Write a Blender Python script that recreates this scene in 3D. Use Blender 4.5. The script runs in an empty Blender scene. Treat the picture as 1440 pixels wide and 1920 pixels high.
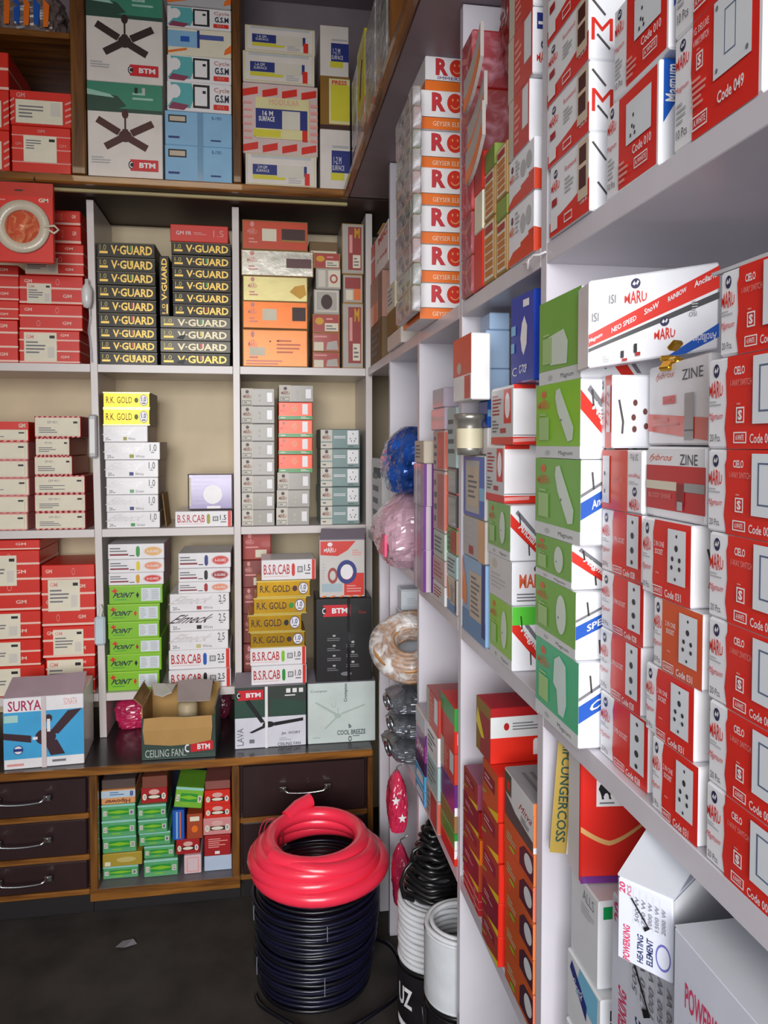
import bpy, math, random
from mathutils import Vector, Matrix
random.seed(7)
SC = bpy.context.scene
COL = SC.collection
R = math.radians

# ------------------------------------------------------------------ camera
FPX, YAW, PITCH, CAMZ = 1400.0, R(9.33), R(2.0), 1.55
PCV = 960 - 81
cam_data = bpy.data.cameras.new('camera')
cam_data.sensor_width = 36.0
cam_data.lens = FPX / 1920 * 36.0
cam_data.shift_y = -81 / 1920
cam_data.clip_start = 0.02
cam = bpy.data.objects.new('camera', cam_data)
cam.location = (0, 0, CAMZ)
cam.rotation_euler = (R(90) - PITCH, 0, -YAW)
COL.objects.link(cam)
SC.camera = cam

# ------------------------------------------------------------------ world, light, exposure
world = bpy.data.worlds.new('world')
SC.world = world
world.use_nodes = True
world.node_tree.nodes['Background'].inputs[0].default_value = (0.80, 0.88, 1.0, 1)
world.node_tree.nodes['Background'].inputs[1].default_value = 0.2

def area(name, loc, rot, sx, sy, power, color):
    l = bpy.data.lights.new(name, 'AREA')
    l.shape = 'RECTANGLE'; l.size = sx; l.size_y = sy; l.energy = power; l.color = color
    o = bpy.data.objects.new(name, l); o.location = loc; o.rotation_euler = rot
    COL.objects.link(o)
    return o
# daylight through the open shop front behind the camera, and an added warm fill from above, no fixture seen
sun_door = area('shopfront_daylight', (-0.40, -1.45, 1.80), (R(74), 0, R(-7)), 1.7, 1.6, 24, (0.985, 0.98, 0.985))
sun_door.data.spread = R(88)
area('warm_ceiling_fill', (-0.55, 0.9, 3.0), (R(25), 0, 0), 0.9, 0.1, 2.2, (1.0, 0.82, 0.58))
SC.view_settings.view_transform = 'Standard'
SC.view_settings.look = 'None'
SC.view_settings.gamma = 1.0
SC.view_settings.exposure = 0.55
try: SC.view_settings.use_curve_mapping = False
except Exception: pass

# ------------------------------------------------------------------ pixel -> place
_F = Vector((math.sin(YAW)*math.cos(PITCH), math.cos(YAW)*math.cos(PITCH), -math.sin(PITCH)))
_R = Vector((math.cos(YAW), -math.sin(YAW), 0))
_U = _R.cross(_F)
def ray(u, v): return _F + _R*((u-720)/FPX) + _U*((PCV-v)/FPX)
def atY(u, v, Y):
    d = ray(u, v); k = Y/d.y
    return Vector((d.x*k, Y, CAMZ+d.z*k))
def atX(u, v, X):
    d = ray(u, v); k = X/d.x
    return Vector((X, d.y*k, CAMZ+d.z*k))
def atZ(u, v, Z):
    d = ray(u, v); k = (Z-CAMZ)/d.z
    return Vector((d.x*k, d.y*k, Z))

# ------------------------------------------------------------------ materials
_mats = {}
def lin(c): return c/12.92 if c <= .04045 else ((c+.055)/1.055)**2.4
def M(name, hexc, rough=.45, metal=0., var=.10, coat=0., scale=9., bump=.0, alpha=1.):
    if name in _mats: return _mats[name]
    m = bpy.data.materials.new(name); m.use_nodes = True
    nt = m.node_tree; b = nt.nodes['Principled BSDF']
    c = [lin(int(hexc[i:i+2], 16)/255) for i in (0, 2, 4)]
    tc = nt.nodes.new('ShaderNodeTexCoord'); no = nt.nodes.new('ShaderNodeTexNoise')
    no.inputs['Scale'].default_value = scale; no.inputs['Detail'].default_value = 4
    nt.links.new(tc.outputs['Object'], no.inputs['Vector'])
    cr = nt.nodes.new('ShaderNodeValToRGB')
    cr.color_ramp.elements[0].position = .3; cr.color_ramp.elements[1].position = .7
    cr.color_ramp.elements[0].color = tuple(max(0, x*(1-var)) for x in c)+(1,)
    cr.color_ramp.elements[1].color = tuple(min(1, x*(1+var*.6)) for x in c)+(1,)
    nt.links.new(no.outputs['Fac'], cr.inputs['Fac'])
    nt.links.new(cr.outputs['Color'], b.inputs['Base Color'])
    b.inputs['Roughness'].default_value = rough
    b.inputs['Metallic'].default_value = metal
    b.inputs['Coat Weight'].default_value = coat
    b.inputs['Coat Roughness'].default_value = .12
    b.inputs['Alpha'].default_value = alpha
    if bump:
        bp = nt.nodes.new('ShaderNodeBump'); bp.inputs['Strength'].default_value = bump
        bp.inputs['Distance'].default_value = .004
        nt.links.new(no.outputs['Fac'], bp.inputs['Height']); nt.links.new(bp.outputs['Normal'], b.inputs['Normal'])
    _mats[name] = m
    return m
def film(name, hexc='f4f6f8', amount=.22):
    """thin clear plastic: mostly see-through, with a glossy skin"""
    if name in _mats: return _mats[name]
    m = bpy.data.materials.new(name); m.use_nodes = True
    nt = m.node_tree; b = nt.nodes['Principled BSDF']
    c = [lin(int(hexc[i:i+2], 16)/255) for i in (0, 2, 4)]
    b.inputs['Base Color'].default_value = (*c, 1); b.inputs['Roughness'].default_value = .15
    tr = nt.nodes.new('ShaderNodeBsdfTransparent'); tr.inputs[0].default_value = tuple(.5+.5*x for x in c)+(1,)
    mx = nt.nodes.new('ShaderNodeMixShader')
    tc = nt.nodes.new('ShaderNodeTexCoord'); no = nt.nodes.new('ShaderNodeTexNoise')
    no.inputs['Scale'].default_value = 22; no.inputs['Detail'].default_value = 3; no.inputs['Distortion'].default_value = 1.5
    nt.links.new(tc.outputs['Object'], no.inputs['Vector'])
    mr = nt.nodes.new('ShaderNodeMapRange')
    mr.inputs['From Min'].default_value = .45; mr.inputs['From Max'].default_value = .7
    mr.inputs['To Min'].default_value = amount*.5; mr.inputs['To Max'].default_value = min(1, amount*2.2)
    nt.links.new(no.outputs['Fac'], mr.inputs['Value']); nt.links.new(mr.outputs['Result'], mx.inputs['Fac'])
    bp = nt.nodes.new('ShaderNodeBump'); bp.inputs['Strength'].default_value = .6; bp.inputs['Distance'].default_value = .01
    nt.links.new(no.outputs['Fac'], bp.inputs['Height']); nt.links.new(bp.outputs['Normal'], b.inputs['Normal'])
    nt.links.new(tr.outputs[0], mx.inputs[1]); nt.links.new(b.outputs[0], mx.inputs[2])
    nt.links.new(mx.outputs[0], nt.nodes['Material Output'].inputs['Surface'])
    _mats[name] = m
    return m
def wood(name, h1, h2, rough=.4, coat=.2, axis=0, sc=6.):
    if name in _mats: return _mats[name]
    m = bpy.data.materials.new(name); m.use_nodes = True
    nt = m.node_tree; b = nt.nodes['Principled BSDF']
    tc = nt.nodes.new('ShaderNodeTexCoord'); mp = nt.nodes.new('ShaderNodeMapping')
    s = [sc*6]*3; s[axis] = sc*.5
    mp.inputs['Scale'].default_value = s
    no = nt.nodes.new('ShaderNodeTexNoise'); no.inputs['Scale'].default_value = 1.; no.inputs['Detail'].default_value = 6
    no.inputs['Distortion'].default_value = .8
    cr = nt.nodes.new('ShaderNodeValToRGB')
    for e, h in zip(cr.color_ramp.elements, (h1, h2)):
        e.color = tuple(lin(int(h[i:i+2], 16)/255) for i in (0, 2, 4))+(1,)
    cr.color_ramp.elements[0].position = .35; cr.color_ramp.elements[1].position = .68
    nt.links.new(tc.outputs['Object'], mp.inputs['Vector']); nt.links.new(mp.outputs['Vector'], no.inputs['Vector'])
    nt.links.new(no.outputs['Fac'], cr.inputs['Fac']); nt.links.new(cr.outputs['Color'], b.inputs['Base Color'])
    b.inputs['Roughness'].default_value = rough; b.inputs['Coat Weight'].default_value = coat
    _mats[name] = m
    return m

WHITE = M('white_board', 'eeecee', .35, coat=.2)
PAPER = M('white_paper', 'eae8e6', .6)
CREAM = M('cream_paper', 'e6dfc8', .6)
RED = M('red_print', 'd92a1a', .42, coat=.12)
DRED = M('dark_red_print', 'a8181c', .45, coat=.2)
OLDRED = M('faded_red_print', 'b04038', .5, coat=.3)
ORANGE = M('orange_print', 'ec7420', .4, coat=.3)
YEL = M('yellow_print', 'e6cf20', .4, coat=.2)
MUST = M('mustard_print', 'd8a010', .45)
BLK = M('black_print', '17161a', .5)
GREYT = M('grey_print', '77777c', .6)
LGREY = M('light_grey_print', 'b8b9bb', .5)
NAVY = M('navy_print', '22307c', .45)
BLUE = M('blue_print', '1c58b8', .4, coat=.25)
LBLUE = M('light_blue_print', '86b8dc', .45)
SKY = M('sky_blue_print', '44a8dc', .4, coat=.3)
TEAL = M('teal_print', '3c9a84', .45, coat=.2)
GREEN = M('green_print', '2c9438', .4, coat=.25)
LIME = M('lime_print', '86c428', .4, coat=.3)
LEAF = M('leaf_green_print', '74b048', .4, coat=.3)
MINT = M('mint_green_print', '48b888', .4, coat=.3)
PURPLE = M('purple_print', '6c2c80', .35, coat=.4)
LILAC = M('lilac_print', 'a898c8', .3, coat=.6)
PINK = M('pink_print', 'e8557c', .4, coat=.3)
PALER = M('pale_red_print', 'e59a94', .5)
BROWN = M('brown_card', '94703f', .75, bump=.2)
TAN = M('tan_card', 'b28b52', .8, bump=.3)
DKBROWN = M('dark_brown_print', '3c1c18', .5)
GREYC = M('grey_card', 'b4b0a8', .55, coat=.3)
TEALG = M('teal_grey_print', '7f9896', .5, coat=.2)
SILVER = M('silver_foil', 'c4c0b4', .25, metal=.7, bump=.3, scale=20)
GOLD = M('gold_foil', 'd0a030', .3, metal=.85, var=.25, bump=.2)
GOLDTXT = M('gold_lettering', 'dcb85c', .42, metal=.4)
OLIVE = M('black_olive_card', '26221a', .5, coat=.08)
BLACKC = M('matt_black_card', '1a191b', .4, coat=.2)
DGREEN = M('dark_green_print', '2c4c40', .4, coat=.2)
STEEL = M('steel', 'b8bcc0', .25, metal=1)
METALD = M('dull_steel', '80848a', .35, metal=.9)
CLEAR = film('clear_film')
CLEARP = film('clear_pink_film', 'f0b0c0', .3)
CLEARH = film('hazy_film', 'e4e4ea', .4)

# ------------------------------------------------------------------ text outlines
_txt = {}
def text_mesh(s, bold=.0):
    k = (s, bold)
    if k in _txt: return _txt[k]
    cu = bpy.data.curves.new('t', 'FONT'); cu.body = s; cu.size = 1; cu.resolution_u = 2
    cu.offset = bold; cu.fill_mode = 'FRONT'
    o = bpy.data.objects.new('t', cu); COL.objects.link(o)
    dg = bpy.context.evaluated_depsgraph_get(); dg.update()
    me = bpy.data.meshes.new_from_object(o.evaluated_get(dg))
    vs = [(v.co.x, v.co.y) for v in me.vertices]; fs = [tuple(p.vertices) for p in me.polygons]
    bpy.data.objects.remove(o); bpy.data.curves.remove(cu); bpy.data.meshes.remove(me)
    x0 = min(v[0] for v in vs); x1 = max(v[0] for v in vs); y0 = min(v[1] for v in vs); y1 = max(v[1] for v in vs)
    vs = [((x-x0)/(x1-x0), (y-y0)/(y1-y0)) for x, y in vs]
    _txt[k] = (vs, fs)
    return _txt[k]

# ------------------------------------------------------------------ mesh accumulator
class MB:
    def __init__(s): s.v = []; s.f = []; s.mi = []; s.mats = []; s.sm = []
    def slot(s, m):
        if m not in s.mats: s.mats.append(m)
        return s.mats.index(m)
    def add(s, vs, fs, m, smooth=False):
        b = len(s.v); k = s.slot(m); s.v.extend([tuple(v) for v in vs])
        for f in fs: s.f.append(tuple(b+i for i in f)); s.mi.append(k); s.sm.append(smooth)
    def box(s, c, h, m, b=.0015, mtx=None):
        """chamfered box, centre c, half sizes h"""
        b = min(b, *[x*.45 for x in h]); vs = []; idx = {}
        for sx in (-1, 1):
            for sy in (-1, 1):
                for sz in (-1, 1):
                    for ax in range(3):
                        sg = (sx, sy, sz)
                        p = [sg[i]*(h[i] if i == ax else h[i]-b) for i in range(3)]
                        idx[(sx, sy, sz, ax)] = len(vs); vs.append(Vector(p))
        fs = []
        S = (-1, 1)
        for ax in range(3):
            o1, o2 = [i for i in range(3) if i != ax]
            for sg in S:
                q = []
                for a, c2 in ((-1, -1), (1, -1), (1, 1), (-1, 1)):
                    t = [0, 0, 0]; t[ax] = sg; t[o1] = a; t[o2] = c2
                    q.append(idx[(*t, ax)])
                fs.append(q)
            for a in S:
                for c2 in S:
                    t1 = [0, 0, 0]; t1[o1] = a; t1[o2] = c2; t2 = list(t1); t1[ax] = -1; t2[ax] = 1
                    fs.append([idx[(*t1, o1)], idx[(*t2, o1)], idx[(*t2, o2)], idx[(*t1, o2)]])
        for sx in S:
            for sy in S:
                for sz in S: fs.append([idx[(sx, sy, sz, i)] for i in range(3)])
        out = []
        for f in fs:
            a, b2, c3 = vs[f[0]], vs[f[1]], vs[f[2]]
            n = (b2-a).cross(c3-a); ce = sum((vs[i] for i in f), Vector())/len(f)
            out.append(f if n.dot(ce) > 0 else f[::-1])
        c = Vector(c)
        vs = [v+c for v in vs]
        if mtx: vs = [mtx @ v for v in vs]
        s.add(vs, out, m)
    def tube(s, pts, r, m, n=8, closed=False, cap=True):
        pts = [Vector(p) for p in pts]; k = len(pts); rings = []
        rr = r if isinstance(r, (list, tuple)) else [r]*k
        prev = None
        for i, p in enumerate(pts):
            a = pts[(i-1) % k] if (closed or i) else p; c = pts[(i+1) % k] if (closed or i < k-1) else p
            t = (c-a).normalized()
            if prev is None:
                up = Vector((0, 0, 1)) if abs(t.z) < .9 else Vector((1, 0, 0))
                x = t.cross(up).normalized()
            else:
                x = (prev-t*prev.dot(t)).normalized()
            prev = x; y = t.cross(x)
            rings.append([p+x*(rr[i]*math.cos(2*math.pi*j/n))+y*(rr[i]*math.sin(2*math.pi*j/n)) for j in range(n)])
        vs = [v for q in rings for v in q]; fs = []
        for i in range(k if closed else k-1):
            i2 = (i+1) % k
            for j in range(n): fs.append((i*n+j, i*n+(j+1) % n, i2*n+(j+1) % n, i2*n+j))
        s.add(vs, fs, m, True)
        if cap and not closed:
            s.add(rings[0], [tuple(range(n))], m); s.add(rings[-1], [tuple(range(n))[::-1]], m)
    def lathe(s, prof, m, c=(0, 0, 0), n=24, mtx=None):
        vs = []; fs = []
        for r, z in prof:
            for j in range(n):
                a = 2*math.pi*j/n; vs.append(Vector((c[0]+r*math.cos(a), c[1]+r*math.sin(a), c[2]+z)))
        for i in range(len(prof)-1):
            for j in range(n): fs.append((i*n+j, i*n+(j+1) % n, (i+1)*n+(j+1) % n, (i+1)*n+j))
        if mtx: vs = [mtx @ v for v in vs]
        s.add(vs, fs, m, True)
    def build(s, name, parent=None):
        me = bpy.data.meshes.new(name); me.from_pydata(s.v, [], s.f)
        for m in s.mats: me.materials.append(m)
        me.polygons.foreach_set('material_index', s.mi)
        me.polygons.foreach_set('use_smooth', s.sm)
        me.update()
        o = bpy.data.objects.new(name, me); COL.objects.link(o)
        if parent: o.parent = parent
        return o

def tag(o, label=None, cat=None, group=None, kind=None):
    if label: o['label'] = label
    if cat: o['category'] = cat
    if group: o['group'] = group
    if kind: o['kind'] = kind
    return o
def empty(name, loc=(0, 0, 0), rz=0):
    o = bpy.data.objects.new(name, None); o.empty_display_size = .05
    o.location = loc; o.rotation_euler = (0, 0, rz); COL.objects.link(o)
    return o

# ------------------------------------------------------------------ cartons with printed faces
LAY = .00016
class Carton:
    """local frame: x along the front, y into the box, z up; front face at y=0, base at z=0, x centred"""
    def __init__(s, w, h, d, body):
        s.w, s.h, s.d = w, h, d
        s.meshes = {None: MB()}; s.cur = None; s.lay = {}; s.part_labels = {}
        s.meshes[None].box((0, d/2, h/2), (w/2, d/2, h/2), body, .002)
    def use(s, part=None):
        s.cur = part
        if part not in s.meshes: s.meshes[part] = MB()
        return s
    def P(s, face, a, b, off):
        w, h, d = s.w, s.h, s.d
        if face == 'F': return (-w/2+a*w, -off, b*h)
        if face == 'R': return (w/2+off, a*d, b*h)
        if face == 'L': return (-w/2-off, d-a*d, b*h)
        return (-w/2+a*w, b*d, h+off)
    def n(s, face):
        s.lay[face] = s.lay.get(face, 1)+1
        return s.lay[face]*LAY
    def p(s, face, pts, m, smooth=False):
        o = s.n(face)
        s.meshes[s.cur].add([s.P(face, a, b, o) for a, b in pts], [tuple(range(len(pts)))], m)
    def r(s, face, x0, y0, x1, y1, m): s.p(face, [(x0, y0), (x1, y0), (x1, y1), (x0, y1)], m)
    def e(s, face, cx, cy, rx, ry, m, n=20):
        s.p(face, [(cx+rx*math.cos(2*math.pi*i/n), cy+ry*math.sin(2*math.pi*i/n)) for i in range(n)], m)
    def ring(s, face, cx, cy, rx, ry, t, m, n=24, a0=0, a1=360):
        o = s.n(face); vs = []; fs = []; full = a1-a0 >= 360
        k = n if full else n+1
        for i in range(k):
            a = R(a0+(a1-a0)*i/n)
            for q in (1, 1-t): vs.append(s.P(face, cx+rx*q*math.cos(a), cy+ry*q*math.sin(a), o))
        for i in range(n):
            j = (i+1) % k
            fs.append((2*i, 2*j, 2*j+1, 2*i+1))
        s.meshes[s.cur].add(vs, fs, m)
    def frame(s, face, x0, y0, x1, y1, t, m, ty=None):
        ty = ty or t
        o = s.n(face)
        a = [(x0, y0), (x1, y0), (x1, y1), (x0, y1)]; b = [(x0+t, y0+ty), (x1-t, y0+ty), (x1-t, y1-ty), (x0+t, y1-ty)]
        s.meshes[s.cur].add([s.P(face, *q, o) for q in a+b], [(i, (i+1) % 4, 4+(i+1) % 4, 4+i) for i in range(4)], m)
    def t(s, face, x0, y0, x1, y1, txt, m, rot=0, bold=.0, skew=0., arch=0.):
        vs, fs = text_mesh(txt, bold); o = s.n(face); out = []
        for x, y in vs:
            x = x+skew*(y-.5)
            if arch: y = y + arch*((2*x-1)**2)*(.35-y)
            if rot == 90: x, y = 1-y, x
            elif rot == -90: x, y = y, 1-x
            elif rot == 180: x, y = 1-x, 1-y
            out.append(s.P(face, x0+x*(x1-x0), y0+y*(y1-y0), o))
        s.meshes[s.cur].add(out, fs, m)
    def lines(s, face, x0, y0, x1, y1, n, m, seed=1):
        rnd = random.Random(seed); o = s.n(face); vs = []; fs = []
        for i in range(n):
            t = (y1-y0)/n; yy = y1-t*(i+.75); xe = x0+(x1-x0)*rnd.uniform(.5, 1)
            b = len(vs)
            vs += [s.P(face, *q, o) for q in ((x0, yy), (xe, yy), (xe, yy+t*.45), (x0, yy+t*.45))]
            fs.append((b, b+1, b+2, b+3))
        s.meshes[s.cur].add(vs, fs, m)
    def sticker(s, face, x0, y0, x1, y1, m, part='label'):
        s.use(part); s.r(face, x0, y0, x1, y1, m)
    def place(s, name, loc, rz=0, roll=0., lean=0.):
        """roll: turn about the local depth axis; lean: about the local x axis"""
        has = len(s.meshes) > 1
        if has:
            root = empty(name, loc, rz)
            for k, mb in s.meshes.items(): mb.build((k or 'carton').split('#')[0], root)
        else:
            root = s.meshes[None].build(name); root.location = loc; root.rotation_euler = (0, 0, rz)
        if roll or lean:
            root.rotation_euler = (Matrix.Rotation(rz, 4, 'Z') @ Matrix.Rotation(lean, 4, 'X') @ Matrix.Rotation(roll, 4, 'Y')).to_euler()
        return root

def stack_label(desc, od, where):
    if not od: return f'{desc} {where}'
    cut = lambda t: t.replace(' with a ', ' with ').replace(' with an ', ' with ').replace(' on its end', ' on end')
    for d, o in ((desc, od), (cut(desc), od), (desc, od.replace('from top', 'down')), (cut(desc), od.replace('from top', 'down'))):
        L = f'{d}, {o} in {where}'
        if len(L.split()) <= 16: break
    return L
def clampx(x0, x1, blocks, m=.0035):
    c = (x0+x1)/2
    for b0, b1 in blocks:
        if c > (b0+b1)/2: x0 = max(x0, b1+m)
        else: x1 = min(x1, b0-m)
    return x0, x1
def ordinal(i, n):
    if n == 1: return ''
    if i == 0: return 'topmost'
    if i == n-1: return 'lowest'
    w = ['', 'second', 'third', 'fourth', 'fifth', 'sixth', 'seventh', 'eighth', 'ninth', 'tenth']
    return w[i]+' from top'
# ================================================================== the room
XL, XR, YB, YF, ZC = -1.45, 0.73, 3.09, -1.6, 3.35
def slab(name, lo, hi, m, kind='structure'):
    b = MB(); c = [(a+q)/2 for a, q in zip(lo, hi)]; h = [(q-a)/2 for a, q in zip(lo, hi)]
    b.box((0, 0, 0), h, m, .001); o = b.build(name); o.location = c
    return tag(o, kind=kind)
FLOORM = M('dark_worn_floor', '3a3532', .75, var=.45, scale=7, bump=.5)
PLASTER = M('painted_plaster', 'b9aa90', .8, var=.08, scale=4)
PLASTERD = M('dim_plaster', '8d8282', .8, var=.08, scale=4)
slab('floor', (XL-.1, YF, -.06), (XR+.1, YB+.1, 0), FLOORM)
slab('wall_back', (XL-.1, YB, 0), (XR+.1, YB+.08, ZC), PLASTER)
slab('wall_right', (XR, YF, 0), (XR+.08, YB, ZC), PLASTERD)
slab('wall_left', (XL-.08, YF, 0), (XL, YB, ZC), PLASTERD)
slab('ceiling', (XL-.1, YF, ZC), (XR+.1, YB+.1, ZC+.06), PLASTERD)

# ================================================================== shelving on the back wall
LAM = M('white_laminate', 'd9d2cf', .35, var=.05, coat=.15)
LAMB = M('beige_back_panel', 'd8c6a4', .55, var=.10, scale=5)
YS, YBK = 2.75, 3.085                     # front edge and back of the shelves
ZA, ZB, ZL, ZT = 1.825, 1.245, .660, .50  # tops of the shelves and of the worktop
FIR = wood('varnished_wood', '5a3410', 'a0682a', .3, .4, 0)
FIRV = wood('varnished_wood_upright', '4c2c10', '855420', .35, .3, 2)
def upx(u, v=800): return atY(u, v, YS).x
PX = [-1.16, upx(181.), upx(444), upx(692)]
def pxz(i, z):
    return PX[i]+(.0115*(.9-z)+.0045 if i == 1 else 0)   # the second upright leans a little
def shelf_blocks(z): return [(pxz(i, z)-.0125, pxz(i, z)+.0125) for i in range(4)]
root = empty('shelf_unit', (0, YBK, 0))
tag(root, 'white laminate shelving with three open rows built along the back wall', 'shelves')
def child(name, parent, lo, hi, m, bev=.001):
    """a box given in world coordinates, as a child of an unrotated parent"""
    b = MB(); c = [(a+q)/2 for a, q in zip(lo, hi)]; h = [(q-a)/2 for a, q in zip(lo, hi)]
    b.box((0, 0, 0), h, m, bev); o = b.build(name, parent); o.location = Vector(c)-Vector(parent.location)
    return o
for i, x in enumerate(PX):
    o = child('upright', root, (x-.012, YS, ZT+.001), (x+.012, YBK-.012, 2.392), LAM)
    for v in o.data.vertices: v.co.x += pxz(i, v.co.z+(ZT+2.393)/2)-x
for i in range(3):
    for z in (ZA, ZB, ZL):
        child('shelf_board', root, (pxz(i, z)+.0128, YS, z-.028), (pxz(i+1, z)-.0128, YBK-.012, z), LAM)
child('back_panel', root, (PX[0], YBK-.011, ZT+.001), (PX[3], YBK, 2.392), LAMB)

# upper cupboard in varnished wood over the shelves
YU, ZU = 2.60, 2.40
upc = empty('wall_cupboard', (0, YBK, ZU)); tag(upc, 'open wooden upper cupboard with varnished edges above the white back shelves', 'cupboard')
DKLAM = M('dim_lilac_laminate', '8c8088', .5)
DKB = M('dark_brown_laminate', '4a3a36', .5)
xr_up = atY(655, 360, YU).x
child('bottom_board', upc, (-1.35, YU+.022, ZU), (XR-.01, YBK, ZU+.02), DKB)
child('edge_rail', upc, (-1.35, YU, ZU-.002), (xr_up, YU+.022, ZU+.027), FIR, .006)
for u in (146, 444):
    x = atY(u, 200, YU).x
    child('upright', upc, (x-.022 if u < 200 else x-.014, YU, ZU+.0275), (x+.022 if u < 200 else x+.014, YBK-.012, ZC-.02), FIRV, .003)
x146 = atY(146, 200, YU).x; x444 = atY(444, 200, YU).x
child('back_panel', upc, (-1.35, YBK-.011, ZU+.0205), (XR-.01, YBK, ZC-.02), DKLAM)
zt = atY(60, 55, YU).z
child('middle_shelf', upc, (-1.35, YU, zt-.02), (x146-.0225, YBK-.012, zt), FIR, .003)
zt2 = atY(550, 0, 3.05).z
child('inner_shelf', upc, (atY(444, 10, YU).x+.0145, YU+.05, zt2+.0), (XR-.01, YBK-.012, zt2+.02), DKLAM)
child('cable_batten', upc, (atY(100, 362, 2.66).x, 2.655, ZU-.012), (xr_up, 2.67, ZU-.001), M('yellowed_batten', 'b7a878', .5), .002)

# upper cupboard along the right wall
XUC = .285
rup = empty('wall_cupboard', (XR, 1.5, ZU)); tag(rup, 'wooden edged upper cupboard running along the right wall above the hanging packs', 'cupboard')
child('bottom_board', rup, (XUC+.022, .55, ZU), (XR-.001, YU-.001, ZU+.02), DKLAM)
child('edge_rail', rup, (XUC, .55, ZU-.002), (XUC+.022, YU-.001, ZU+.03), FIR if False else wood('varnished_wood_rail', '5a3410', 'a0682a', .3, .4, 1), .006)
for y in (.56, 1.65):
    child('upright', rup, (XUC, y, ZU+.031), (XR-.001, y+.025, ZC-.02), FIRV, .003)

# ================================================================== shelving on the right wall
XS = .39
DY = [2.27, 1.84, 1.44, 1.00]
rr = empty('shelf_unit', (XR, 1.4, 0)); tag(rr, 'white laminate shelving packed with cartons along the right wall', 'shelves')
LAMW = M('bright_white_laminate', 'd2ced6', .35, var=.05, coat=.15)
ZR = {0: 1.228, 1: 1.212, 2: 1.198, 3: 1.188, 4: 1.178}
ylo = [2.27, 1.84, 1.44, 1.00, -.2]; yhi = [2.745, 2.27, 1.84, 1.44, 1.00]
for y in DY: child('upright', rr, (XS, y-.011, .001), (XR-.001, y+.011, 2.398), LAMW)
child('upright', rr, (XS, -.222, .001), (XR-.001, -.2, 2.398), LAMW)
child('upright', rr, (XS-.012, 2.385, .001), (XR-.001, 2.405, ZR[0]-.03), LAMW)
for i in range(5):
    a, b = ylo[i]+.0115, yhi[i]-.0115
    child('shelf_board', rr, (XS, a, ZA-.028), (XR-.001, b, ZA), LAMW)
    child('shelf_board', rr, (XS, a if i else 2.4055, ZR[i]-.028), (XR-.001, b, ZR[i]), LAMW)
    if i in (1, 2, 3, 4): child('shelf_board', rr, (XS, a, .652), (XR-.001, b, .68), LAMW)
child('back_panel', rr, (XR-.001, -.2, .001), (XR-.0002, 2.74, 2.398), LAMW)

# ================================================================== the low counter
YC, YK = 2.49, 3.08
CT = M('dark_laminate_worktop', '221d20', .32, coat=.3, var=.15)
DRK = M('dark_maroon_laminate', '2e1a1c', .38, coat=.2, var=.2)
XCR = .372
wt = empty('worktop', (0, YC, ZT)); tag(wt, 'dark laminate worktop with a wooden edge under the back shelves', 'worktop')
child('board', wt, (-1.4, YC+.018, ZT-.022), (XCR, YK, ZT), CT)
child('wooden_edge', wt, (-1.4, YC, ZT-.024), (XCR, YC+.018, ZT+.002), FIR, .005)
FW = wood('varnished_stile', '4c2c10', '8a5822', .35, .3, 2)
def pz(u, v): return atY(u, v, YC).z
def px(u, v=1550): return atY(u, v, YC).x
zb0 = .085
XD1, XD2 = px(176), px(442)
HND = M('chrome_handle', 'c8ccd0', .22, metal=1.)
def handle(parent, x, z, w):
    b = MB()
    pts = []
    for i in range(17):
        t = -1+2*i/16; pts.append((t*w*.36, -.024-.004*(1-t*t)*0, -.004*(1-t*t)))
    b.tube(pts, .0035, HND, 8)
    for s in (-1, 1):
        b.tube([(s*w*.36, -.024, 0), (s*w*.43, -.022, .006), (s*w*.46, 0, .004)], [.0035, .006, .004], HND, 8)
        b.box((s*w*.465, -.003, .003), (.012, .004, .008), HND, .002)
    o = b.build('handle', parent); o.location = (x, -.0185, z)
    return o
def drawer_unit(name, label, xa, xb, rows, hx, keyrow=None):
    t = empty(name, (0, YC, 0)); tag(t, label, 'drawer cabinet')
    child('carcass', t, (xa, YC+.018, zb0), (xb, YK, ZT-.025), DRK)
    child('plinth', t, (xa, YC+.05, .001), (xb, YK, zb0-.001), M('black_plinth', '1b1718', .6))
    for i, (z0, z1) in enumerate(rows):
        d = empty('drawer', (0, 0, 0)); d.parent = t
        b = MB(); b.box(((xa+xb)/2, .008, (z0+z1)/2), ((xb-xa)/2-.008, .008, (z1-z0)/2), DRK, .003); b.build('drawer_front', d)
        handle(d, hx, (z0+z1)/2+.008, .16)
        if keyrow == i:
            b = MB(); b.lathe([(.0, -.006), (.006, -.006), (.006, 0)], HND, n=12, mtx=Matrix.Rotation(R(90), 4, 'X')); k = b.build('keyhole', d); k.location = (hx+.01, -.001, (z0+z1)/2+.028)
    zs = [r[0] for r in rows]
    for z0, z1 in rows: child('rail', t, (xa, YC-.002, z0-.02), (xb, YC+.017, z0-.002), FIR, .004)
    return t
za = ZT-.03
r3 = [(.358, .47), (.222, .336), (.108, .20)]
dl = drawer_unit('drawer_cabinet', 'dark maroon cabinet of three drawers at the left end of the counter', -1.39, XD1-.014, r3, atY(45, 1490, YC).x)
r2 = [(.30, .47), (.108, .28)]
dr = drawer_unit('drawer_cabinet', 'dark maroon drawer cabinet behind the pink hose coil', XD2+.014, XCR-.02, r2, atY(572, 1490, YC).x, 0)
child('stile', dr, (XCR-.019, YC, .09), (XCR, YC+.03, ZT-.025), FW, .003)
nc = empty('open_cabinet', (0, YC, 0)); tag(nc, 'open counter compartment with wooden posts holding battery boxes', 'cabinet')
child('post', nc, (XD1-.0135, YC, .088), (XD1+.012, YC+.03, ZT-.025), FW, .003)
child('post', nc, (XD2-.012, YC, .088), (XD2+.0135, YC+.03, ZT-.025), FW, .003)
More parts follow.
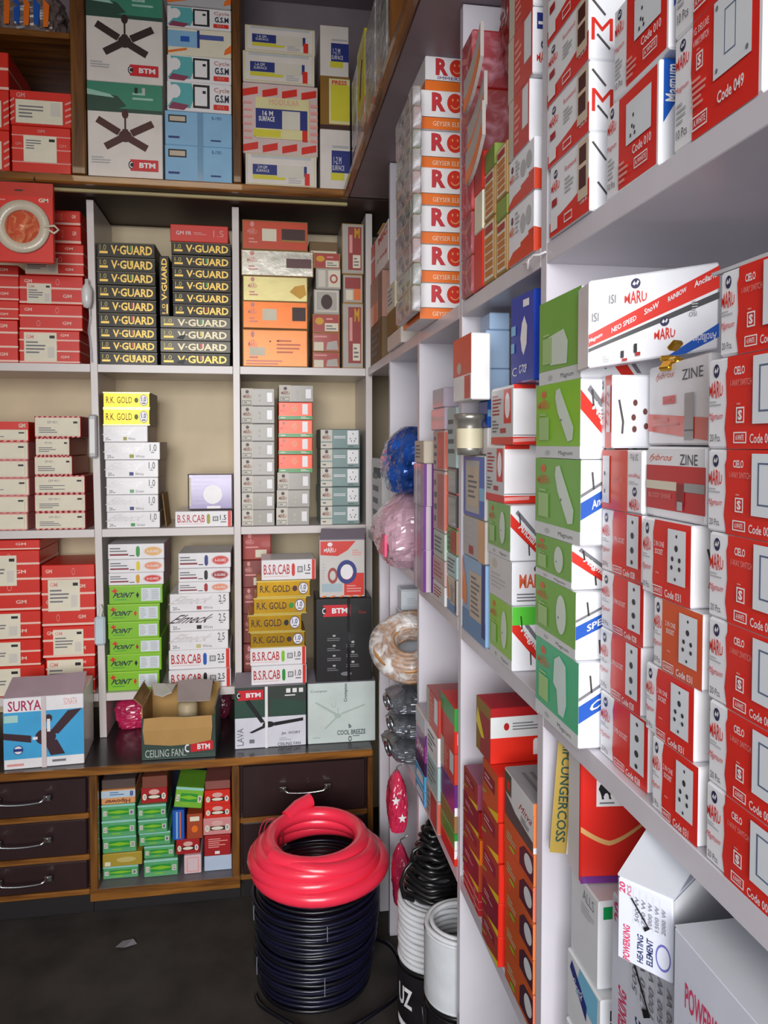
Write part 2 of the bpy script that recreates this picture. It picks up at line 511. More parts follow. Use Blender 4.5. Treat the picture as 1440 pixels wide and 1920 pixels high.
child('bottom_board', nc, (XD1-.0135, YC+.002, zb0), (XD2+.0135, YK, zb0+.018), M('grey_laminate', '6f6a70', .5))
child('side_panel', nc, (XD1-.0135, YC+.031, zb0+.0185), (XD1-.0005, YK, ZT-.025), DRK)
child('side_panel', nc, (XD2+.0005, YC+.031, zb0+.0185), (XD2+.0135, YK, ZT-.025), DRK)
child('back_panel', nc, (XD1, YK-.02, zb0+.0185), (XD2, YK-.002, ZT-.025), M('blue_grey_laminate', '5a6a86', .5))
child('plinth', nc, (XD1-.0135, YC+.05, .001), (XD2+.0135, YK, zb0-.001), M('black_plinth', '1b1718', .6))
child('rail', nc, (XD1-.0135, YC-.002, zb0-.02), (XD2+.0135, YC+.0015, zb0+.018), FIR, .002)

# white plastic things fixed on the second upright
xp = PX[1]
b = MB(); b.lathe([(0, -.07), (.012, -.066), (.018, -.045), (.019, -.01), (.014, .006), (.007, .014), (.007, .03), (0, .031)], M('white_plastic', 'dcdcda', .3, coat=.3), n=20)
o = b.build('plastic_bulb_cap'); p = atY(163, 540, YS-.025); o.location = p
tag(o, 'white rounded plastic cap hanging on the upright between the red and black cartons', 'plastic cap')
b = MB(); b.box((0, 0, 0), (.013, .016, .075), M('grey_plastic', 'b4b4b8', .35), .005); o = b.build('junction_box'); o.location = atY(175, 818, YS-.018)
b2 = MB(); b2.box((0, 0, 0), (.009, .0015, .06), M('white_plastic', 'dcdcda', .3), .001); c = b2.build('cover', o); c.location = (0, -.0175, 0)
tag(o, 'grey plastic junction box fixed on the upright beside the pale red cartons', 'junction box')
b = MB(); b.box((0, 0, 0), (.018, .014, .05), M('pale_blue_plastic', 'c4d4dc', .3), .006); b.tube([(0, 0, .05), (.006, 0, .075), (.0, 0, .09)], .006, M('white_plastic', 'dcdcda', .3), 8)
o = b.build('plastic_switch'); o.location = atY(188, 1182, YS-.016); tag(o, 'pale blue plastic switch on the upright left of the lime green cartons', 'switch')
b = MB(); b.tube([(0, 0, .0), (.004, 0, -.05), (-.003, 0, -.1), (.004, 0, -.16), (.006, 0, -.21)], .004, CLEARH, 6)
o = b.build('clear_cable_sleeve'); o.location = atY(167, 565, YS-.01)
tag(o, 'clear plastic cable sleeve running down the upright below the white cap', 'cable sleeve')
# ================================================================== carton faces (front prints)
GLABEL = ('label',)
def gm_red(B, label=None, stripes=3, lab_txt=True, shade=RED):
    WL = M('pale_stripe', 'f0c8b8', .5)
    for i in range(stripes):
        y = (i+.06)/stripes
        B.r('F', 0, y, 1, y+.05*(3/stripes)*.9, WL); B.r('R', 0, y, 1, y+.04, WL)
        B.t('F', .08 if i % 2 else .68, y+.42/stripes, .2 if i % 2 else .82, y+.66/stripes, 'GM', WL, bold=.02)
        B.ring('F', .6 if i % 2 else .3, y+.5/stripes, .03, .16/stripes*1.4, .2, PALER)
    if label:
        x0, y0, x1, y1 = label
        B.sticker('F', x0, y0, x1, y1, CREAM)
        w = x1-x0; h = y1-y0
        B.lines('F', x0+.06*w, y0+.25*h, x0+.7*w, y0+.72*h, 4, GREYT)
        B.t('F', x0+.06*w, y0+.78*h, x0+.3*w, y0+.92*h, 'GM', PALER, bold=.02)
        B.r('F', x0+.78*w, y0+.8*h, x0+.94*w, y0+.9*h, BLK); B.r('F', x0+.72*w, y0+.12*h, x0+.92*w, y0+.5*h, M('pale_grey_print', 'd4cfc4', .6))
        B.use(None)
def gm_white(B, top=False):
    B.r('F', .015, .07, .985, .93, CREAM)
    n = 9
    for i in range(n):
        B.p('F', [((i+.2)/n, .0), ((i+.7)/n, .0), ((i+.9)/n, .07), ((i+.4)/n, .07)], PALER)
        B.p('F', [((i+.2)/n, .93), ((i+.7)/n, .93), ((i+.9)/n, 1.), ((i+.4)/n, 1.)], PALER)
    if top: B.r('F', .0, .6, 1, 1., RED); B.t('F', .84, .7, .95, .9, 'GM', CREAM, bold=.02)
    B.sticker('F', .05, .12, .95, .56 if top else .86, CREAM)
    B.lines('F', .1, .2, .62, .5, 3, GREYT, seed=int(B.w*1e4)); B.r('F', .84, .66 if not top else .4, .93, .76 if not top else .47, BLK)
    B.t('F', .28, .66 if not top else .44, .5, .78 if not top else .53, 'GM 4011', GREYT); B.use(None)
def vguard(B, dull=False, num='1.0', worn=False):
    g = M('dull_grey_card', '6c6658', .4) if dull else OLIVE
    if dull: B.r('F', .0, .08, 1, 1, g)
    gt = GOLDTXT if not dull else M('pale_gold_lettering', 'dccfa8', .4, metal=.2)
    y = B.seed % 5
    B.r('F', 0, .93, 1, .98, M('olive_edge', '6a6040', .4))
    B.t('F', .05, .46, .16, .82, num, M('olive_gold', 'a89848', .4, metal=.3)); B.r('F', .045, .24, .185, .4, GOLDTXT)
    B.t('F', .24, .2, .95, .8, 'V·GUARD', gt, bold=.025)
    # the inside of the letter U shows the colour of the wire
    c = [GREEN, DRED, YEL, BLK, RED][y]
    B.r('F', .565, .42, .60, .8, c)
    if worn: B.p('F', [(.22, .2), (.32, .1), (.36, .5), (.28, .45)], BLK)
def rkgold(B, dot=BLK):
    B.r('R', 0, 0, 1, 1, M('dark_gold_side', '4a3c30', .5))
    B.r('F', 0, .93, 1, 1, M('bright_gold_edge', 'f2d878', .25, metal=.6)); B.r('F', 0, 0, 1, .06, M('bright_gold_edge', 'f2d878', .25, metal=.6))
    B.t('F', .06, .3, .62, .72, 'R.K. GOLD', DKBROWN, bold=.012)
    B.e('F', .71, .5, .045, .17, dot)
    B.e('F', .87, .5, .095, .36, NAVY); B.e('F', .87, .5, .085, .32, WHITE)
    B.t('F', .82, .42, .92, .72, '1.0', NAVY, bold=.02); B.r('F', .83, .28, .91, .35, GREYT)
def elmeck(B, col=GREEN, num='1.0', faint=True, plain=False):
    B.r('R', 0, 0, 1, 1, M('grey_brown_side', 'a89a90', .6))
    sm = M('overexposed_script', 'd9d3d4', .25, coat=.6) if faint else M('dark_plum_script', '3a2430', .4)  # pale version: dark script with the overexposure put into its colour
    B.t('F', .08, .42, .70, .86, 'Elmeck', sm, skew=.35, bold=.012)
    B.r('F', .45, .1, .53, .3, col); B.t('F', .56, .12, .72, .27, 'Green' if col is GREEN else 'Wires', GREYT)
    if not plain: B.t('F', .82, .48, .94, .88, num, M('dark_grey_print', '4a484c', .5)); B.lines('F', .84, .36, .94, .46, 1, GREYT)
    B.t('F', .05, .1, .12, .28, '20', M('dark_grey_print', '4a484c', .5)); B.r('F', .13, .12, .17, .16, GREYT)
def bsr(B, col=BLUE, num='2.5'):
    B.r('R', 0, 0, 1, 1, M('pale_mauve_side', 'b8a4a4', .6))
    B.t('F', .04, .28, .52, .78, 'B.S.R.CAB', M('crimson_print', 'c01c24', .4), bold=.012); B.r('F', .04, .18, .5, .2, PALER)
    # colour pill
    B.p('F', [(.585+.03*math.cos(a), .5+(.16 if math.sin(a) > 0 else -.16)+.16*math.sin(a)) for a in [2*math.pi*(i+.5)/16 for i in range(16)]], col)
    B.frame('F', .66, .36, .76, .66, .012, GREYT, .05); B.t('F', .675, .42, .745, .6, 'ISI', GREYT)
    B.t('F', .79, .42, .9, .74, num, BLK, bold=.01); B.r('F', .8, .27, .9, .33, GREYT)
    B.r('F', .93, 0, .985, 1, RED)
def aguard(B, col=GREEN, el=RED):
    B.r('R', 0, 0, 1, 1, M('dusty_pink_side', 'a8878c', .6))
    B.r('F', .03, .24, .36, .36, M('wine_print', '8a1c34', .4)); B.lines('F', .03, .45, .36, .8, 2, GREYT); B.r('F', .38, .2, .47, .26, BLK)
    B.p('F', [(.53+.035*math.cos(a), .5+(.14 if math.sin(a) > 0 else -.14)+.22*math.sin(a)) for a in [2*math.pi*(i+.5)/16 for i in range(16)]], col)
    B.e('F', .80, .5, .165, .3, el); B.ring('F', .80, .5, .155, .26, .05, WHITE); B.t('F', .69, .4, .91, .6, 'A-GUARD', WHITE, bold=.015)
def point(B, dia=GREEN):
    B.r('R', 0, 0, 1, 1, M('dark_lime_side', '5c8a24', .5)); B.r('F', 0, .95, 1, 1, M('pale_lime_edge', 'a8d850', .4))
    B.p('F', [(.04, .7), (.09, .78), (.10, .9), (.125, .78), (.17, .74), (.13, .66), (.12, .5), (.09, .64)], RED)
    B.t('F', .09, .34, .45, .62, 'POINT', M('navy_green_print', '16323c', .4), bold=.03, skew=.15); B.lines('F', .09, .2, .5, .28, 1, GREEN)
    B.p('F', [(.5, .47), (.53, .64), (.56, .47), (.53, .3)], dia)
    B.sticker('F', .6, .14, .96, .84, M('pale_blue_paper', 'dce4ea', .6))
    B.lines('F', .62, .2, .76, .78, 6, LGREY, 3); B.lines('F', .79, .2, .94, .78, 6, LGREY, 5); B.use(None)
def emblem(B, face, x0, y0, x1, y1, txt='MARU', m=None, dot=None):
    """round monogram over arched lettering"""
    m = m or RED; h = y1-y0; cx = (x0+x1)/2
    ar = (x1-x0)*.3
    B.e(face, cx, y0+.8*h, ar*.72, .2*h, dot or M('ink_navy_print', '2a2c50', .45))
    B.p(face, [(cx-ar*.5, y0+.78*h), (cx-ar*.2, y0+.9*h), (cx, y0+.78*h), (cx+ar*.3, y0+.92*h), (cx+ar*.5, y0+.86*h), (cx+ar*.2, y0+.72*h), (cx, y0+.82*h), (cx-ar*.2, y0+.72*h)], WHITE if m is RED else m)
    B.t(face, x0, y0, x1, y0+.52*h, txt, m, bold=.012, arch=.5)
def greyplate(B, sw='sw', old=False):
    B.r('F', 0, 0, .34, 1, M('warm_white_paper', 'd8d2c4', .5)); B.r('F', 0, 0, 1, .03, GREYT)
    emblem(B, 'F', .06, .42, .3, .9, m=M('maroon_logo', '8a4038', .5)); B.frame('F', .03, .06, .3, .3, .012, GREYT, .03); B.lines('F', .08, .13, .24, .24, 1, GREYT)
    B.e('F', .55, .6, .04, .08, M('beige_print', 'c4beb0', .5)); B.e('F', .55, .3, .03, .06, M('beige_print', 'c4beb0', .5))
    B.use('switch_picture'); B.r('F', .76, .2, .94, .8, WHITE); B.frame('F', .76, .2, .94, .8, .012, LGREY, .03); B.use(None)
def redgreen(B):
    B.r('F', 0, 0, 1, .22, GREEN); B.lines('F', .06, .06, .3, .16, 1, WHITE); B.lines('F', .66, .05, .92, .18, 2, WHITE)
    emblem(B, 'F', .05, .4, .26, .9, m=PALER, dot=PALER); B.p('F', [(.36, .7), (.5, .84), (.56, .6), (.5, .4), (.42, .5)], ORANGE)
    B.r('R', 0, 0, 1, .2, GREEN); B.use('switch_picture'); B.r('F', .7, .3, .86, .9, WHITE); B.use(None)
def tealsock(B):
    B.r('F', 0, .0, .29, 1, M('warm_white_paper', 'd8d2c4', .5)); B.r('F', 0, .96, 1, 1, M('dark_slate_edge', '4c5654', .5))
    B.r('F', .0, .3, .29, .36, TEALG); emblem(B, 'F', .05, .46, .25, .94, m=M('maroon_logo', '8a4038', .5)); B.lines('F', .05, .08, .2, .24, 1, GREYT)
    B.lines('F', .33, .5, .64, .66, 2, WHITE, 2)
    B.use('socket_picture'); B.r('F', .68, .2, .96, .92, WHITE)
    for x, y in ((.82, .76), (.75, .5), (.89, .5), (.78, .38), (.86, .38)): B.e('F', x, y, .015, .035, M('dark_teal_hole', '2c4844', .5), 8)
    B.use(None); B.lines('F', .7, .06, .94, .14, 1, M('dark_slate_edge', '4c5654', .5))
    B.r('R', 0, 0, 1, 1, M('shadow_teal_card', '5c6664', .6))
# ------------------------------------------------------------------ placing stacks that face the room
YST = YS+.012
def bcarton(u0, u1, vt, vb, Y, body, d=.2, z0=None, z1=None, gap=.0008):
    vm = (vt+vb)/2
    a = atY(u0, vm, Y); b = atY(u1, vm, Y); um = (u0+u1)/2
    zt = atY(um, vt, Y).z if z1 is None else z1; zb = atY(um, vb, Y).z if z0 is None else z0
    x0, x1 = a.x+.0005, b.x-.0005
    if z0 is None and z1 is None: pass
    zm = (zt+zb)/2
    bl = shelf_blocks(zm) if Y > 2.7 else [(x146-.022, x146+.022), (x444-.014, x444+.014)] if zm > 2.4 and Y > 2.5 else [(XD1-.0135, XD1+.012), (XD2-.012, XD2+.0135)] if zm < .5 else []
    x0, x1 = clampx(x0, x1, bl)
    B = Carton(x1-x0, zt-zb-gap, d, body); B.loc = ((x0+x1)/2, Y, zb)
    return B
def bstack(where, group, zs, rows, Y=YST, name='carton_box', d=.2, cat='box'):
    """rows top to bottom: (u0, u1, v_top, v_bottom, body, design, kwargs, description); the pile stands on height zs"""
    n = len(rows); zb = zs+.0008; out = []
    vb_last = rows[-1][3]; um = (rows[-1][0]+rows[-1][1])/2
    shift = zs-atY(um, vb_last, Y).z
    v_first = rows[0][2]; zt0 = atY(um, v_first, Y).z; zb0_ = atY(um, vb_last, Y).z
    for i in range(n-1, -1, -1):
        u0, u1, vt, vb, body, des, kw, desc = rows[i]
        zt = atY((u0+u1)/2, vt, Y).z
        zt = zt + shift*(zt0-zt)/max(1e-6, zt0-zb0_)
        dy = random.uniform(-.006, .006); rz = R(random.uniform(-.7, .7))
        dd = kw.pop('d', d); nm = kw.pop('nm', name); cc = kw.pop('cat', cat); lab = kw.pop('label_of', None)
        B = bcarton(u0, u1, vt, vb, Y+dy, body, dd, zb, zt); B.seed = i*7+int(u0)
        if des: des(B, **kw)
        o = B.place(nm, B.loc, rz)
        od = ordinal(i, n)
        tag(o, stack_label(desc, od, where), cc, group)
        out.append(o); zb = zt
    return out
def V(vs): return list(zip(vs[:-1], vs[1:]))

# ---------------------------------------------------------------- left cell, top row
g = 'red cartons of the left cells'
W = 'the stack left of the white upright, top row'
bstack('the red column under the hanging pack', g, ZA, [
    (100, 151, 395, 425, RED, gm_red, dict(stripes=1), 'small bright red carton'),
    (102, 152, 425, 458, RED, gm_red, dict(stripes=1), 'small bright red carton'),
    (47, 157, 460, 520, RED, gm_red, dict(stripes=3, label=(.0, .05, .56, .55)), 'red carton, pale wide label'),
    (36, 156, 521, 576, RED, gm_red, dict(stripes=2, label=(.12, .02, .5, .72)), 'red carton with a square label'),
    (36, 155, 577, 627, RED, gm_red, dict(stripes=2), 'red striped carton without label'),
    (36, 150, 628, 692, RED, gm_red, dict(stripes=3, label=(.08, .06, .62, .94)), 'red striped carton with a large cream label')], d=.24)
bstack('the red column left of the cap', g, ZA, [
    (-75, 35, 495, 566, RED, gm_red, dict(stripes=3), 'red striped carton'),
    (-75, 35, 567, 605, RED, gm_red, dict(stripes=2), 'red striped carton'),
    (-75, 34, 606, 692, RED, gm_red, dict(stripes=3, label=(.3, .3, .68, .95)), 'red striped carton with a cream label')], d=.24)
# left cell, middle row
bstack('the leftmost column, middle row', g, ZB, [
    (-62, 54, 790, 826, RED, gm_white, dict(top=True), 'carton with a white front under a red band')]+[
    (-62, 53+q, a, b, PALER, gm_white, {}, 'pink edged carton with white label') for q, (a, b) in zip((0, 0, 2, 0, -1), V([827, 861, 894, 927, 959, 991]))], d=.22)
bstack('the column by the junction box', g, ZB, [
    (64, 152, 780, 819, DRED, gm_white, {}, 'red sided carton with a cream label'),
    (66, 131, 820, 853, DRED, gm_white, {}, 'short red sided carton with a cream label'),
    (64, 136, 854, 889, DRED, gm_white, {}, 'short red sided carton with a cream label'),
    (64, 160, 890, 923, DRED, gm_white, {}, 'red sided carton with a cream label'),
    (64, 161, 924, 957, DRED, gm_white, {}, 'red sided carton with a cream label'),
    (65, 161, 958, 991, DRED, gm_white, {}, 'red sided carton with a cream label')], d=.25)
# left cell, bottom row
bstack('the leftmost column, bottom row', g, ZL, [
    (-70, 75, 1013, 1030, RED, gm_red, dict(stripes=1), 'red carton with torn top edge'),
    (-70, 75, 1031, 1135, RED, gm_red, dict(stripes=4, label=(.25, .42, .7, .92)), 'tall red striped carton with a white label'),
    (-70, 76, 1136, 1184, RED, gm_red, dict(stripes=2, label=(.2, .04, .74, .92)), 'red striped carton with a wide white label'),
    (-70, 76, 1185, 1230, RED, gm_red, dict(stripes=2, label=(.2, .04, .74, .92)), 'red striped carton with a wide white label'),
    (-70, 84, 1231, 1284, RED, gm_red, dict(stripes=2, label=(.2, .04, .7, .92)), 'red striped carton with a wide white label')], d=.24)
bstack('the column behind the blue box', g, ZL, [
    (78, 178, 1058, 1164, RED, gm_red, dict(stripes=4, label=(.12, .25, .72, .76)), 'tall red carton, square label'),
    (80, 178, 1165, 1219, RED, gm_red, dict(stripes=2, label=(.2, .1, .78, .9)), 'red striped carton with a white label'),
    (86, 178, 1220, 1284, RED, gm_red, dict(stripes=3, label=(.03, .1, .76, .95)), 'red striped carton with a large white label')], d=.24)

# ---------------------------------------------------------------- black and gold wire cartons
g = 'black and gold wire cartons'
nv = [454, 484, 512, 539, 566, 593, 620, 645, 669, 694]
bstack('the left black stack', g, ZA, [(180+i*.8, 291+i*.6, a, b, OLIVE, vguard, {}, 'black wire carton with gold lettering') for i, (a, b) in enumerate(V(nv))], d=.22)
rows = [(319, 428, 422, 455, RED, (lambda B: (B.t('F', .1, .4, .36, .62, 'GM FR', WHITE), B.lines('F', .4, .42, .64, .6, 2, PALER), B.t('F', .74, .35, .92, .72, '1.5', PALER))), {}, 'bright red wire carton')]
n2 = [456, 481, 505, 529, 553, 577, 601]
rows += [(321+i*.6, 434, a, b, OLIVE, vguard, {}, 'black wire carton with gold lettering') for i, (a, b) in enumerate(V(n2))]
n3 = [601, 624, 648, 671, 696]
rows += [(301, 432, a, b, OLIVE, vguard, dict(dull=i != 3, worn=i in (1, 3)), ['grey black wire carton', 'scuffed grey black wire carton', 'grey black wire carton', 'crumpled black wire carton'][i]) for i, (a, b) in enumerate(V(n3))]
out = bstack('the right black stack', g, ZA, rows, d=.22)
del out[-1]['group']
zv = out[4].location.z
B = bcarton(298, 317, 487, 600, YST, OLIVE, .2); zz = out[3]
B.t('F', .22, .26, .78, .96, 'V·GUARD', GOLDTXT, rot=90, bold=.025); B.t('F', .25, .04, .6, .2, '1.0', GOLDTXT, rot=90); B.r('F', .7, .04, .85, .2, GOLDTXT)
B.loc = (B.loc[0]+.001, YST, zv+.001)
o = B.place('carton_box', B.loc); tag(o, 'black wire carton standing upright between the two black and gold stacks', 'box', g)

# ---------------------------------------------------------------- second cell, middle row
g = 'wire cartons of the second cell'
bstack('the stack right of the junction box', g, ZB, [
    (193, 281, 735, 764, GOLD, rkgold, dict(dot=M('olive_dot', '6c7420', .5)), 'gold foil wire carton'),
    (193, 281, 765, 796, GOLD, rkgold, dict(dot=M('olive_dot', '6c7420', .5)), 'bright gold foil wire carton'),
    (193, 277, 797, 827, WHITE, elmeck, dict(col=M('olive_square', 'a8a83c', .5), plain=True), 'short white wire carton, olive square'),
    (195, 300, 828, 860, WHITE, elmeck, dict(col=M('olive_square', 'a8a83c', .5)), 'white wire carton with an olive square'),
    (197, 297, 861, 893, WHITE, elmeck, dict(col=NAVY), 'white wire carton with a blue square'),
    (199, 297, 894, 925, WHITE, elmeck, dict(col=GREEN), 'white wire carton with a green square'),
    (199, 297, 926, 957, WHITE, elmeck, dict(col=NAVY), 'white wire carton with a blue square'),
    (200, 300, 958, 989, WHITE, elmeck, dict(col=GREEN), 'white wire carton with a green square')], d=.2)
bc = bstack('the shelf under the purple box', g, ZB, [(328, 435, 958, 989, WHITE, bsr, dict(col=M('olive_square', 'a8a83c', .5), num='1.5'), 'white wire carton with red lettering lying on')], d=.2)
bc[0]['label'] = 'white wire carton with red lettering under the purple box'
B = bcarton(352, 437, 888, 957, YST+.02, M('purple_gloss_card', '8a78b4', .2, coat=.7), .14, z0=bc[0].location.z+atY(380, 958, YST).z-atY(380, 989, YST).z+.001)
B.r('F', .1, .86, .98, .97, LILAC); B.lines('F', .1, .12, .8, .84, 6, LILAC, 4); B.r('F', .03, .1, .07, .9, CREAM)
B.use('glare_or_lamp_patch'); B.e('F', .55, .42, .21, .26, WHITE, 28); B.r('F', .42, .02, .72, .1, WHITE); B.use(None); B.frame('F', 0, 0, 1, 1, .03, DKBROWN, .03)  # white patch painted on the front stands for a bright reflection
o = B.place('purple_box', B.loc); tag(o, 'purple box with a painted white glare spot on the second shelf', 'box')
b = MB(); b.box((0, 0, .06), (.002, .07, .06), BROWN, .001, Matrix.Rotation(R(-6), 4, 'Y')); o = b.build('cardboard_sheet'); o.location = (atY(316, 960, 2.86).x, 2.86, ZB+.001)
tag(o, 'brown cardboard sheet leaning right of the white wire cartons', 'cardboard')

# ---------------------------------------------------------------- second cell, bottom row
bstack('the lime and white stack', g, ZL, [
    (202, 308, 1019, 1045, WHITE, aguard, dict(col=GREEN, el=M('amber_oval', 'e8b060', .4)), 'white wire carton with an amber oval'),
    (203, 308, 1046, 1069, WHITE, aguard, dict(col=YEL, el=M('salmon_oval', 'ec9068', .4)), 'white wire carton with a salmon oval'),
    (203, 307, 1070, 1091, WHITE, aguard, dict(col=MUST, el=RED), 'white wire carton with a red oval'),
    (204, 305, 1092, 1124, LIME, point, dict(dia=BLK), 'lime green wire carton with a white label'),
    (201, 300, 1125, 1155, LIME, point, dict(dia=RED), 'lime green wire carton with a white label'),
    (202, 299, 1156, 1185, LIME, point, dict(dia=LIME), 'lime green wire carton with a white label'),
    (205, 303, 1186, 1213, LIME, point, dict(dia=DRED), 'lime green wire carton with a white label'),
    (200, 303, 1214, 1244, LIME, point, dict(dia=BLK), 'lime green wire carton with a white label'),
    (197, 299, 1245, 1279, LIME, point, dict(dia=RED), 'lime green wire carton with a white label')], d=.2)
bstack('the stack above the torn box', g, ZL, [
    (334, 433, 1036, 1062, WHITE, aguard, dict(col=NAVY, el=RED), 'white wire carton with a red oval'),
    (334, 432, 1063, 1086, WHITE, aguard, dict(col=BLK, el=DRED), 'white wire carton with a dark red oval'),
    (334, 432, 1087, 1107, WHITE, aguard, dict(col=DRED, el=M('salmon_oval', 'ec9068', .4)), 'white wire carton with a salmon oval'),
    (318, 430, 1108, 1139, WHITE, elmeck, dict(col=DRED, num='2.5'), 'white wire carton with a red square'),
    (318, 430, 1140, 1173, WHITE, elmeck, dict(col=BLK, num='2.5', faint=False), 'white wire carton with dark script'),
    (318, 428, 1174, 1206, WHITE, elmeck, dict(col=M('pale_yellow_square', 'c8c080', .5), num='2.5'), 'white wire carton with a pale yellow square'),
    (316, 432, 1207, 1240, WHITE, bsr, dict(col=BLUE), 'white wire carton with a blue pill'),
    (316, 433, 1241, 1274, WHITE, bsr, dict(col=BLK), 'white wire carton with a black pill')], d=.2)

# ---------------------------------------------------------------- third cell, top row
g = 'switch cartons of the third cell'
def worn(B, m2=None, label=True):
    emblem(B, 'F', .08, .5, .22, .95, m=PALER, dot=PALER); B.lines('F', .1, .2, .24, .42, 2, PALER)
    B.frame('F', 0, 0, 1, 1, .012, BROWN, .03)
    if label: B.sticker('F', .3, .3, .52, .72, CREAM); B.use(None)
def w_a(B): worn(B); B.r('F', .6, .36, .96, .74, DKBROWN); B.r('F', .6, .3, .96, .36, TAN)
def w_b(B): worn(B, label=False); B.r('F', .62, .34, .97, .7, M('plum_print', '5a3030', .4))
def w_c(B): worn(B, label=False); B.p('F', [(.72, .4), (.8, .62), (.95, .7), (.98, .3), (.88, .12)], MUST)
def w_d(B): worn(B); B.r('F', .76, .3, .97, .8, DKBROWN)
def w_e(B): worn(B, label=False); B.sticker('F', .1, .3, .34, .52, CREAM); B.use(None); B.lines('F', .52, .35, .92, .75, 4, M('deep_orange_print', 'c86028', .4)); B.e('F', .42, .68, .015, .02, DKBROWN); B.e('F', .54, .69, .02, .02, DKBROWN); B.lines('F', .05, .05, .95, .2, 2, PALER, 4)
bstack('the wide stack, top right cell', g, ZA, [
    (454, 577, 414, 470, M('red_orange_card', 'd0441c', .4, coat=.15), w_a, {}, 'red switch carton with a dark brown panel'),
    (452, 588, 471, 520, SILVER, w_b, {}, 'silver carton with a plum panel'),
    (455, 577, 521, 569, M('pale_yellow_gloss', 'c4b87c', .36, metal=.4, coat=.2, bump=.25), w_c, {}, 'shiny pale yellow carton'),
    (455, 577, 570, 622, M('orange_gloss', 'd8702c', .38, metal=.4, coat=.12, bump=.25), w_d, {}, 'shiny orange carton with a dark corner'),
    (455, 577, 623, 697, M('orange_gloss', 'd8702c', .38, metal=.4, coat=.12, bump=.25), w_e, {}, 'large shiny orange carton')], d=.18)
def sm_a(B): B.sticker('F', .45, .08, .95, .52, CREAM); B.lines('F', .5, .14, .9, .44, 2, GREYT); B.use(None); B.e('F', .25, .62, .16, .2, MUST); B.lines('F', .5, .65, .92, .85, 1, PALER); B.frame('F', 0, 0, 1, 1, .03, TAN, .03)
def sm_b(B): B.sticker('F', .5, .1, .98, .9, CREAM); B.ring('F', .72, .5, .16, .22, .4, OLDRED); B.use(None); B.r('F', .1, .1, .38, .9, M('warm_white_paper', 'd8d2c4', .5))
def sm_c(B): B.e('F', .5, .5, .22, .3, DKBROWN); B.frame('F', .05, .1, .95, .95, .06, M('warm_white_paper', 'd8d2c4', .5), .06)
def sm_d(B): B.r('F', .05, .05, .4, .5, CREAM); B.p('F', [(.5, .1), (.95, .1), (.9, .6), (.55, .5)], GREYC); B.lines('F', .05, .7, .9, .9, 1, PALER); B.frame('F', 0, 0, 1, 1, .03, TAN, .03)
bstack('the narrow middle stack, top row', g, ZA, [
    (588, 638, 474, 503, OLDRED, sm_a, {}, 'small worn red carton'),
    (592, 639, 504, 544, GREYC, sm_b, {}, 'small grey carton with a white ring label'),
    (588, 637, 545, 593, GREYC, sm_c, {}, 'small grey carton with a dark knob'),
    (586, 637, 594, 629, OLDRED, sm_a, {}, 'small worn red carton'),
    (586, 637, 630, 666, OLDRED, sm_d, {}, 'small torn red carton'),
    (586, 637, 667, 699, OLDRED, sm_d, {}, 'small torn red carton')], d=.18)
def tall_a(B): B.r('F', .28, .08, .9, .94, M('brick_red_print', '9c3a38', .5)); B.t('F', .58, .72, .82, .92, 'M', MUST, bold=.03); B.r('F', .34, .42, .48, .78, PALER); B.sticker('F', .5, .12, .85, .38, CREAM); B.lines('F', .55, .15, .8, .34, 3, GREYT); B.use(None); B.frame('F', 0, 0, 1, 1, .03, TAN, .015)
def tall_b(B): B.r('F', .1, .5, .9, .9, M('brick_red_print', '9c3a38', .5)); B.r('F', .15, .1, .5, .45, CREAM); B.r('F', .56, .1, .9, .5, ORANGE); B.frame('F', 0, 0, 1, 1, .03, TAN, .03)
bstack('the corner stack, top row', g, ZA, [
    (641, 682, 420, 516, GREYC, tall_a, {}, 'tall worn red carton with a barcode label'),
    (643, 680, 517, 571, GREYC, tall_b, {}, 'small worn red carton'),
    (642, 681, 572, 699, GREYC, tall_a, {}, 'tallest worn red carton with a barcode label')], d=.18)
B = bcarton(579, 633, 448, 473, YST+.06, M('brown_kraft', '7c6444', .7), .1); B.loc = (B.loc[0], YST+.06, B.loc[2])
zt = [o for o in COL.objects if o.get('label', '').startswith('small worn red carton, topmost in the narrow middle')][0]
B.loc = (B.loc[0], YST+.05, atY(610, 474, YST).z+.004)
B.r('F', .05, .06, .95, .3, CREAM); o = B.place('carton_box', B.loc); tag(o, 'brown kraft carton with a cream strip lying on the narrow middle stack', 'box')

# third cell, middle row
bstack('the all grey stack', g, ZB, [(450, 515, a, b, GREYC, greyplate, {}, 'grey white switch carton') for a, b in V([728, 761, 794, 827, 859, 891, 923, 955, 986])], d=.2)
rows = [(523, 588, 722, 753, GREYC, greyplate, {}, 'grey white switch carton')]
rows += [(522, 586, a, b, M('bright_red_gloss', 'e03c1a', .3, metal=.3, coat=.12), redgreen, {}, 'red switch carton with a green base') for a, b in V([754, 787, 820, 852, 885])]
rows += [(520-i, 582-i, a, b, GREYC, greyplate, {}, 'grey white switch carton') for i, (a, b) in enumerate(V([886, 919, 952, 986]))]
bstack('the red and grey stack', g, ZB, rows, d=.18)
bstack('the teal stack', g, ZB, [(601, 675, a, b, TEALG, tealsock, {}, 'teal grey socket carton') for a, b in V([804, 841, 877, 913, 949, 985])], d=.2)
b = MB(); b.box((0, 0, 0), (.05, .002, .12), M('beige_plank', 'bba882', .6), .001); o = b.build('cardboard_sheet'); o.location = (atY(638, 780, 3.05).x, 3.06, ZB+.32)
o.location.z = ZB+.121; tag(o, 'beige card standing at the back behind the teal stack', 'cardboard')

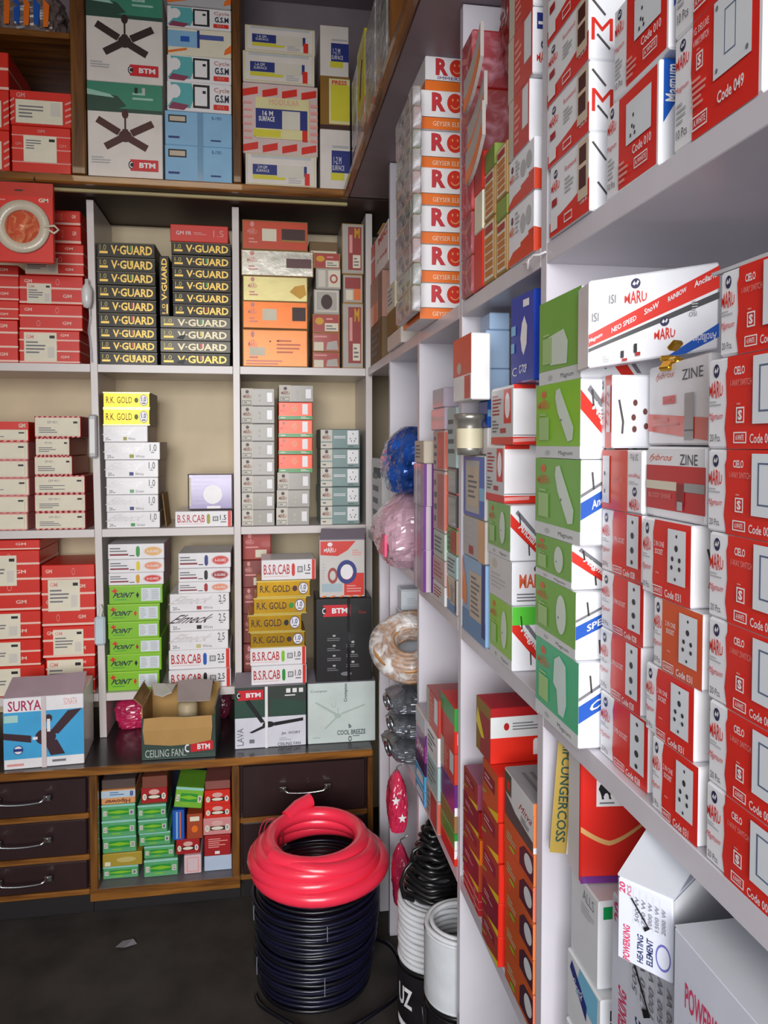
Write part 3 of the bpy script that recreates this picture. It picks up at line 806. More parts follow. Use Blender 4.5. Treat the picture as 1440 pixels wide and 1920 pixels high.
# third cell, bottom row : old red column
def oldm(B): emblem(B, 'F', .1, .55, .4, .95, m=PALER, dot=PALER); B.lines('F', .1, .4, .9, .52, 1, PALER); B.sticker('F', .45, .08, .85, .36, CREAM); B.use(None)
bstack('the column behind the gold cartons', g, ZL, [
    (450, 508, 998, 1049, OLDRED, oldm, {}, 'faded red carton'),
    (452, 500, 1050, 1100, M('dim_red_card', '8c4440', .5), oldm, {}, 'faded dark red carton'),
    (452, 500, 1101, 1150, M('dim_red_card', '8c4440', .5), oldm, {}, 'faded dark red carton'),
    (452, 500, 1151, 1206, M('dim_red_card', '8c4440', .5), oldm, {}, 'faded dark red carton'),
    (452, 500, 1207, 1275, M('dim_red_card', '8c4440', .5), oldm, {}, 'faded dark red carton')], d=.14, Y=YST+.06)
# ================================================================== upper cupboard contents (plane of the wooden front)
YUC = YU+.02; ZUT = ZU+.0275
g = 'cartons in the upper cupboard'
def gm_top(B): 
    B.r('F', 0, .78, 1, 1, RED); B.t('F', .1, .8, .24, .94, 'GM', PALER, bold=.02)
    for i in range(4): B.p('F', [(.9, .1+i*.18), (1, .18+i*.18), (1, .24+i*.18), (.9, .16+i*.18)], PALER); B.p('F', [(0, .1+i*.18), (.07, .18+i*.18), (.07, .24+i*.18), (0, .16+i*.18)], PALER)
    B.sticker('F', .09, .06, .86, .74, CREAM); B.lines('F', .14, .2, .55, .6, 4, GREYT, 2); B.r('F', .66, .3, .82, .7, M('pale_grey_print', 'd4cfc4', .6)); B.use(None)
def gm_bot(B):
    for y in (.22, .5, .78): B.r('F', 0, y, 1, y+.025, PALER)
    B.t('F', .44, .87, .56, .93, 'GM', PALER, bold=.02); B.t('F', .06, .58, .16, .64, 'GM', PALER); B.t('F', .8, .58, .92, .64, 'GM', PALER)
    B.sticker('F', .2, .24, .76, .8, CREAM); B.lines('F', .24, .5, .5, .72, 4, GREYT, 2); B.r('F', .63, .68, .73, .74, BLK); B.use(None)
bstack('the left cupboard cell', g, ZUT, [
    (19, 135, 172, 238, RED, gm_top, {}, 'red carton with a wide white label'),
    (22, 133, 239, 331, RED, gm_bot, {}, 'red carton with a square white label')], Y=YUC, d=.24)
bstack('the left cupboard cell at the edge', g, ZUT, [
    (-85, 16, 95, 170, RED, gm_red, dict(stripes=2), 'red striped carton'),
    (-85, 17, 171, 247, RED, gm_top, {}, 'red carton with white label'),
    (-85, 18, 248, 329, RED, gm_top, {}, 'red carton with white label')], Y=YUC, d=.24)
def fan4(B, face, cx, cy, s, m, asp):
    """ceiling fan with four blades seen from below, s = half width in face units"""
    y = lambda t: t*asp
    B.r(face, cx-.012, cy, cx+.012, cy+y(.8*s), m); B.e(face, cx, cy+y(.82*s), .12*s, y(.17*s), m)
    for a, b in ((-1, .58), (1, .52), (-.72, -.42), (.78, -.42)):
        L = 1.0; dx, dy = a*s, b*s
        nx, ny = -dy, dx; k = math.hypot(nx, ny); nx, ny = nx/k*.13*s, ny/k*.13*s
        B.p(face, [(cx+.22*dx-nx, cy+y(.22*dy-ny)), (cx+dx-nx, cy+y(dy-ny)), (cx+dx+nx, cy+y(dy+ny)), (cx+.22*dx+nx, cy+y(.22*dy+ny))][:: 1 if a > 0 else 1], m)
    B.e(face, cx, cy, .24*s, y(.22*s), m); B.p(face, [(cx-.18*s, cy), (cx+.18*s, cy), (cx+.09*s, cy+y(.26*s)), (cx-.09*s, cy+y(.26*s))], m)
def btm_badge(B, face, x0, y0, x1, y1):
    h = y1-y0; w = x1-x0
    B.use('brand_badge'); B.p(face, [(x0+.06*w, y0), (x1, y0), (x1, y1), (x0+.06*w, y1)], M('badge_red', 'd0202c', .4))
    B.e(face, x0+.08*w, y0+.5*h, .085*w, .34*h, BLK); B.ring(face, x0+.1*w, y0+.5*h, .07*w, .26*h, .35, WHITE, a0=60, a1=300); B.t(face, x0+.36*w, y0+.27*h, x0+.9*w, y0+.73*h, 'BTM', WHITE, bold=.04); B.use(None)
def fanbox(B, dark=False):
    asp = B.w/B.h
    B.r('F', 0, .69, 1, 1, M('sea_green_print', '3c8a70', .4, coat=.2)); B.r('F', 0, .69, 1, .73, DGREEN)
    B.p('F', [(0, .7), (.3, .7), (.52, .76), (.4, .86), (0, .9)], DGREEN); B.p('F', [(0, .86), (.36, .84), (.3, .875), (0, .92)], M('pale_sea_green', '9cc8b8', .4))
    B.lines('F', .6, .82, .9, .92, 2, M('pale_sea_green', '9cc8b8', .4)); B.r('F', .63, .9, .67, .96, BLK); B.r('F', .73, .9, .77, .96, LGREY)
    B.use('fan_picture'); fan4(B, 'F', .5, .44, .37, M('fan_maroon', '4a201c', .5) if not dark else M('fan_dark_brown', '2e1a18', .5), asp); B.use(None)
    B.lines('F', .05, .14, .32, .22, 3, LGREY); btm_badge(B, 'F', .54, .08, .94, .2)
    B.r('T', 0, 0, 1, 1, GREEN)
WARMW = M('warm_white_card', 'e2dad4', .45, coat=.15)
a = bstack('the upper cupboard', g, ZUT, [
    (160, 305, -18, 156, WARMW, fanbox, dict(dark=True, nm='fan_box'), 'fan box with a dark four-blade fan picture'),
    (162, 305, 157, 336, WARMW, fanbox, dict(nm='fan_box'), 'fan box with a maroon four-blade fan picture')], Y=YUC, d=.3)
def gsm(B):
    B.use('poster_print'); B.p('F', [(.0, .1), (.12, .5), (.05, .95), (.38, .95), (.42, .5), (.36, .1)], M('aqua_print', '5ab0b4', .4)); B.e('F', .12, .65, .09, .24, WHITE, 10); B.e('F', .3, .78, .07, .16, M('aqua_print', '5ab0b4', .4), 9); B.p('F', [(.02, .05), (.26, .02), (.34, .2), (.08, .28)], M('plum_patch', '8c3c58', .4)); B.use(None)
    B.r('F', .4, .12, .66, .92, BLK); B.r('F', .43, .2, .62, .84, WHITE); B.r('F', .55, .62, .6, .72, BLK)
    B.t('F', .73, .66, .97, .86, 'Cycle', M('rust_print', 'b05848', .4)); B.t('F', .74, .36, .96, .62, 'G.S.M', M('dark_navy_print', '1a2440', .4), bold=.03); B.r('F', .72, .1, .96, .28, RED); B.t('F', .78, .13, .9, .25, 'M.F.X.', PALER)
def mixed(B): B.r('F', 0, .3, .46, .9, LBLUE); B.r('F', .2, .5, .34, .7, BLUE); B.r('F', .46, .3, .5, .95, NAVY); B.r('F', .5, .62, .88, .8, M('slate_blue_print', '4a5aa0', .4)); B.p('F', [(0, .05), (.3, .2), (.3, .28), (0, .14)], ORANGE); B.p('F', [(.88, .1), (1, .2), (1, .5), (.9, .3)], ORANGE)
def bluebox(B): 
    B.r('F', .48, 0, .57, 1, M('mid_blue_card', '6a98bc', .4, coat=.3)); B.sticker('F', .05, .66, .32, .88, M('beige_paper', 'c8b8a4', .6)); B.frame('F', .05, .66, .32, .88, .02, BLK, .04); B.use(None)
    B.lines('F', .05, .16, .34, .3, 1, NAVY); B.t('F', .7, .8, .84, .9, 'B-1901', NAVY); B.lines('F', .68, .14, .95, .24, 1, NAVY)
bstack('the cupboard stack beside the fans', g, ZUT, [
    (313, 434, -32, 13, LGREY, mixed, {}, 'pale printed carton cut by the picture top'),
    (313, 434, 14, 53, WHITE, gsm, {}, 'white carton with a black framed card'),
    (314, 434, 54, 104, CREAM, mixed, {}, 'cream carton with a light blue panel'),
    (313, 434, 105, 153, WHITE, gsm, {}, 'white carton with a black framed card'),
    (313, 434, 154, 208, WHITE, gsm, {}, 'white carton with a black framed card'),
    (309, 436, 209, 272, LBLUE, bluebox, {}, 'light blue carton'),
    (309, 437, 273, 341, LBLUE, bluebox, {}, 'light blue carton')], Y=YUC, d=.26)
def surf(B, t1='1-A GM', wide=False, off=0.):
    B.r('F', .08, .86, .92, .95, M('pale_blue_line', 'c0c4c8', .5)); B.r('F', .1, .34, .86, .66, NAVY); B.r('F', .1, .2, .56, .33, M('lemon_print', 'd8d038', .4))
    B.t('F', .17, .52, .3, .62, t1, WHITE); B.t('F', .15, .42, .33, .5, 'SURFACE', WHITE); B.sticker('F', .44, .28, .82, .66, M('warm_white_paper', 'd8d2c4', .5)); B.lines('F', .6, .1, .8, .3, 3, LGREY); B.use(None); B.r('F', .83, .06, .9, .44, RED)
    B.frame('F', .02, .04, .97, .97, .008, M('lemon_edge', 'd8cc88', .5), .02)
def wrapped(B):
    for y0 in (.02, .8):
        for i in range(4): B.p('F', [(i*.26, y0), (i*.26+.2, y0+.05), (i*.26+.2, y0+.15), (i*.26, y0+.1)], RED)
    for i in range(6): B.r('F', 0, .2+i*.1, .12, .23+i*.1, PALER); B.r('F', .9, .2+i*.1, 1, .24+i*.1, PALER)
    B.use('front_panel'); B.r('F', .17, .22, .88, .8, M('cream_panel', 'e0d8a0', .5)); B.t('F', .35, .7, .75, .78, 'MODULAR', PALER); B.r('F', .17, .36, .86, .64, NAVY); B.t('F', .26, .54, .4, .61, '16 M', WHITE, bold=.02); B.t('F', .21, .46, .42, .53, 'SURFACE', WHITE, bold=.02); B.r('F', .14, .24, .5, .34, M('lemon_print', 'd8d038', .4)); B.r('F', .52, .36, .76, .62, M('warm_white_paper', 'd8d2c4', .5)); B.r('F', .79, .2, .86, .36, RED); B.use(None)
bstack('the third cupboard cell', g, ZUT, [
    (459, 591, 50, 98, WARMW, surf, {}, 'white carton with a navy band'),
    (455, 590, 99, 157, WARMW, surf, {}, 'white carton with a navy band and torn label'),
    (455, 596, 158, 290, M('pinkish_card', 'd8c0bc', .4, coat=.5), wrapped, {}, 'large pink and white wrapped carton'),
    (460, 594, 291, 352, WARMW, surf, dict(t1='2-M GM'), 'white carton with a navy band')], Y=YUC, d=.28)
def surf2(B): B.r('F', .38, .3, 1, .66, NAVY); B.r('F', .35, .18, .8, .3, M('lemon_print', 'd8d038', .4)); B.t('F', .45, .44, .7, .56, '1-2 M', WHITE); B.t('F', .4, .34, .8, .42, 'SURFACE', WHITE); B.r('F', .4, .7, .95, .74, LGREY)
def pres(B): B.r('F', .3, .1, 1, .95, M('cream_panel', 'e0d8a0', .5)); B.r('F', .36, .16, 1, .84, M('lemon_print', 'd8d038', .4)); B.t('F', .4, .84, .9, .92, 'PRESS', RED, bold=.03); B.r('F', 0, 0, 1, .08, DKBROWN)
bstack('the cupboard corner', g, ZUT, [
    (600, 654, 47, 139, WARMW, surf2, {}, 'white carton with a navy block'),
    (600, 656, 140, 236, M('mustard_brown_card', '8c6420', .5), pres, {}, 'brown and yellow carton'),
    (600, 657, 237, 350, WARMW, surf2, {}, 'tall white carton with a navy block')], Y=YUC+.02, d=.26)
# blue and orange bag on the middle shelf
from mathutils import noise as _ns
def bag(name, loc, w, h, d, m, seed=1, rz=0, nu=44, nv=26, rough=.16):
    """a filled soft plastic bag with crumpled sides, pinched at the top"""
    b = MB(); vs = []; fs = []
    for j in range(nv+1):
        t = j/nv
        prof = math.sin(math.pi*min(1, (t*.80+.16)))**.4*(1 if t < .7 else 1-.5*((t-.7)/.3)**2)
        for i in range(nu):
            a = 2*math.pi*i/nu
            ca, sa = math.cos(a), math.sin(a)
            q = Vector((ca*1.6+seed*3.1, sa*1.6, t*2.2))
            k = 1+rough*(.9*_ns.noise(q)+.8*abs(_ns.noise(q*2.7))+.45*abs(_ns.noise(q*6.1)))-rough*.45
            sx = math.copysign(abs(ca)**.7, ca); sy = math.copysign(abs(sa)**.7, sa)
            vs.append((w/2*prof*k*sx, d/2*prof*k*sy, h*t+(.02*h*_ns.noise(q*3) if 0 < j < nv else 0)))
    for j in range(nv):
        for i in range(nu): fs.append((j*nu+i, j*nu+(i+1) % nu, (j+1)*nu+(i+1) % nu, (j+1)*nu+i))
    fs.append(tuple(range(nu))[::-1]); fs.append(tuple(nv*nu+i for i in range(nu)))
    b.add(vs, fs, m, False)
    o = b.build(name); o.location = loc; o.rotation_euler = (0, 0, rz)
    return o
PRB = M('blue_orange_bag', '7a6a68', .25, var=.5, scale=26, coat=.5)
o = bag('plastic_bag', (atY(55, 45, YU+.1).x, YU+.12, zt+.001 if isinstance(zt, float) else atY(60, 55, YU).z+.001), .24, .2, .16, PRB, 3)
tag(o, 'printed blue and orange plastic bag on the wooden cupboard shelf, top left', 'bag')
b = MB(); 
for i in range(5): b.add([(-.06+i*.03, -.081, .03+.012*(i % 2)), (-.045+i*.03, -.083, .03), (-.04+i*.03, -.083, .1), (-.06+i*.03, -.081, .12)], [(0, 1, 2, 3)], BLUE if i % 2 else ORANGE)
b.build('print', o)

# red hanging pack with the round lamp, hooked on the cupboard edge
Yp = YU-.03
A = atY(0, 490, Yp); Bp = atY(99, 345, Yp)
B = Carton(.245, Bp.z-A.z, .02, RED)
B.r('F', 0, .83, 1, 1, M('red_flap', 'c4301c', .4, coat=.3)); B.e('F', .58, .9, .06, .012, DKBROWN)
B.t('F', .82, .76, .94, .81, 'GM', CREAM, bold=.03); B.lines('F', .04, .1, .3, .16, 2, PALER); B.lines('F', .3, .76, .5, .79, 1, PALER)
o = B.place('hanging_pack', (Bp.x-.1225, Yp, A.z), R(0))
tag(o, 'red hanging pack with a round clear lamp window at the cupboard edge', 'hanging pack')
lc = atY(42, 425, Yp-.004)
mx = Matrix.Rotation(R(90), 4, 'X')
b = MB(); b.lathe([(.052, 0), (.054, .008), (.082, .009), (.084, .002)], M('pale_grey_plastic', 'cfc4b0', .3, coat=.3), n=32, mtx=mx); c = b.build('lamp_ring'); c.location = lc-Vector((0, .0, 0))
b = MB(); b.lathe([(0.0, .032), (.02, .029), (.04, .018), (.052, .002)], film('clear_orange_dome', 'f0a070', .5), n=28, mtx=mx); d2 = b.build('lamp_dome', c)
b = MB(); b.tube([(.07, -.012, -.0), (.1, -.012, .004), (.112, -.01, -.008), (.098, -.01, -.02), (.082, -.01, -.01)], .004, M('pale_grey_plastic', 'cfc4b0', .3), 6); b.build('cord', c)
b = MB(); b.tube([(.0, 0, 0), (0, -.0, .02), (0, .0085, .03)], .002, STEEL, 6)
p0 = o
c.parent = p0; c.location = lc-Vector(p0.location)
h = b.build('hook', p0); h.location = (.06, .02, Bp.z-A.z+.0005-.002)

# ================================================================== boxes on the counter
def flat(name, pts, m, parent=None, th=.003):
    """bent card from a grid of points (rows), with thickness"""
    b = MB(); n = len(pts); k = len(pts[0]); P_ = [Vector(p) for r_ in pts for p in r_]
    nrm = (P_[1]-P_[0]).cross(P_[k]-P_[0]).normalized()*th
    vs = P_+[p+nrm for p in P_]; N = n*k; fs = []
    for i in range(n-1):
        for j in range(k-1):
            q = (i*k+j, i*k+j+1, (i+1)*k+j+1, (i+1)*k+j); fs.append(q); fs.append(tuple(N+x for x in q[::-1]))
    edge = [(0, j) for j in range(k)]+[(i, k-1) for i in range(1, n)]+[(n-1, j) for j in range(k-2, -1, -1)]+[(i, 0) for i in range(n-2, 0, -1)]
    for a, q in zip(edge, edge[1:]+edge[:1]):
        x, y = a[0]*k+a[1], q[0]*k+q[1]; fs.append((x, N+x, N+y, y))
    b.add(vs, fs, m)
    return b.build(name, parent)
CARDG = M('grey_inside_card', '9a8c88', .7)
# blue fan box, left
Yb = 2.53
A = atZ(8, 1430, ZT); Q = atY(158, 1415, 2.50)
w = (atY(158, 1360, 2.51)-atY(8, 1360, 2.51)).x; h = atY(80, 1308, 2.52).z-ZT
B = Carton(w, h, .2, WHITE)
B.r('F', 0, .14, 1, .80, SKY); B.t('F', .06, .815, .47, .96, 'SURYA', M('red_violet_print', 'b03058', .4), bold=.015); B.t('F', .75, .86, .92, .96, 'SONATA', PALER); B.r('F', .01, .66, .18, .76, M('pale_teal_print', 'a8d4cc', .5))
B.use('fan_picture'); MR = M('fan_plum', '3a1c26', .5); asp = w/h
B.p('F', [(.0, .52), (.34, .46), (.34, .36), (.0, .43)], MR); B.p('F', [(.56, .48), (.68, .46), (.98, .8), (.8, .78)], MR); B.p('F', [(.5, .36), (.66, .38), (.76, .17), (.58, .16)], MR)
B.e('F', .52, .43, .13, .115, MR); B.e('F', .56, .69, .045, .055, MR); B.r('F', .54, .5, .58, .68, WHITE); B.r('F', .36, .40, .42, .44, WHITE); B.use(None)
B.e('F', .18, .27, .06, .065, NAVY); B.e('F', .18, .27, .05, .055, WHITE); B.r('F', .125, .25, .235, .29, NAVY); B.lines('F', .04, .03, .4, .1, 1, PALER); B.lines('F', .6, .05, .9, .12, 1, GREYT)
B.use('tape'); B.r('F', .47, 0, .53, 1, M('packing_tape', 'd8cccc', .2, coat=.5)); B.use(None)
o = B.place('fan_box', (atY(83, 1400, Yb).x, Yb, ZT+.0006), R(3.5)); tag(o, 'blue and white ceiling fan box on the counter, left of the torn box', 'box')
for s, xx in ((-1, 0),):
    f = flat('flap', [[(-w/2, .004, h), (0, .004, h), (w/2, .004, h)], [(-w/2+.012, .075, h+.045), (0, .07, h+.045), (w/2, .075, h+.05)]], M('mauve_grey_card', 'a49098', .6), o)
# torn open fan box
A = atY(265, 1425, 2.525); Z2 = atY(405, 1425, 2.525); w = Z2.x-A.x; Yb = 2.525; hh = atY(330, 1345, Yb).z-ZT; d = .2
ro = empty('fan_box', ((A.x+Z2.x)/2, Yb, ZT+.0008), R(-1.5)); tag(ro, 'torn open dark green fan box with brown flaps on the counter', 'box')
def wallbox(name, c, hf, m): b = MB(); b.box(c, hf, m, .001); return b.build(name, ro)
DGC = M('dark_green_card', '344840', .45, coat=.2)
wallbox('front_panel', (0, .002, hh*.5), (w/2-.001, .002, hh*.5), DGC)
wallbox('side_panel', (-w/2+.002, d/2+.002, hh*.62), (.002, d/2-.003, hh*.62), TAN); wallbox('side_panel', (w/2-.002, d/2+.002, hh*.6), (.002, d/2-.003, hh*.6), DGC)
wallbox('back_panel', (0, d, hh*.68), (w/2-.001, .002, hh*.68), TAN); wallbox('bottom_panel', (0, d/2, .002), (w/2-.005, d/2-.006, .002), TAN)
BB = Carton(w, hh, .2, DGC); BB.meshes[None] = MB(); BB.cur = None
BB.t('F', .05, .06, .6, .24, 'CEILING FAN..', M('pale_lettering', 'b8c0b8', .5)); BB.p('F', [(.66, .14), (.96, .18), (.96, .4), (.66, .36)], M('badge_red', 'd0202c', .4)); BB.t('F', .75, .2, .92, .33, 'BTM', WHITE, bold=.03); BB.ring('F', .62, .24, .04, .1, .4, WHITE, a0=60, a1=300)
pr = BB.meshes[None].build('front_print', ro)
z0 = hh
fl = flat('flap', [[(-w*.46, -.003, z0+.0), (-w*.2, -.003, z0+.004), (w*.1, -.003, z0), (w*.45, -.003, z0+.002)],
                   [(-w*.47, -.014, z0-.035), (-w*.2, -.016, z0-.036), (w*.12, -.015, z0-.035), (w*.46, -.013, z0-.034)],
                   [(-w*.45, -.012, z0-.082), (-w*.1, -.014, z0-.09), (w*.2, -.013, z0-.088), (w*.44, -.012, z0-.078)]], TAN, ro, .003)
flat('flap', [[(-w*.05, d-.005, hh*1.36), (w*.25, d-.005, hh*1.36), (w*.42, d-.005, hh*1.36)], [(-w*.08, d-.06, hh*1.56), (w*.25, d-.06, hh*1.58), (w*.42, d-.07, hh*1.56)], [(-w*.06, d-.13, hh*1.22), (w*.25, d-.13, hh*1.2), (w*.4, d-.135, hh*1.22)]], CARDG, ro)
flat('flap', [[(-w*.48, d-.005, hh*1.36), (-w*.28, d-.005, hh*1.37), (-w*.1, d-.005, hh*1.36)], [(-w*.46, d-.05, hh*1.5), (-w*.28, d-.05, hh*1.48), (-w*.12, d-.05, hh*1.44)], [(-w*.4, d-.09, hh*1.32), (-w*.28, d-.1, hh*1.28), (-w*.15, d-.095, hh*1.36)]], GREYC, ro)
flat('flap', [[(-w/2-.001, .02, hh*1.24), (-w/2-.001, d-.03, hh*1.24)], [(-w/2-.03, .025, hh*1.42), (-w/2-.022, d-.03, hh*1.5)], [(-w/2-.016, .03, hh*1.56), (-w/2-.01, d-.05, hh*1.6)]], BROWN, ro)
b = MB(); b.lathe([(0, 0), (.03, 0), (.034, .004), (.034, .075), (.028, .08), (0, .08)], M('beige_motor_housing', 'b8a684', .5), n=24); c = b.build('motor_canopy'); tag(c, 'beige cup shaped fan canopy inside the torn open fan box', 'fan canopy'); c.location = (ro.location.x+.02, Yb+.1, ZT+.006)
c.scale = (1, 1, 1.9)
# fan boxes carrying the stacks
Yb = 2.57
def lava(B):
    B.r('F', 0, .5, 1, 1, M('olive_black_print', '3a423c', .4, coat=.2)); B.p('F', [(0, .5), (.45, .5), (.45, .8), (0, .86)], DGREEN); B.p('F', [(.5, .5), (1, .5), (1, .72), (.5, .8)], DGREEN)
    btm_badge(B, 'F', .02, .79, .4, .95)
    for i in range(3): B.r('F', .72+.09*i, .88, .78+.09*i, .95, WHITE)
    B.lines('F', .7, .82, .96, .86, 1, WHITE)
    B.use('fan_picture'); FB = M('fan_black', '1c1c20', .4)
    B.p('F', [(.14, .78), (.2, .8), (.42, .42), (.36, .41)], FB); B.p('F', [(.55, .41), (.96, .46), (.96, .41), (.55, .35)], FB); B.p('F', [(.4, .37), (.42, .33), (.24, .25), (.2, .265)], FB); B.e('F', .47, .38, .085, .05, FB); B.use(None)
    B.t('F', .03, .06, .12, .34, 'LAVA', GREYT, rot=90); B.t('F', .65, .19, .92, .245, 'Jet  IVORY', BLK); B.t('F', .6, .02, .92, .07, 'CEILING FAN', BLK); B.lines('F', .62, .1, .8, .16, 2, LGREY); B.r('F', .2, .09, .27, .15, GREYT)
    B.use('tape'); B.r('F', .42, 0, .46, 1, WHITE); B.use(None); B.r('T', 0, 0, 1, 1, M('grey_top_card', 'a098a4', .6))  # top face greyer than the front
zl = atY(508, 1286, Yb).z
B = bcarton(440, 574, 1286, 1408, Yb, M('bluish_white_card', 'dcdce6', .4, coat=.2), .17, z0=ZT+.0006, z1=zl); lava(B); o = B.place('fan_box', B.loc, R(.6)); tag(o, 'white and dark green fan box with a black fan under the gold cartons', 'box')
def crom(B):
    PG = M('pale_fan_print', 'aebfb8', .5); K = M('dark_slate_print', '3c444c', .5)
    B.t('F', .04, .84, .28, .89, 'Crompton', K); B.use('fan_picture')
    for q in ([(.1, .68), (.12, .7), (.42, .5), (.4, .46)], [(.48, .46), (.84, .6), (.84, .63), (.5, .5)], [(.4, .42), (.44, .42), (.26, .24), (.24, .25)]): B.p('F', q, PG)
    B.e('F', .44, .45, .05, .04, PG); B.r('F', .435, .46, .445, .6, PG); B.ring('F', .38, .64, .035, .05, .25, PG, a0=150, a1=400); B.use(None)
    B.t('F', .53, .68, .59, .98, 'Crompton', K, rot=90, bold=.015); B.t('F', .43, .13, .85, .21, 'COOL BREEZE', K, bold=.012); B.lines('F', .66, .09, .84, .12, 1, GREYT); B.t('F', .6, .24, .64, .31, 'b', K, bold=.03); B.ring('F', .62, .06, .025, .045, .35, K); B.lines('F', .07, .09, .27, .12, 1, LGREY)
    B.r('T', 0, 0, 1, 1, M('grey_top_card', 'a098a4', .6))  # same grey top face as the neighbouring fan box
B = bcarton(577, 704, 1286, 1403, Yb, M('mint_white_card', 'ccd8d4', .45, coat=.15), .17, z0=ZT+.0006, z1=zl); crom(B); o = B.place('fan_box', B.loc, R(-.6)); tag(o, 'pale mint fan box under the black box', 'box')
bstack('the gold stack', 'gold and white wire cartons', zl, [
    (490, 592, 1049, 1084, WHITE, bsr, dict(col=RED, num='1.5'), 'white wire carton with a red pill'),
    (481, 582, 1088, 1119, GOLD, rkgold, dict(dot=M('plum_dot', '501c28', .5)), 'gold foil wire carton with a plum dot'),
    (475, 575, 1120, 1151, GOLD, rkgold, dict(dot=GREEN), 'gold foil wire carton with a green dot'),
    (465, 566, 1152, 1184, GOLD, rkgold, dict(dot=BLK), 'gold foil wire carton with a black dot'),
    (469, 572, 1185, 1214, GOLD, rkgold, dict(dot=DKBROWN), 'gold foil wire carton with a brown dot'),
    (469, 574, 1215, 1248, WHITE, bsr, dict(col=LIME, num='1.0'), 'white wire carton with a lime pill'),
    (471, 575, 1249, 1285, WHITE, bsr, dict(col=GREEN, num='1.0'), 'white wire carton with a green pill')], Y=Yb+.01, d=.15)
def blackbox(B):
    btm_badge(B, 'F', .1, .78, .62, .92); B.t('F', .76, .81, .9, .845, 'Class', DRED)
    for i, (x, y) in enumerate(((.32, .52), (.32, .4), (.32, .28), (.32, .16), (.66, .44), (.66, .32), (.66, .2))):
        (B.e('F', x, y+.03, .03, .014, LGREY, 12) if x > .5 else B.r('F', x-.02, y+.02, x+.03, y+.04, LGREY)); B.lines('F', x-.12, y-.035, x+.13, y+.01, 2, GREYT, i)
    B.e('F', .54, .09, .1, .025, GREYT, 12); B.use('tape'); B.r('F', .56, 0, .61, 1, M('glossy_black_tape', '222024', .12, coat=.6)); B.use(None)
zk = atY(645, 1122, Yb).z
B = bcarton(592, 697, 1122, 1286, Yb+.01, BLACKC, .15, z0=zl+.001, z1=zk); blackbox(B); o = B.place('fan_box', B.loc, R(-1)); tag(o, 'tall black carton with red badge standing on the pale mint fan box', 'box')
def iron(B):
    B.p('F', [(.02, .74), (.4, .72), (.62, .82), (.8, .98), (.02, .98)], RED); emblem(B, 'F', .1, .78, .36, .96, m=WHITE, dot=WHITE); B.lines('F', .72, .72, .95, .84, 3, PALER); B.lines('F', .06, .3, .12, .6, 6, LGREY)
    B.use('product_picture'); B.ring('F', .29, .38, .11, .14, .4, M('brick_print', 'a04038', .4)); B.ring('F', .6, .44, .22, .21, .35, NAVY); B.e('F', .6, .44, .13, .12, WHITE); B.r('F', .55, .6, .7, .64, WHITE); B.use(None)
    B.r('F', .54, .03, .98, .42, RED); B.lines('F', .6, .08, .95, .22, 3, PALER); B.e('F', .6, .44, .135, .13, WHITE); B.ring('F', .6, .44, .22, .21, .35, NAVY)
    B.r('F', .05, .1, .5, .24, M('pale_slate_print', 'a8bcc4', .5)); 
    for i in range(5): B.p('F', [(.02+.2*i, .0), (.1+.2*i, .0), (.16+.2*i, .03), (.08+.2*i, .03)], ORANGE)
B = bcarton(599, 684, 1012, 1121, Yb+.02, M('pale_grey_card', 'cfcac6', .45, coat=.2), .12, z0=zk+.001); iron(B); o = B.place('iron_box', B.loc, R(-2)); tag(o, 'red and pale grey box with a blue iron picture on the black carton', 'box')
flat('lid_flap', [[(-B.w/2, .005, B.h), (0, .005, B.h), (B.w/2, .005, B.h)], [(-B.w/2+.01, .08, B.h+.03), (0, .08, B.h+.028), (B.w/2+.012, .08, B.h+.03)]], M('dusty_lilac_card', '8c8290', .7), o)
# pink bag in the recess under the shelf
o = bag('plastic_bag', (atY(250, 1370, 2.86).x, 2.86, ZT+.001), .13, .125, .12, M('magenta_plastic', 'c02858', .25, coat=.5, var=.3), 5); tag(o, 'magenta plastic bag in the recess left of the torn fan box', 'bag')
o = bag('plastic_bag', (atY(412, 1370, 2.9).x, 2.9, ZT+.001), .09, .12, .08, M('dark_magenta_plastic', '6a2038', .3, coat=.4, var=.3), 6); tag(o, 'dark red plastic bag in the recess right of the torn fan box', 'bag')

# ================================================================== battery boxes in the open compartment
Yn = YC+.045; zn = zb0+.0185
GB = M('pale_green_card', '5fae74', .35, coat=.5, var=.25)
def batt(B, n=''):
    B.r('F', .2, .3, .8, .7, GREEN); B.lines('F', .3, .12, .75, .28, 1, LIME); B.p('F', [(.1, .5), (.5, .62), (.9, .5), (.5, .4)], LIME); B.r('F', .05, .3, .16, .62, CREAM); B.r('F', .83, .3, .95, .62, CREAM)
    B.t('F', .85, .34, .93, .58, n or '8', NAVY, bold=.03); B.t('F', .06, .36, .15, .56, '25', NAVY); B.r('F', 0, .88, 1, 1, M('aqua_wrap', '98d0c4', .2, coat=.5))
def hip(B): B.r('F', 0, .46, 1, .95, M('pale_blue_panel', 'b8ccd8', .5)); B.t('F', .84, .52, .94, .88, '8', NAVY, rot=180, bold=.03); B.lines('F', .25, .6, .7, .9, 2, M('mid_blue_print', '4a78b0', .5)); B.t('F', .1, .06, .85, .42, 'Hipower', M('brown_print', '7a3c1c', .5), rot=180, bold=.03)
def redb(B, n='8'):
    B.e('F', .5, .7, .2, .16, M('pale_pink_print', 'dca8a0', .5)); B.r('F', .25, .28, .78, .52, BLK); B.e('F', .5, .4, .22, .1, CREAM); B.e('F', .86, .42, .08, .2, CREAM); B.t('F', .83, .32, .89, .54, n, NAVY, bold=.03); B.e('F', .14, .42, .08, .2, CREAM); B.t('F', .1, .34, .18, .52, '25', NAVY)
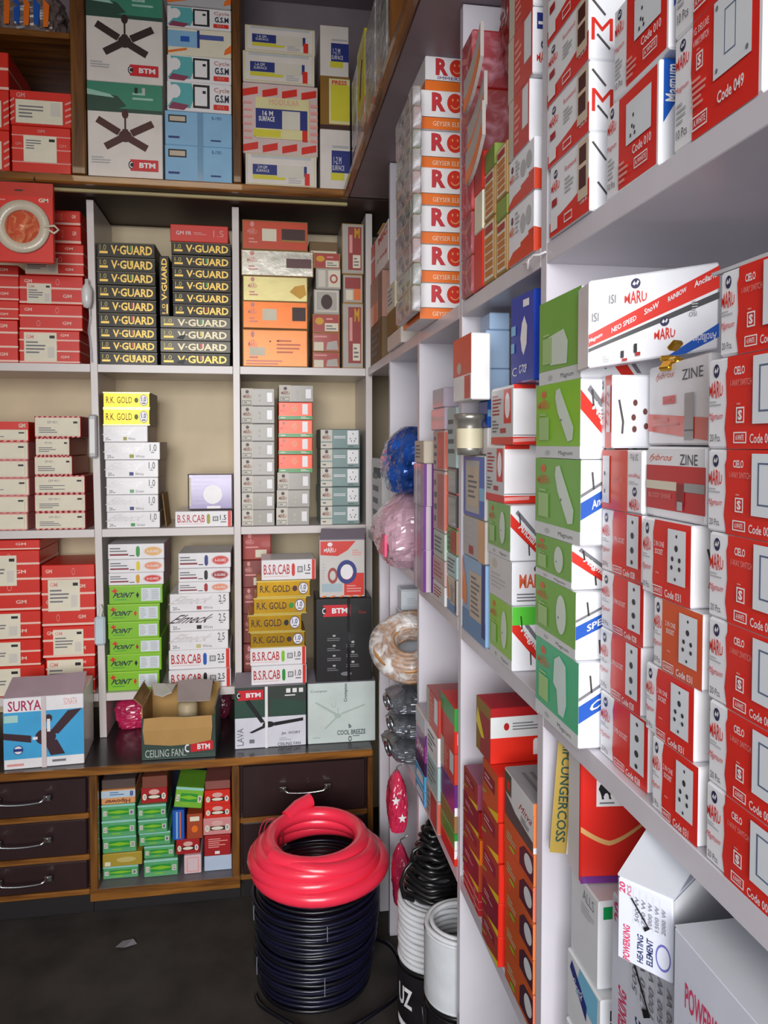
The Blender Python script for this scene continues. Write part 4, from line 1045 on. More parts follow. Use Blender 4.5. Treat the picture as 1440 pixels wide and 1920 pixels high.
def redt(B): B.lines('F', .15, .4, .9, .9, 5, PALER, 8); B.r('F', .4, .1, .58, .24, WHITE)
def yelb(B): B.r('F', .06, .1, .2, .4, CREAM); B.e('F', .6, .5, .25, .2, M('pale_gold_wrap', 'c8b870', .2, coat=.5))
g = 'battery boxes in the open compartment'
kw = dict(name='battery_box', Y=Yn, d=.16)
bstack('the left battery pile', g, zn, [
    (187, 254, 1462, 1480, M('dim_dark_wrap', '5a4c48', .3, coat=.3), None, {}, 'dim wrapped box'),
    (186, 254, 1481, 1510, M('peach_card', 'e0a068', .4, coat=.3), hip, {}, 'peach box with upside-down lettering'),
    (187, 254, 1511, 1543, GB, batt, {}, 'green battery box'),
    (188, 255, 1544, 1578, GB, batt, dict(n='33'), 'green battery box'),
    (188, 256, 1579, 1613, GB, batt, dict(n='33'), 'green battery box'),
    (192, 267, 1614, 1641, M('gold_yellow_wrap', 'b09838', .2, coat=.6), yelb, {}, 'gold wrapped box'),
    (192, 260, 1642, 1669, GB, batt, {}, 'green battery box')], **kw)
bstack('the second battery pile', g, zn, [
    (266, 314, 1454, 1478, M('brown_red_card', '7a4030', .5), None, {}, 'brown red box'),
    (264, 314, 1479, 1513, DRED, redb, dict(n='0'), 'dark red battery box'),
    (258, 312, 1514, 1543, GB, batt, {}, 'green battery box'),
    (259, 314, 1544, 1572, GB, batt, {}, 'green battery box'),
    (261, 320, 1573, 1600, GB, batt, {}, 'green battery box'),
    (270, 327, 1601, 1626, GB, batt, dict(n='01'), 'green battery box'),
    (270, 334, 1627, 1664, GB, batt, dict(n='12'), 'green battery box')], **kw)
bstack('the right battery pile', g, zn, [
    (384, 432, 1464, 1482, M('dusty_red_card', '8c5048', .5), None, {}, 'dusty red box'),
    (383, 432, 1483, 1514, RED, redb, {}, 'red battery box'),
    (383, 433, 1515, 1545, RED, redb, {}, 'red battery box'),
    (381, 434, 1546, 1582, M('pink_wrapped_card', 'd89090', .2, coat=.6), redb, dict(n='0'), 'pink wrapped battery box'),
    (383, 433, 1583, 1626, DRED, redt, {}, 'dark red box with pale writing'),
    (383, 435, 1627, 1661, M('ice_blue_card', 'b8c8dc', .5), None, {}, 'ice blue box')], **kw)
out = bstack('the loose battery pile', g, zn, [
    (330, 375, 1574, 1611, DRED, redb, {}, 'dark red battery box'),
    (345, 378, 1612, 1660, M('pale_pink_card', 'd8c0c4', .5), (lambda B: B.frame('F', .15, .1, .85, .9, .06, PALER, .05)), {}, 'small white and pink box')], **kw)
zz = out[1].location.z+max(Vector(c).z for ch in ([out[1]]+list(out[1].children)) if ch.type == 'MESH' for c in ch.bound_box)+.0015
B = bcarton(323, 346, 1519, 1574, Yn, BLUE, .14, z0=zz); B.r('F', .3, .05, .45, .95, LBLUE); B.r('F', .6, .05, .7, .95, ORANGE); o = B.place('battery_box', B.loc, 0); tag(o, 'blue box standing upright in the loose battery pile', 'box', g); ztop = zz+B.h
B = bcarton(350, 380, 1526, 1574, Yn, M('rust_card', 'a84828', .4), .14, z0=zz); B.r('F', .2, .72, .8, .9, CREAM); B.e('F', .5, .4, .2, .14, ORANGE); o = B.place('battery_box', B.loc, 0); tag(o, 'rust brown box standing upright in the loose battery pile', 'box', g)
B = bcarton(325, 378, 1476, 1514, Yn, M('grass_green_card', '7ab838', .35, coat=.4), .14, z0=ztop+.006); batt(B, '9'); o = B.place('battery_box', B.loc, 0, roll=R(8)); tag(o, 'tilted bright green battery box on top of the loose pile', 'box', g)
# ================================================================== right wall: cartons with the front to the shop (-x)
def rcarton(uf, un, vt, vb, Xf, Xn, body, d, z0=None, z1=None, gap=.0008):
    vm = (vt+vb)/2
    F = atX(uf, vm, Xf); N = atX(un, vm, Xn)
    zt = atX(uf, vt, Xf).z if z1 is None else z1; zb = atX(uf, vb, Xf).z if z0 is None else z0
    if Xf+d > XS:
        y0, y1 = clampx(N.y, F.y, [(y-.0115, y+.0115) for y in DY], .0035)
        if (y0, y1) != (N.y, F.y):
            t0 = (y0-N.y)/(F.y-N.y); t1 = (y1-N.y)/(F.y-N.y); dx = F.x-N.x; bx = N.x
            N = Vector((bx+t0*dx, y0, N.z)); F = Vector((bx+t1*dx, y1, F.z))
    v = Vector((N.x-F.x, N.y-F.y)); w = v.length-.002
    B = Carton(w, zt-zb-gap, d, body)
    B.loc = ((F.x+N.x)/2, (F.y+N.y)/2, zb); B.rz = math.atan2(v.y, v.x); B.zt = zt
    return B
def rstack(where, group, zs, rows, X=.39, d=.2, name='carton_box', cat='box', jit=1.):
    """rows top to bottom: (u_far, u_near, v_top, v_bottom, body, design, kwargs, description)"""
    n = len(rows); zb = zs+.0008; out = []
    last = rows[-1]; first = rows[0]
    zl_ = atX(last[0], last[3], X).z; zt0 = atX(first[0], first[2], X).z; shift = zs-zl_
    for i in range(n-1, -1, -1):
        uf, un, vt, vb, body, des, kw, desc = rows[i]
        kw = dict(kw); x = kw.pop('X', X); xn = kw.pop('Xn', x); dd = kw.pop('d', d); nm = kw.pop('nm', name); cc = kw.pop('cat', cat)
        z = atX(uf, vt, x).z; z += shift*(zt0-z)/max(1e-6, zt0-zl_)
        B = rcarton(uf, un, vt, vb, x, xn, body, dd, zb, z); B.seed = i*5+int(uf)
        if des: des(B, **kw)
        o = B.place(nm, B.loc, B.rz+R(random.uniform(-.5, .5))*jit); od = ordinal(i, n)
        tag(o, stack_label(desc, od, where), cc, group)
        out.append(o); zb = z
    return out
def rm(B, x): return min(1, x/B.d)
def staple(B, face, pts, m=None):
    """flat wire staple; coordinates in face units"""
    o = B.n(face)+.0006; prev = None; k_ = 0
    for (x0, y0, x1, y1) in pts:
        if prev != (x0, y0): k_ += 1
        prev = (x1, y1); B.use(f'staple#{k_}')
        B.meshes[B.cur].tube([B.P(face, x0, y0, o), B.P(face, x1, y1, o)], .0011, M('dark_staple', '4a4644', .4, metal=.6), 6)
    B.use(None)
PLATE = M('pale_switch_plate', 'dfe4ea', .35, coat=.2)
RIM = M('plate_rim_print', '5c6c88', .4)
BRED = M('bright_red_card', 'e02c22', .38, coat=.25)
WCARD = M('cool_white_card', 'eeeff4', .4, coat=.15)
def strip(B, x1, pcs, brand='Magnum', wavy=True):
    """white strip at the far end of the front with emblem, script and count"""
    emblem(B, 'F', x1*.12, .56, x1*.86, .94); B.lines('F', x1*.12, .47, x1*.84, .54, 2, LGREY)
    B.t('F', x1*.1, .3, x1*.88, .4, brand, M('red_script', 'd84048', .4), skew=.25); B.t('F', x1*.22, .08, x1*.8, .16, pcs, M('dark_grey_print', '4a484c', .5))
def redfield(B, x0):
    B.p('F', [(x0+.012, 0), (1, 0), (1, 1), (x0+.03, 1), (x0-.008, .82), (x0+.004, .5), (x0-.012, .22)], BRED)
def whitebox(B): B.t('F', 0, 0, 0, 0, 'x', RED) if False else None
def awhite(B, x0, y0, x1, y1): B.frame('F', x0, y0, x1, y1, .008, WHITE, .014); B.t('F', x0+.02, y0+.03, x1-.02, y1-.03, 'A.WHITE', WHITE, bold=.01)
def isi(B, cx, cy, w, h):
    B.frame('F', cx-w/2, cy-h/2, cx+w/2, cy+h/2, w*.12, WHITE, h*.1); B.t('F', cx-w*.25, cy-h*.32, cx+w*.25, cy+h*.32, 'S', WHITE, bold=.05); B.lines('F', cx-w*.4, cy+h*.6, cx+w*.4, cy+h*.8, 1, PALER)
def cielo(B):
    B.r('F', .18, 0, .2, 1, BRED); redfield(B, .175); strip(B, .17, '20 Pcs.')
    B.t('F', .25, .79, .34, .88, 'CIELO', WHITE, bold=.02); B.t('F', .22, .67, .40, .74, '1-WAY SWITCH', PALER); isi(B, .31, .36, .07, .17); awhite(B, .26, .06, .37, .18); B.t('F', .40, .06, .58, .16, 'Code 001', WHITE, bold=.01)
    B.use('switch_picture'); B.r('F', .42, .26, .72, .96, PLATE); B.frame('F', .47, .38, .68, .86, .012, RIM, .02); B.use(None)
g = 'red and white switch cartons of the right shelf'
cv = [512, 672, 835, 985, 1140, 1292, 1442, 1590]
us = [(1349, 1590), (1326, 1580), (1325, 1575), (1328, 1580), (1326, 1580), (1327, 1578), (1322, 1578)]
cs = rstack('the nearest red column', g, ZR[4], [(us[i][0], us[i][1], a, b, WCARD, cielo, {}, 'red and white switch carton') for i, (a, b) in enumerate(V(cv))], X=.39, jit=.6)
tp = cs[-1]; 
b = MB(); w = .2; hz = .0725
flat('lid_flap', [[(-.09, .004, .0735), (.0, .004, .0735), (.09, .004, .0735)], [(-.088, .06, .083), (0, .055, .087), (.09, .06, .083)]], M('grey_white_card', 'c8c8cc', .5), tp)
def holes6(B, x0, y0, x1, y1):
    B.use('socket_picture'); B.r('F', x0, y0, x1, y1, PLATE); w = x1-x0; h = y1-y0
    for x, y, r in ((.5, .88, .045), (.5, .66, .085), (.3, .46, .065), (.7, .46, .065), (.28, .3, .06), (.72, .3, .06), (.5, .1, .045)):
        B.e('F', x0+x*w, y0+y*h, r*w*1.15, r*h*.72, M('socket_hole', '32343a', .4), 10)
    B.use(None)
def s031(B, tint=None):
    if tint: B.r('F', .2, 0, 1, 1, tint); strip(B, .23, '10 Pcs.')
    else: redfield(B, .25); strip(B, .24, '10 Pcs.')
    B.t('F', .29, .66, .50, .73, '2 IN ONE', WHITE); B.t('F', .31, .56, .48, .63, 'SOCKET', WHITE, bold=.01); B.lines('F', .33, .3, .46, .34, 1, PALER)
    holes6(B, .58, .24, .93, .92); awhite(B, .28, .04, .5, .16); B.t('F', .56, .05, .88, .15, 'Code 031', WHITE, bold=.015)
    staple(B, 'R', [(rm(B, .016), .72, rm(B, .022), .45), (rm(B, .022), .45, rm(B, .018), .25)])
    B.use('end_flap'); B.r('R', rm(B, .004), .04, rm(B, .05), .96, M('white_flap_card', 'f0eff0', .45)); B.use(None)
g2 = 'socket cartons of the right shelf'
rstack('the second red column', g2, ZR[4], [
    (1203, 1298, 967, 1096, WCARD, s031, {}, 'red carton with a six-hole socket'),
    (1224, 1320, 1110, 1224, WCARD, s031, dict(tint=M('orange_red_card', 'd8562a', .38, coat=.3)), 'orange carton with a six-hole socket'),
    (1210, 1303, 1228, 1357, WCARD, s031, {}, 'red carton with a six-hole socket'),
    (1222, 1311, 1360, 1494, WCARD, s031, {}, 'bulging red carton with a six-hole socket')], X=.392)
def s028(B, flip=False):
    redfield(B, .30) if not flip else B.r('F', 0, 0, .66, 1, M('orange_red_bright', 'dc4424', .38, coat=.3))
    if not flip:
        strip(B, .27, '20 Pcs.'); B.t('F', .34, .52, .62, .6, '3 PIN SOCKET', WHITE)
        B.use('socket_picture'); B.r('F', .68, .2, .95, .98, PLATE)
        for y, r in ((.88, .03), (.68, .05), (.46, .05), (.28, .035)): B.e('F', .815, y, r*.8, r, M('socket_hole', '32343a', .4), 10)
        B.use(None); awhite(B, .36, .04, .58, .15); B.t('F', .62, .04, .9, .14, 'Code 028', WHITE, bold=.015)
    else:
        emblem(B, 'F', .72, .05, .95, .42); B.t('F', .7, .56, .96, .64, 'Magnum', M('red_script', 'd84048', .4), rot=180); B.t('F', .74, .84, .92, .94, '20 Pcs', GREYT, rot=180); B.lines('F', .72, .46, .95, .52, 2, LGREY)
        B.use('socket_picture'); B.r('F', .04, .1, .22, .9, PLATE); B.e('F', .1, .3, .02, .04, GREYT, 8); B.e('F', .1, .6, .02, .04, GREYT, 8); B.use(None); B.t('F', .28, .48, .56, .56, 'SOCKET', PALER, rot=180)
    staple(B, 'R', [(rm(B, .012), .3, rm(B, .016), .62)])
rs = rstack('the third red column', g2, ZR[4], [
    (1128, 1206, 842, 949, WCARD, s028, dict(flip=True), 'upside-down red and white carton'),
    (1127, 1205, 952, 1065, WCARD, s028, {}, 'red carton with a narrow socket'),
    (1127, 1208, 1068, 1172, WCARD, s028, {}, 'red carton with a narrow socket'),
    (1124, 1203, 1174, 1290, WCARD, s028, {}, 'red carton with a narrow socket'),
    (1125, 1216, 1293, 1414, WCARD, s028, {}, 'red carton with a narrow socket')], X=.40)
ztop3 = rs[-1].location.z+.075
# orange carton whose end shows three holes, on the third column
def mho(B):
    B.r('F', .42, 0, 1, 1, M('orange_red_bright', 'dc4424', .38, coat=.3)); emblem(B, 'F', .05, .62, .36, .94); B.lines('F', .06, .4, .36, .56, 3, LGREY); B.t('F', .05, .26, .36, .34, 'Magnum', PALER)
    B.use('socket_picture'); B.r('F', .6, .22, .94, .86, PLATE)
    for y in (.75, .62, .5, .36): B.e('F', .72, y, .03, .025, RIM, 8); B.e('F', .84, y-.03, .03, .025, RED, 8)
    B.use(None)
    for x, y in ((.028, .62), (.04, .5), (.026, .42), (.027, .26), (.041, .3)): B.e('R', rm(B, x), y, rm(B, .0028), .045, M('punched_hole', '6a3a34', .6), 10)
    staple(B, 'R', [(rm(B, .008), .66, rm(B, .013), .36), (rm(B, .013), .36, rm(B, .012), .2)])
B = rcarton(1092, 1143, 706, 838, .40, .40, WCARD, .2); zmh = B.zt
zfl = [o for o in rs][-1]
me_h = max((Vector(c).z for ch in zfl.children for c in ch.bound_box))
B = rcarton(1126, 1148, 706, 838, .402, .400, WCARD, .2, z0=zfl.location.z+me_h+.002); mho(B); o = B.place('carton_box', B.loc, B.rz); tag(o, 'orange and white carton with holes punched in its white end, above the socket cartons', 'box', g2)
zmh = B.zt
# fybros cartons
def fyb(B, red=False):
    K = M('dark_grey_print', '4a484c', .5)
    if not red:
        B.t('F', .14, .8, .46, .9, 'fybros', M('orange_red_print', 'd86038', .4), skew=.2); B.t('F', .6, .76, .92, .88, 'ZINE', K)
        B.p('F', [(.0, .18), (1, .05), (1, .3), (.0, .4)], M('orange_red_bright', 'dc4424', .38, coat=.3)); B.r('F', .28, .5, .5, .6, RED); B.t('F', .3, .52, .48, .58, 'SWITCH', PALER); B.lines('F', .1, .22, .6, .34, 2, PALER); B.use('product_picture'); B.r('F', .66, .06, .8, .6, M('grey_switch_photo', 'a4a4a4', .4)); B.r('F', .66, .16, .8, .18, GREYT); B.use(None)
    else:
        B.r('F', 0, .12, 1, .74, M('crimson_card', 'c8202c', .3, coat=.5)); B.t('F', .06, .78, .46, .9, 'fybros', M('orange_red_print', 'd86038', .4), skew=.2); B.t('F', .6, .76, .88, .9, 'ZINE', K)
        B.r('F', 0, .4, .55, .52, M('cream_band', 'e0d8c4', .4)); B.r('F', .55, .2, .68, .5, M('dark_crimson', '8c1420', .3, coat=.4)); B.r('F', .68, .4, 1, .52, M('grey_switch_photo', 'a4a4a4', .4)); B.t('F', .06, .28, .46, .35, 'BLOSSY·SHINE', PALER); B.r('F', .57, .14, .66, .26, LGREY)
fr = rstack('the pair on the second red column', 'cartons over the second red column', cs[0].location.z, [], X=.42) if False else None
zs031 = [o for o in COL.objects if o.get('label') == 'red carton with a six-hole socket, topmost in the second red column'][0]
hh_ = max((Vector(c).z for ch in zs031.children for c in ch.bound_box)); zq = zs031.location.z+hh_+.001
B = rcarton(1212, 1325, 836, 968, .402, .400, WCARD, .16, z0=zq); fyb(B, True); o = B.place('carton_box', B.loc, B.rz); tag(o, 'crimson and white carton with a grey band on the second red column', 'box'); zq = B.zt+.001
B = rcarton(1216, 1330, 690, 834, .438, .415, WCARD, .16, z0=zq); fyb(B); o = B.place('carton_box', B.loc, B.rz); tag(o, 'white carton with an orange band above the crimson carton', 'box'); zq2 = B.zt
b = MB()
rnd = random.Random(4)
for i in range(7):
    a = rnd.uniform(0, 6.28); b.box((rnd.uniform(-.008, .008), rnd.uniform(-.006, .006), .006+rnd.uniform(0, .006)), (.007, .003, .006), GOLD, .002, Matrix.Rotation(a, 4, 'Z') @ Matrix.Rotation(a*2, 4, 'X'))
o = b.build('sweet_wrapper'); o.location = (.432, .738, zq2+.0062); tag(o, 'crumpled gold wrapper lying on the white and orange carton', 'wrapper')
# long white carton lying across the top
A = atY(1105, 712, .80); Q = atY(1345, 668, .777); v = Vector((Q.x-A.x, Q.y-A.y)); wl = math.hypot(v.length, Q.z-A.z)
B = Carton(wl, .098, .048, WCARD)
B.p('F', [(0, .24), (1, .70), (1, .96), (0, .38)][:4], RED); B.p('F', [(0, .18), (1, .58), (1, .66), (0, .22)], M('charcoal_stripe', '4a4a4c', .45)); B.p('F', [(.6, 0), (.74, 0), (1, .14), (1, .3)], BLUE); B.t('F', .8, .1, .98, .2, 'Ancillaries', WHITE, rot=180, skew=-.0)
emblem(B, 'F', .27, .66, .44, .95); emblem(B, 'F', .5, .2, .66, .46); 
B.use(None)
def slant(txt, x0, y0, x1, y1, h, m):
    vs, fs = text_mesh(txt, .02); o = B.n('F'); B.meshes[None].add([B.P('F', x0+x*(x1-x0), y0+x*(y1-y0)+y*h, o) for x, y in vs], fs, m)
slant('Magnum', .0, .27, .1, .33, .06, WHITE); slant('NEO SPEED', .17, .36, .36, .47, .06, WHITE); slant('SnoW', .42, .51, .53, .58, .07, WHITE); slant('RAINBOW', .6, .62, .74, .71, .06, WHITE); slant('Ancilaries', .8, .74, .99, .84, .07, WHITE)
for x, y in ((.15, .7), (.02, .52)): B.t('F', x, y, x+.05, y+.1, 'ISI', GREYT)
B.t('F', .76, .42, .82, .47, 'ISO', GREYT, rot=180); B.r('F', .24, .06, .265, .14, BLK); B.r('F', .34, .1, .365, .2, BLK); B.r('F', .25, .02, .29, .05, DRED); B.r('F', .35, .06, .39, .1, DRED); B.lines('F', .78, .48, .83, .6, 4, LGREY); B.lines('F', .1, .03, .16, .12, 3, LGREY)
shr = (Q.z-A.z)/v.length*.8
for mb in B.meshes.values(): mb.v = [(p_[0], p_[1], p_[2]+shr*p_[0]) for p_ in mb.v]
print('NEO', A, Q, zmh, zq2)
o = B.place('carton_box', ((A.x+Q.x)/2, (A.y+Q.y)/2, max((A.z+Q.z)/2, max(zmh+.6*abs(Q.z-A.z), zq2-.2*abs(Q.z-A.z)))), math.atan2(v.y, v.x)); tag(o, 'long white carton with a slanting red band tilted over the right shelf stacks', 'box')

# green lamp holder cartons in front of the upright
def green(B, body=LEAF, pic=0, sidecol=RED, sidetxt='Magnum', logo=True):
    B.r('F', 0, .16, 1, 1, body); B.r('F', 0, 0, 1, .155, M('pale_grey_strip', 'd4d8d8', .45))
    B.t('F', .55, .03, .85, .1, 'Magnum', M('dark_grey_print', '4a484c', .5)); B.e('F', .3, .07, .06, .035, LGREY, 10)
    if logo: emblem(B, 'F', .06, .66, .34, .92, m=M('coral_logo', 'd8704c', .4), dot=M('coral_logo', 'd8704c', .4))
    B.use('lamp_holder_picture'); PIC = M('pale_green_white', 'd0dcd0', .4)
    if pic == 0: B.p('F', [(.5, .9), (.58, .92), (.88, .4), (.86, .24), (.76, .22), (.54, .6), (.48, .8)], PIC)
    elif pic == 1: B.e('F', .68, .56, .12, .3, PIC)
    elif pic == 2: B.p('F', [(.25, .56), (.62, .6), (.72, .45), (.7, .2), (.3, .22), (.24, .4)], PIC)
    else: B.p('F', [(.48, .86), (.6, .94), (.74, .86), (.76, .4), (.7, .22), (.58, .22), (.54, .5), (.46, .56)], M('pale_mint_white', 'ccdcd8', .4))
    B.e('F', .62, .5, .015, .02, GREYT, 8) if pic < 2 else None
    B.use(None); B.r('F', .1, .24, .34, .55, M('pale_leaf_print', 'a4c884', .45)); B.lines('F', .12, .56, .4, .62, 1, M('pale_leaf_print', 'a4c884', .45))
    # near end: white with slanting bands
    m_ = rm(B, .012); a = lambda x: rm(B, x)
    B.p('R', [(0, .62), (a(.055), .0), (a(.072), .0), (0, .86)], sidecol) if sidecol is RED else B.p('R', [(0, .3), (a(.06), .62), (a(.06), .82), (0, .5)], sidecol)
    B.p('R', [(a(.008), .86), (a(.072), .06), (a(.078), .06), (a(.012), .92)], GREYT) if sidecol is RED else B.p('R', [(0, .56), (a(.06), .9), (a(.06), .94), (0, .6)], GREYT)
    vs, fs = text_mesh(sidetxt, .02); o = B.n('R')
    if sidecol is RED: B.meshes[None].add([B.P('R', a(.012)+x*a(.034)+y*a(.008), .60-x*.42+y*.12, o) for x, y in vs], fs, WHITE)
    else: B.meshes[None].add([B.P('R', a(.014)+x*a(.036), .42+x*.2+y*.1, o) for x, y in vs], fs, WHITE)
    staple(B, 'R', [(a(.014), .86, a(.016), .66), (a(.03), .3, a(.031), .1)])
g3 = 'green lamp holder cartons'
rstack('the green column at the upright', g3, ZR[4]+.001, [
    (1012, 1090, 572, 718, WCARD, green, dict(pic=2, logo=False, X=.378), 'tall lime green lamp holder carton'),
    (1000, 1089, 722, 846, WCARD, green, dict(body=LIME, pic=0), 'lime green lamp holder carton'),
    (1004, 1089, 850, 982, WCARD, green, dict(pic=0, sidecol=BLUE, sidetxt='Ancilaries'), 'green lamp carton with a blue end'),
    (1001, 1074, 986, 1058, WCARD, green, dict(pic=1), 'short green lamp holder carton'),
    (1004, 1081, 1062, 1170, WCARD, green, dict(pic=1, sidecol=BLUE, sidetxt='SPEED'), 'green lamp carton with a blue end'),
    (1005, 1086, 1173, 1312, WCARD, green, dict(body=MINT, pic=3, sidecol=BLUE, sidetxt='OSI'), 'mint green lamp holder carton')], X=.375, d=.16)

# ---------------------------------------------------------------- fourth bay, middle row
g4 = 'cartons in the bay beyond the green column'
def redwhite(B):
    B.r('F', 0, 0, 1, .13, RED); B.r('F', 0, .14, 1, .95, M('pale_grey_card2', 'cfcfd0', .45)); B.use('product_picture'); B.r('F', .6, .36, .92, .94, RED); B.e('F', .76, .66, .11, .22, WHITE); B.use(None); B.lines('F', .08, .5, .52, .88, 6, DRED); B.lines('F', .08, .2, .4, .44, 4, GREYT); B.r('F', .45, .2, .7, .28, DRED)
    B.r('R', 0, 0, 1, .13, RED); B.r('R', 0, .15, 1, .165, GREYT); B.r('R', 0, .93, .3, 1, RED); B.p('R', [(0, .04), (.3, .06), (.3, .12), (0, .1)], PALER)
def mao(B):
    B.r('F', 0, 0, 1, 1, M('pale_grey_card2', 'cfcfd0', .45)); B.e('F', .25, .8, .12, .12, M('beige_print', 'c4beb0', .5)); B.lines('F', .1, .2, .8, .6, 4, LGREY)
    B.t('R', rm(B, .012), .4, rm(B, .058), .72, 'MARU', M('orange_red_print', 'd86038', .4), bold=.03); B.e('R', rm(B, .05), .84, rm(B, .014), .12, BLK); B.lines('R', rm(B, .008), .08, rm(B, .06), .3, 3, GREYT)
def g2b(B):
    green(B, LIME, 1, RED, 'Magnum'); B.r('R', 0, .72, 1, 1, M('vivid_green_end', '58c83c', .4, coat=.2))
rstack('the white and green column', g4, ZR[3], [
    (921, 963, 729, 832, WHITE, redwhite, dict(X=.388, d=.12), 'white carton with a red base'),
    (912, 946, 838, 943, WHITE, redwhite, dict(X=.388, d=.14), 'white carton with a red base'),
    (915, 958, 946, 1046, WCARD, green, dict(pic=1, sidetxt='Ancilarie'), 'green carton with a red banded white end'),
    (918, 960, 1048, 1124, WCARD, mao, {}, 'white carton with orange lettering on its end'),
    (918, 961, 1127, 1245, WCARD, g2b, {}, 'lime green carton with a vivid green end')], X=.388, d=.18)
w1 = [o for o in COL.objects if o.get('label', '').startswith('white carton with a red base, topmost')][0]
z_w1 = w1.location.z+max((Vector(c).z for ch in w1.children for c in ch.bound_box)) if w1.children else w1.location.z+max(Vector(c).z for c in w1.bound_box)
BL2 = M('ultramarine_gloss_card', '2444b0', .25, coat=.6)
B = rcarton(957, 1002, 560, 725, .39, .396, BL2, .1, z0=z_w1+.001)
B.use('glare_or_lamp_patch'); B.p('F', [(.5, .66), (.6, .74), (.72, .62), (.7, .42), (.58, .3), (.5, .36), (.44, .5)], WHITE); B.use(None); B.r('F', .55, .84, .8, .92, WHITE); B.t('F', .4, .1, .72, .2, 'C-TOP', WHITE, bold=.03); B.t('F', .1, .08, .3, .18, 'C', WHITE); B.r('F', .05, .55, .25, .66, LBLUE); B.r('F', .05, .35, .2, .46, LBLUE)
o = B.place('carton_box', B.loc, B.rz); tag(o, 'glossy ultramarine carton with a white lamp picture on the white and red carton', 'box')
# pack column against the second upright
def framepack(B): B.frame('F', .02, .02, .98, .98, .1, M('violet_blue_print', '5a62b0', .4), .06); B.r('F', .2, .18, .74, .82, M('beige_paper', 'c8b8a4', .6)); B.lines('F', .25, .3, .7, .7, 5, GREYT); B.r('F', .78, .05, 1, .98, BLUE); B.r('F', .78, .3, 1, .5, LBLUE)
def bluep(B): B.r('F', 0, 0, 1, .3, M('steel_blue_card', '5a88b8', .4)); B.r('F', .34, .25, .84, .84, M('beige_paper', 'c8b8a4', .6)); B.lines('F', .4, .3, .8, .8, 8, GREYT); B.p('F', [(0, .4), (.2, .34), (.2, .6), (0, 1)], ORANGE); B.r('F', .86, .1, 1, 1, NAVY)
def greyp(B): B.lines('F', .1, .2, .7, .9, 5, LGREY); B.r('F', .72, 0, 1, 1, M('peach_print', 'd8a880', .5)); B.r('F', .3, .1, .5, .3, DRED)
pc = rstack('the pack column at the third post', g4, ZR[3], [
    (869, 909, 852, 962, M('greyish_card', 'b8b4b0', .5), framepack, {}, 'violet framed pack'),
    (868, 910, 964, 1034, M('greyish_card', 'b8b4b0', .5), greyp, {}, 'grey and peach pack'),
    (867, 911, 1037, 1178, M('light_steel_card', '8aaed0', .4), bluep, {}, 'tall blue pack with a beige label')], X=.386, d=.13)
zp = pc[-1].location.z+max(Vector(c).z for c in pc[-1].bound_box)+.001
# steel tumbler on the packs
b = MB(); b.lathe([(0, 0), (.022, 0), (.024, .01), (.024, .05), (.027, .06), (.03, .062), (.03, .07), (.026, .072), (0, .072)], M('hazy_steel', 'a8a49c', .3, metal=.7), n=28)
pj = atX(880, 850, .378); o = b.build('metal_jar'); o.location = (pj.x, pj.y, zp)
b = MB(); b.lathe([(.0246, .012), (.0246, .046)], M('cream_label_band', 'cfc6a8', .5), n=28); b.build('label', o)
o.scale = (1, 1, 1.05); tag(o, 'small steel jar with a cream band standing on the violet framed pack', 'jar')
lb = M('powder_blue_card', 'a8c4e4', .45)
zz = zp
rows = [(912, 957, 617, 690), (910, 957, 691, 748), (914, 957, 749, 800)]
for i, (u0, u1, a, b_, body, ds) in enumerate([(914, 957, 801, 850, WHITE, 'white carton'), (914, 957, 750, 800, BLUE, 'blue banded carton'), (911, 957, 691, 749, lb, 'powder blue carton'), (911, 957, 618, 690, lb, 'tall powder blue carton'), (918, 957, 585, 617, lb, 'small powder blue carton')]):
    z1 = atY(935, a, 1.31).z
    B = bcarton(u0, u1, a, b_, 1.31, body, .06, z0=zz, z1=z1)
    if body is BLUE: B.r('F', 0, .4, 1, .66, LBLUE)
    o = B.place('carton_box', B.loc, 0); tag(o, ds+[' directly behind the steel jar', ' between the white and powder blue cartons behind the jar', ', lowest of the three behind the steel jar', ' behind the jar, middle of the powder blue three', ', topmost of the powder blue pile beside the ultramarine carton'][i], 'box', 'powder blue pile'); zz = z1
# ================================================================== right wall, far bays, middle row
def lines_front(B, m=GREYT, n=4): B.lines('F', .12, .2, .85, .85, n, m, B.seed)
def purp(B): 
    B.r('F', .0, .0, 1, 1, M('plum_gloss_card', '6a3070', .25, coat=.6)); B.r('F', .2, 0, .38, 1, M('silver_pink_band', 'c8b4c4', .3, coat=.4)); B.r('F', .75, 0, 1, 1, M('mauve_edge', '9a7a98', .3))
    B.r('R', 0, 0, 1, 1, M('pearl_mauve_card', 'c8b8c4', .3, coat=.4)); B.r('R', 0, 0, rm(B, .008), 1, PURPLE); B.r('R', rm(B, .02), 0, rm(B, .032), 1, PURPLE)
g5 = 'small packs of the third bay'
pa = rstack('the purple column', g5, ZR[2], [
    (777, 795, 826, 864, M('cream_grey_card', 'c4b8a8', .45), lines_front, {}, 'small cream pack'),
    (776, 794, 866, 938, WHITE, purp, {}, 'purple and silver carton'),
    (776, 793, 940, 1014, WHITE, purp, {}, 'purple and silver carton'),
    (776, 793, 1016, 1090, WHITE, purp, {}, 'purple and silver carton')], X=.372, d=.14)
def blackitem(B): B.use('clear_window'); B.r('F', .1, .1, .9, .9, M('glossy_black_window', '18181a', .1, coat=.8)); B.use(None); B.r('R', 0, 0, 1, 1, BLK); B.r('R', 0, 0, 1, .06, RED)
def redstrip(B): B.r('F', .4, .05, .9, .95, OLDRED); B.r('R', 0, .05, 1, .95, M('coral_card', 'c8604c', .4)); B.lines('F', .1, .1, .35, .9, 4, GREYT)
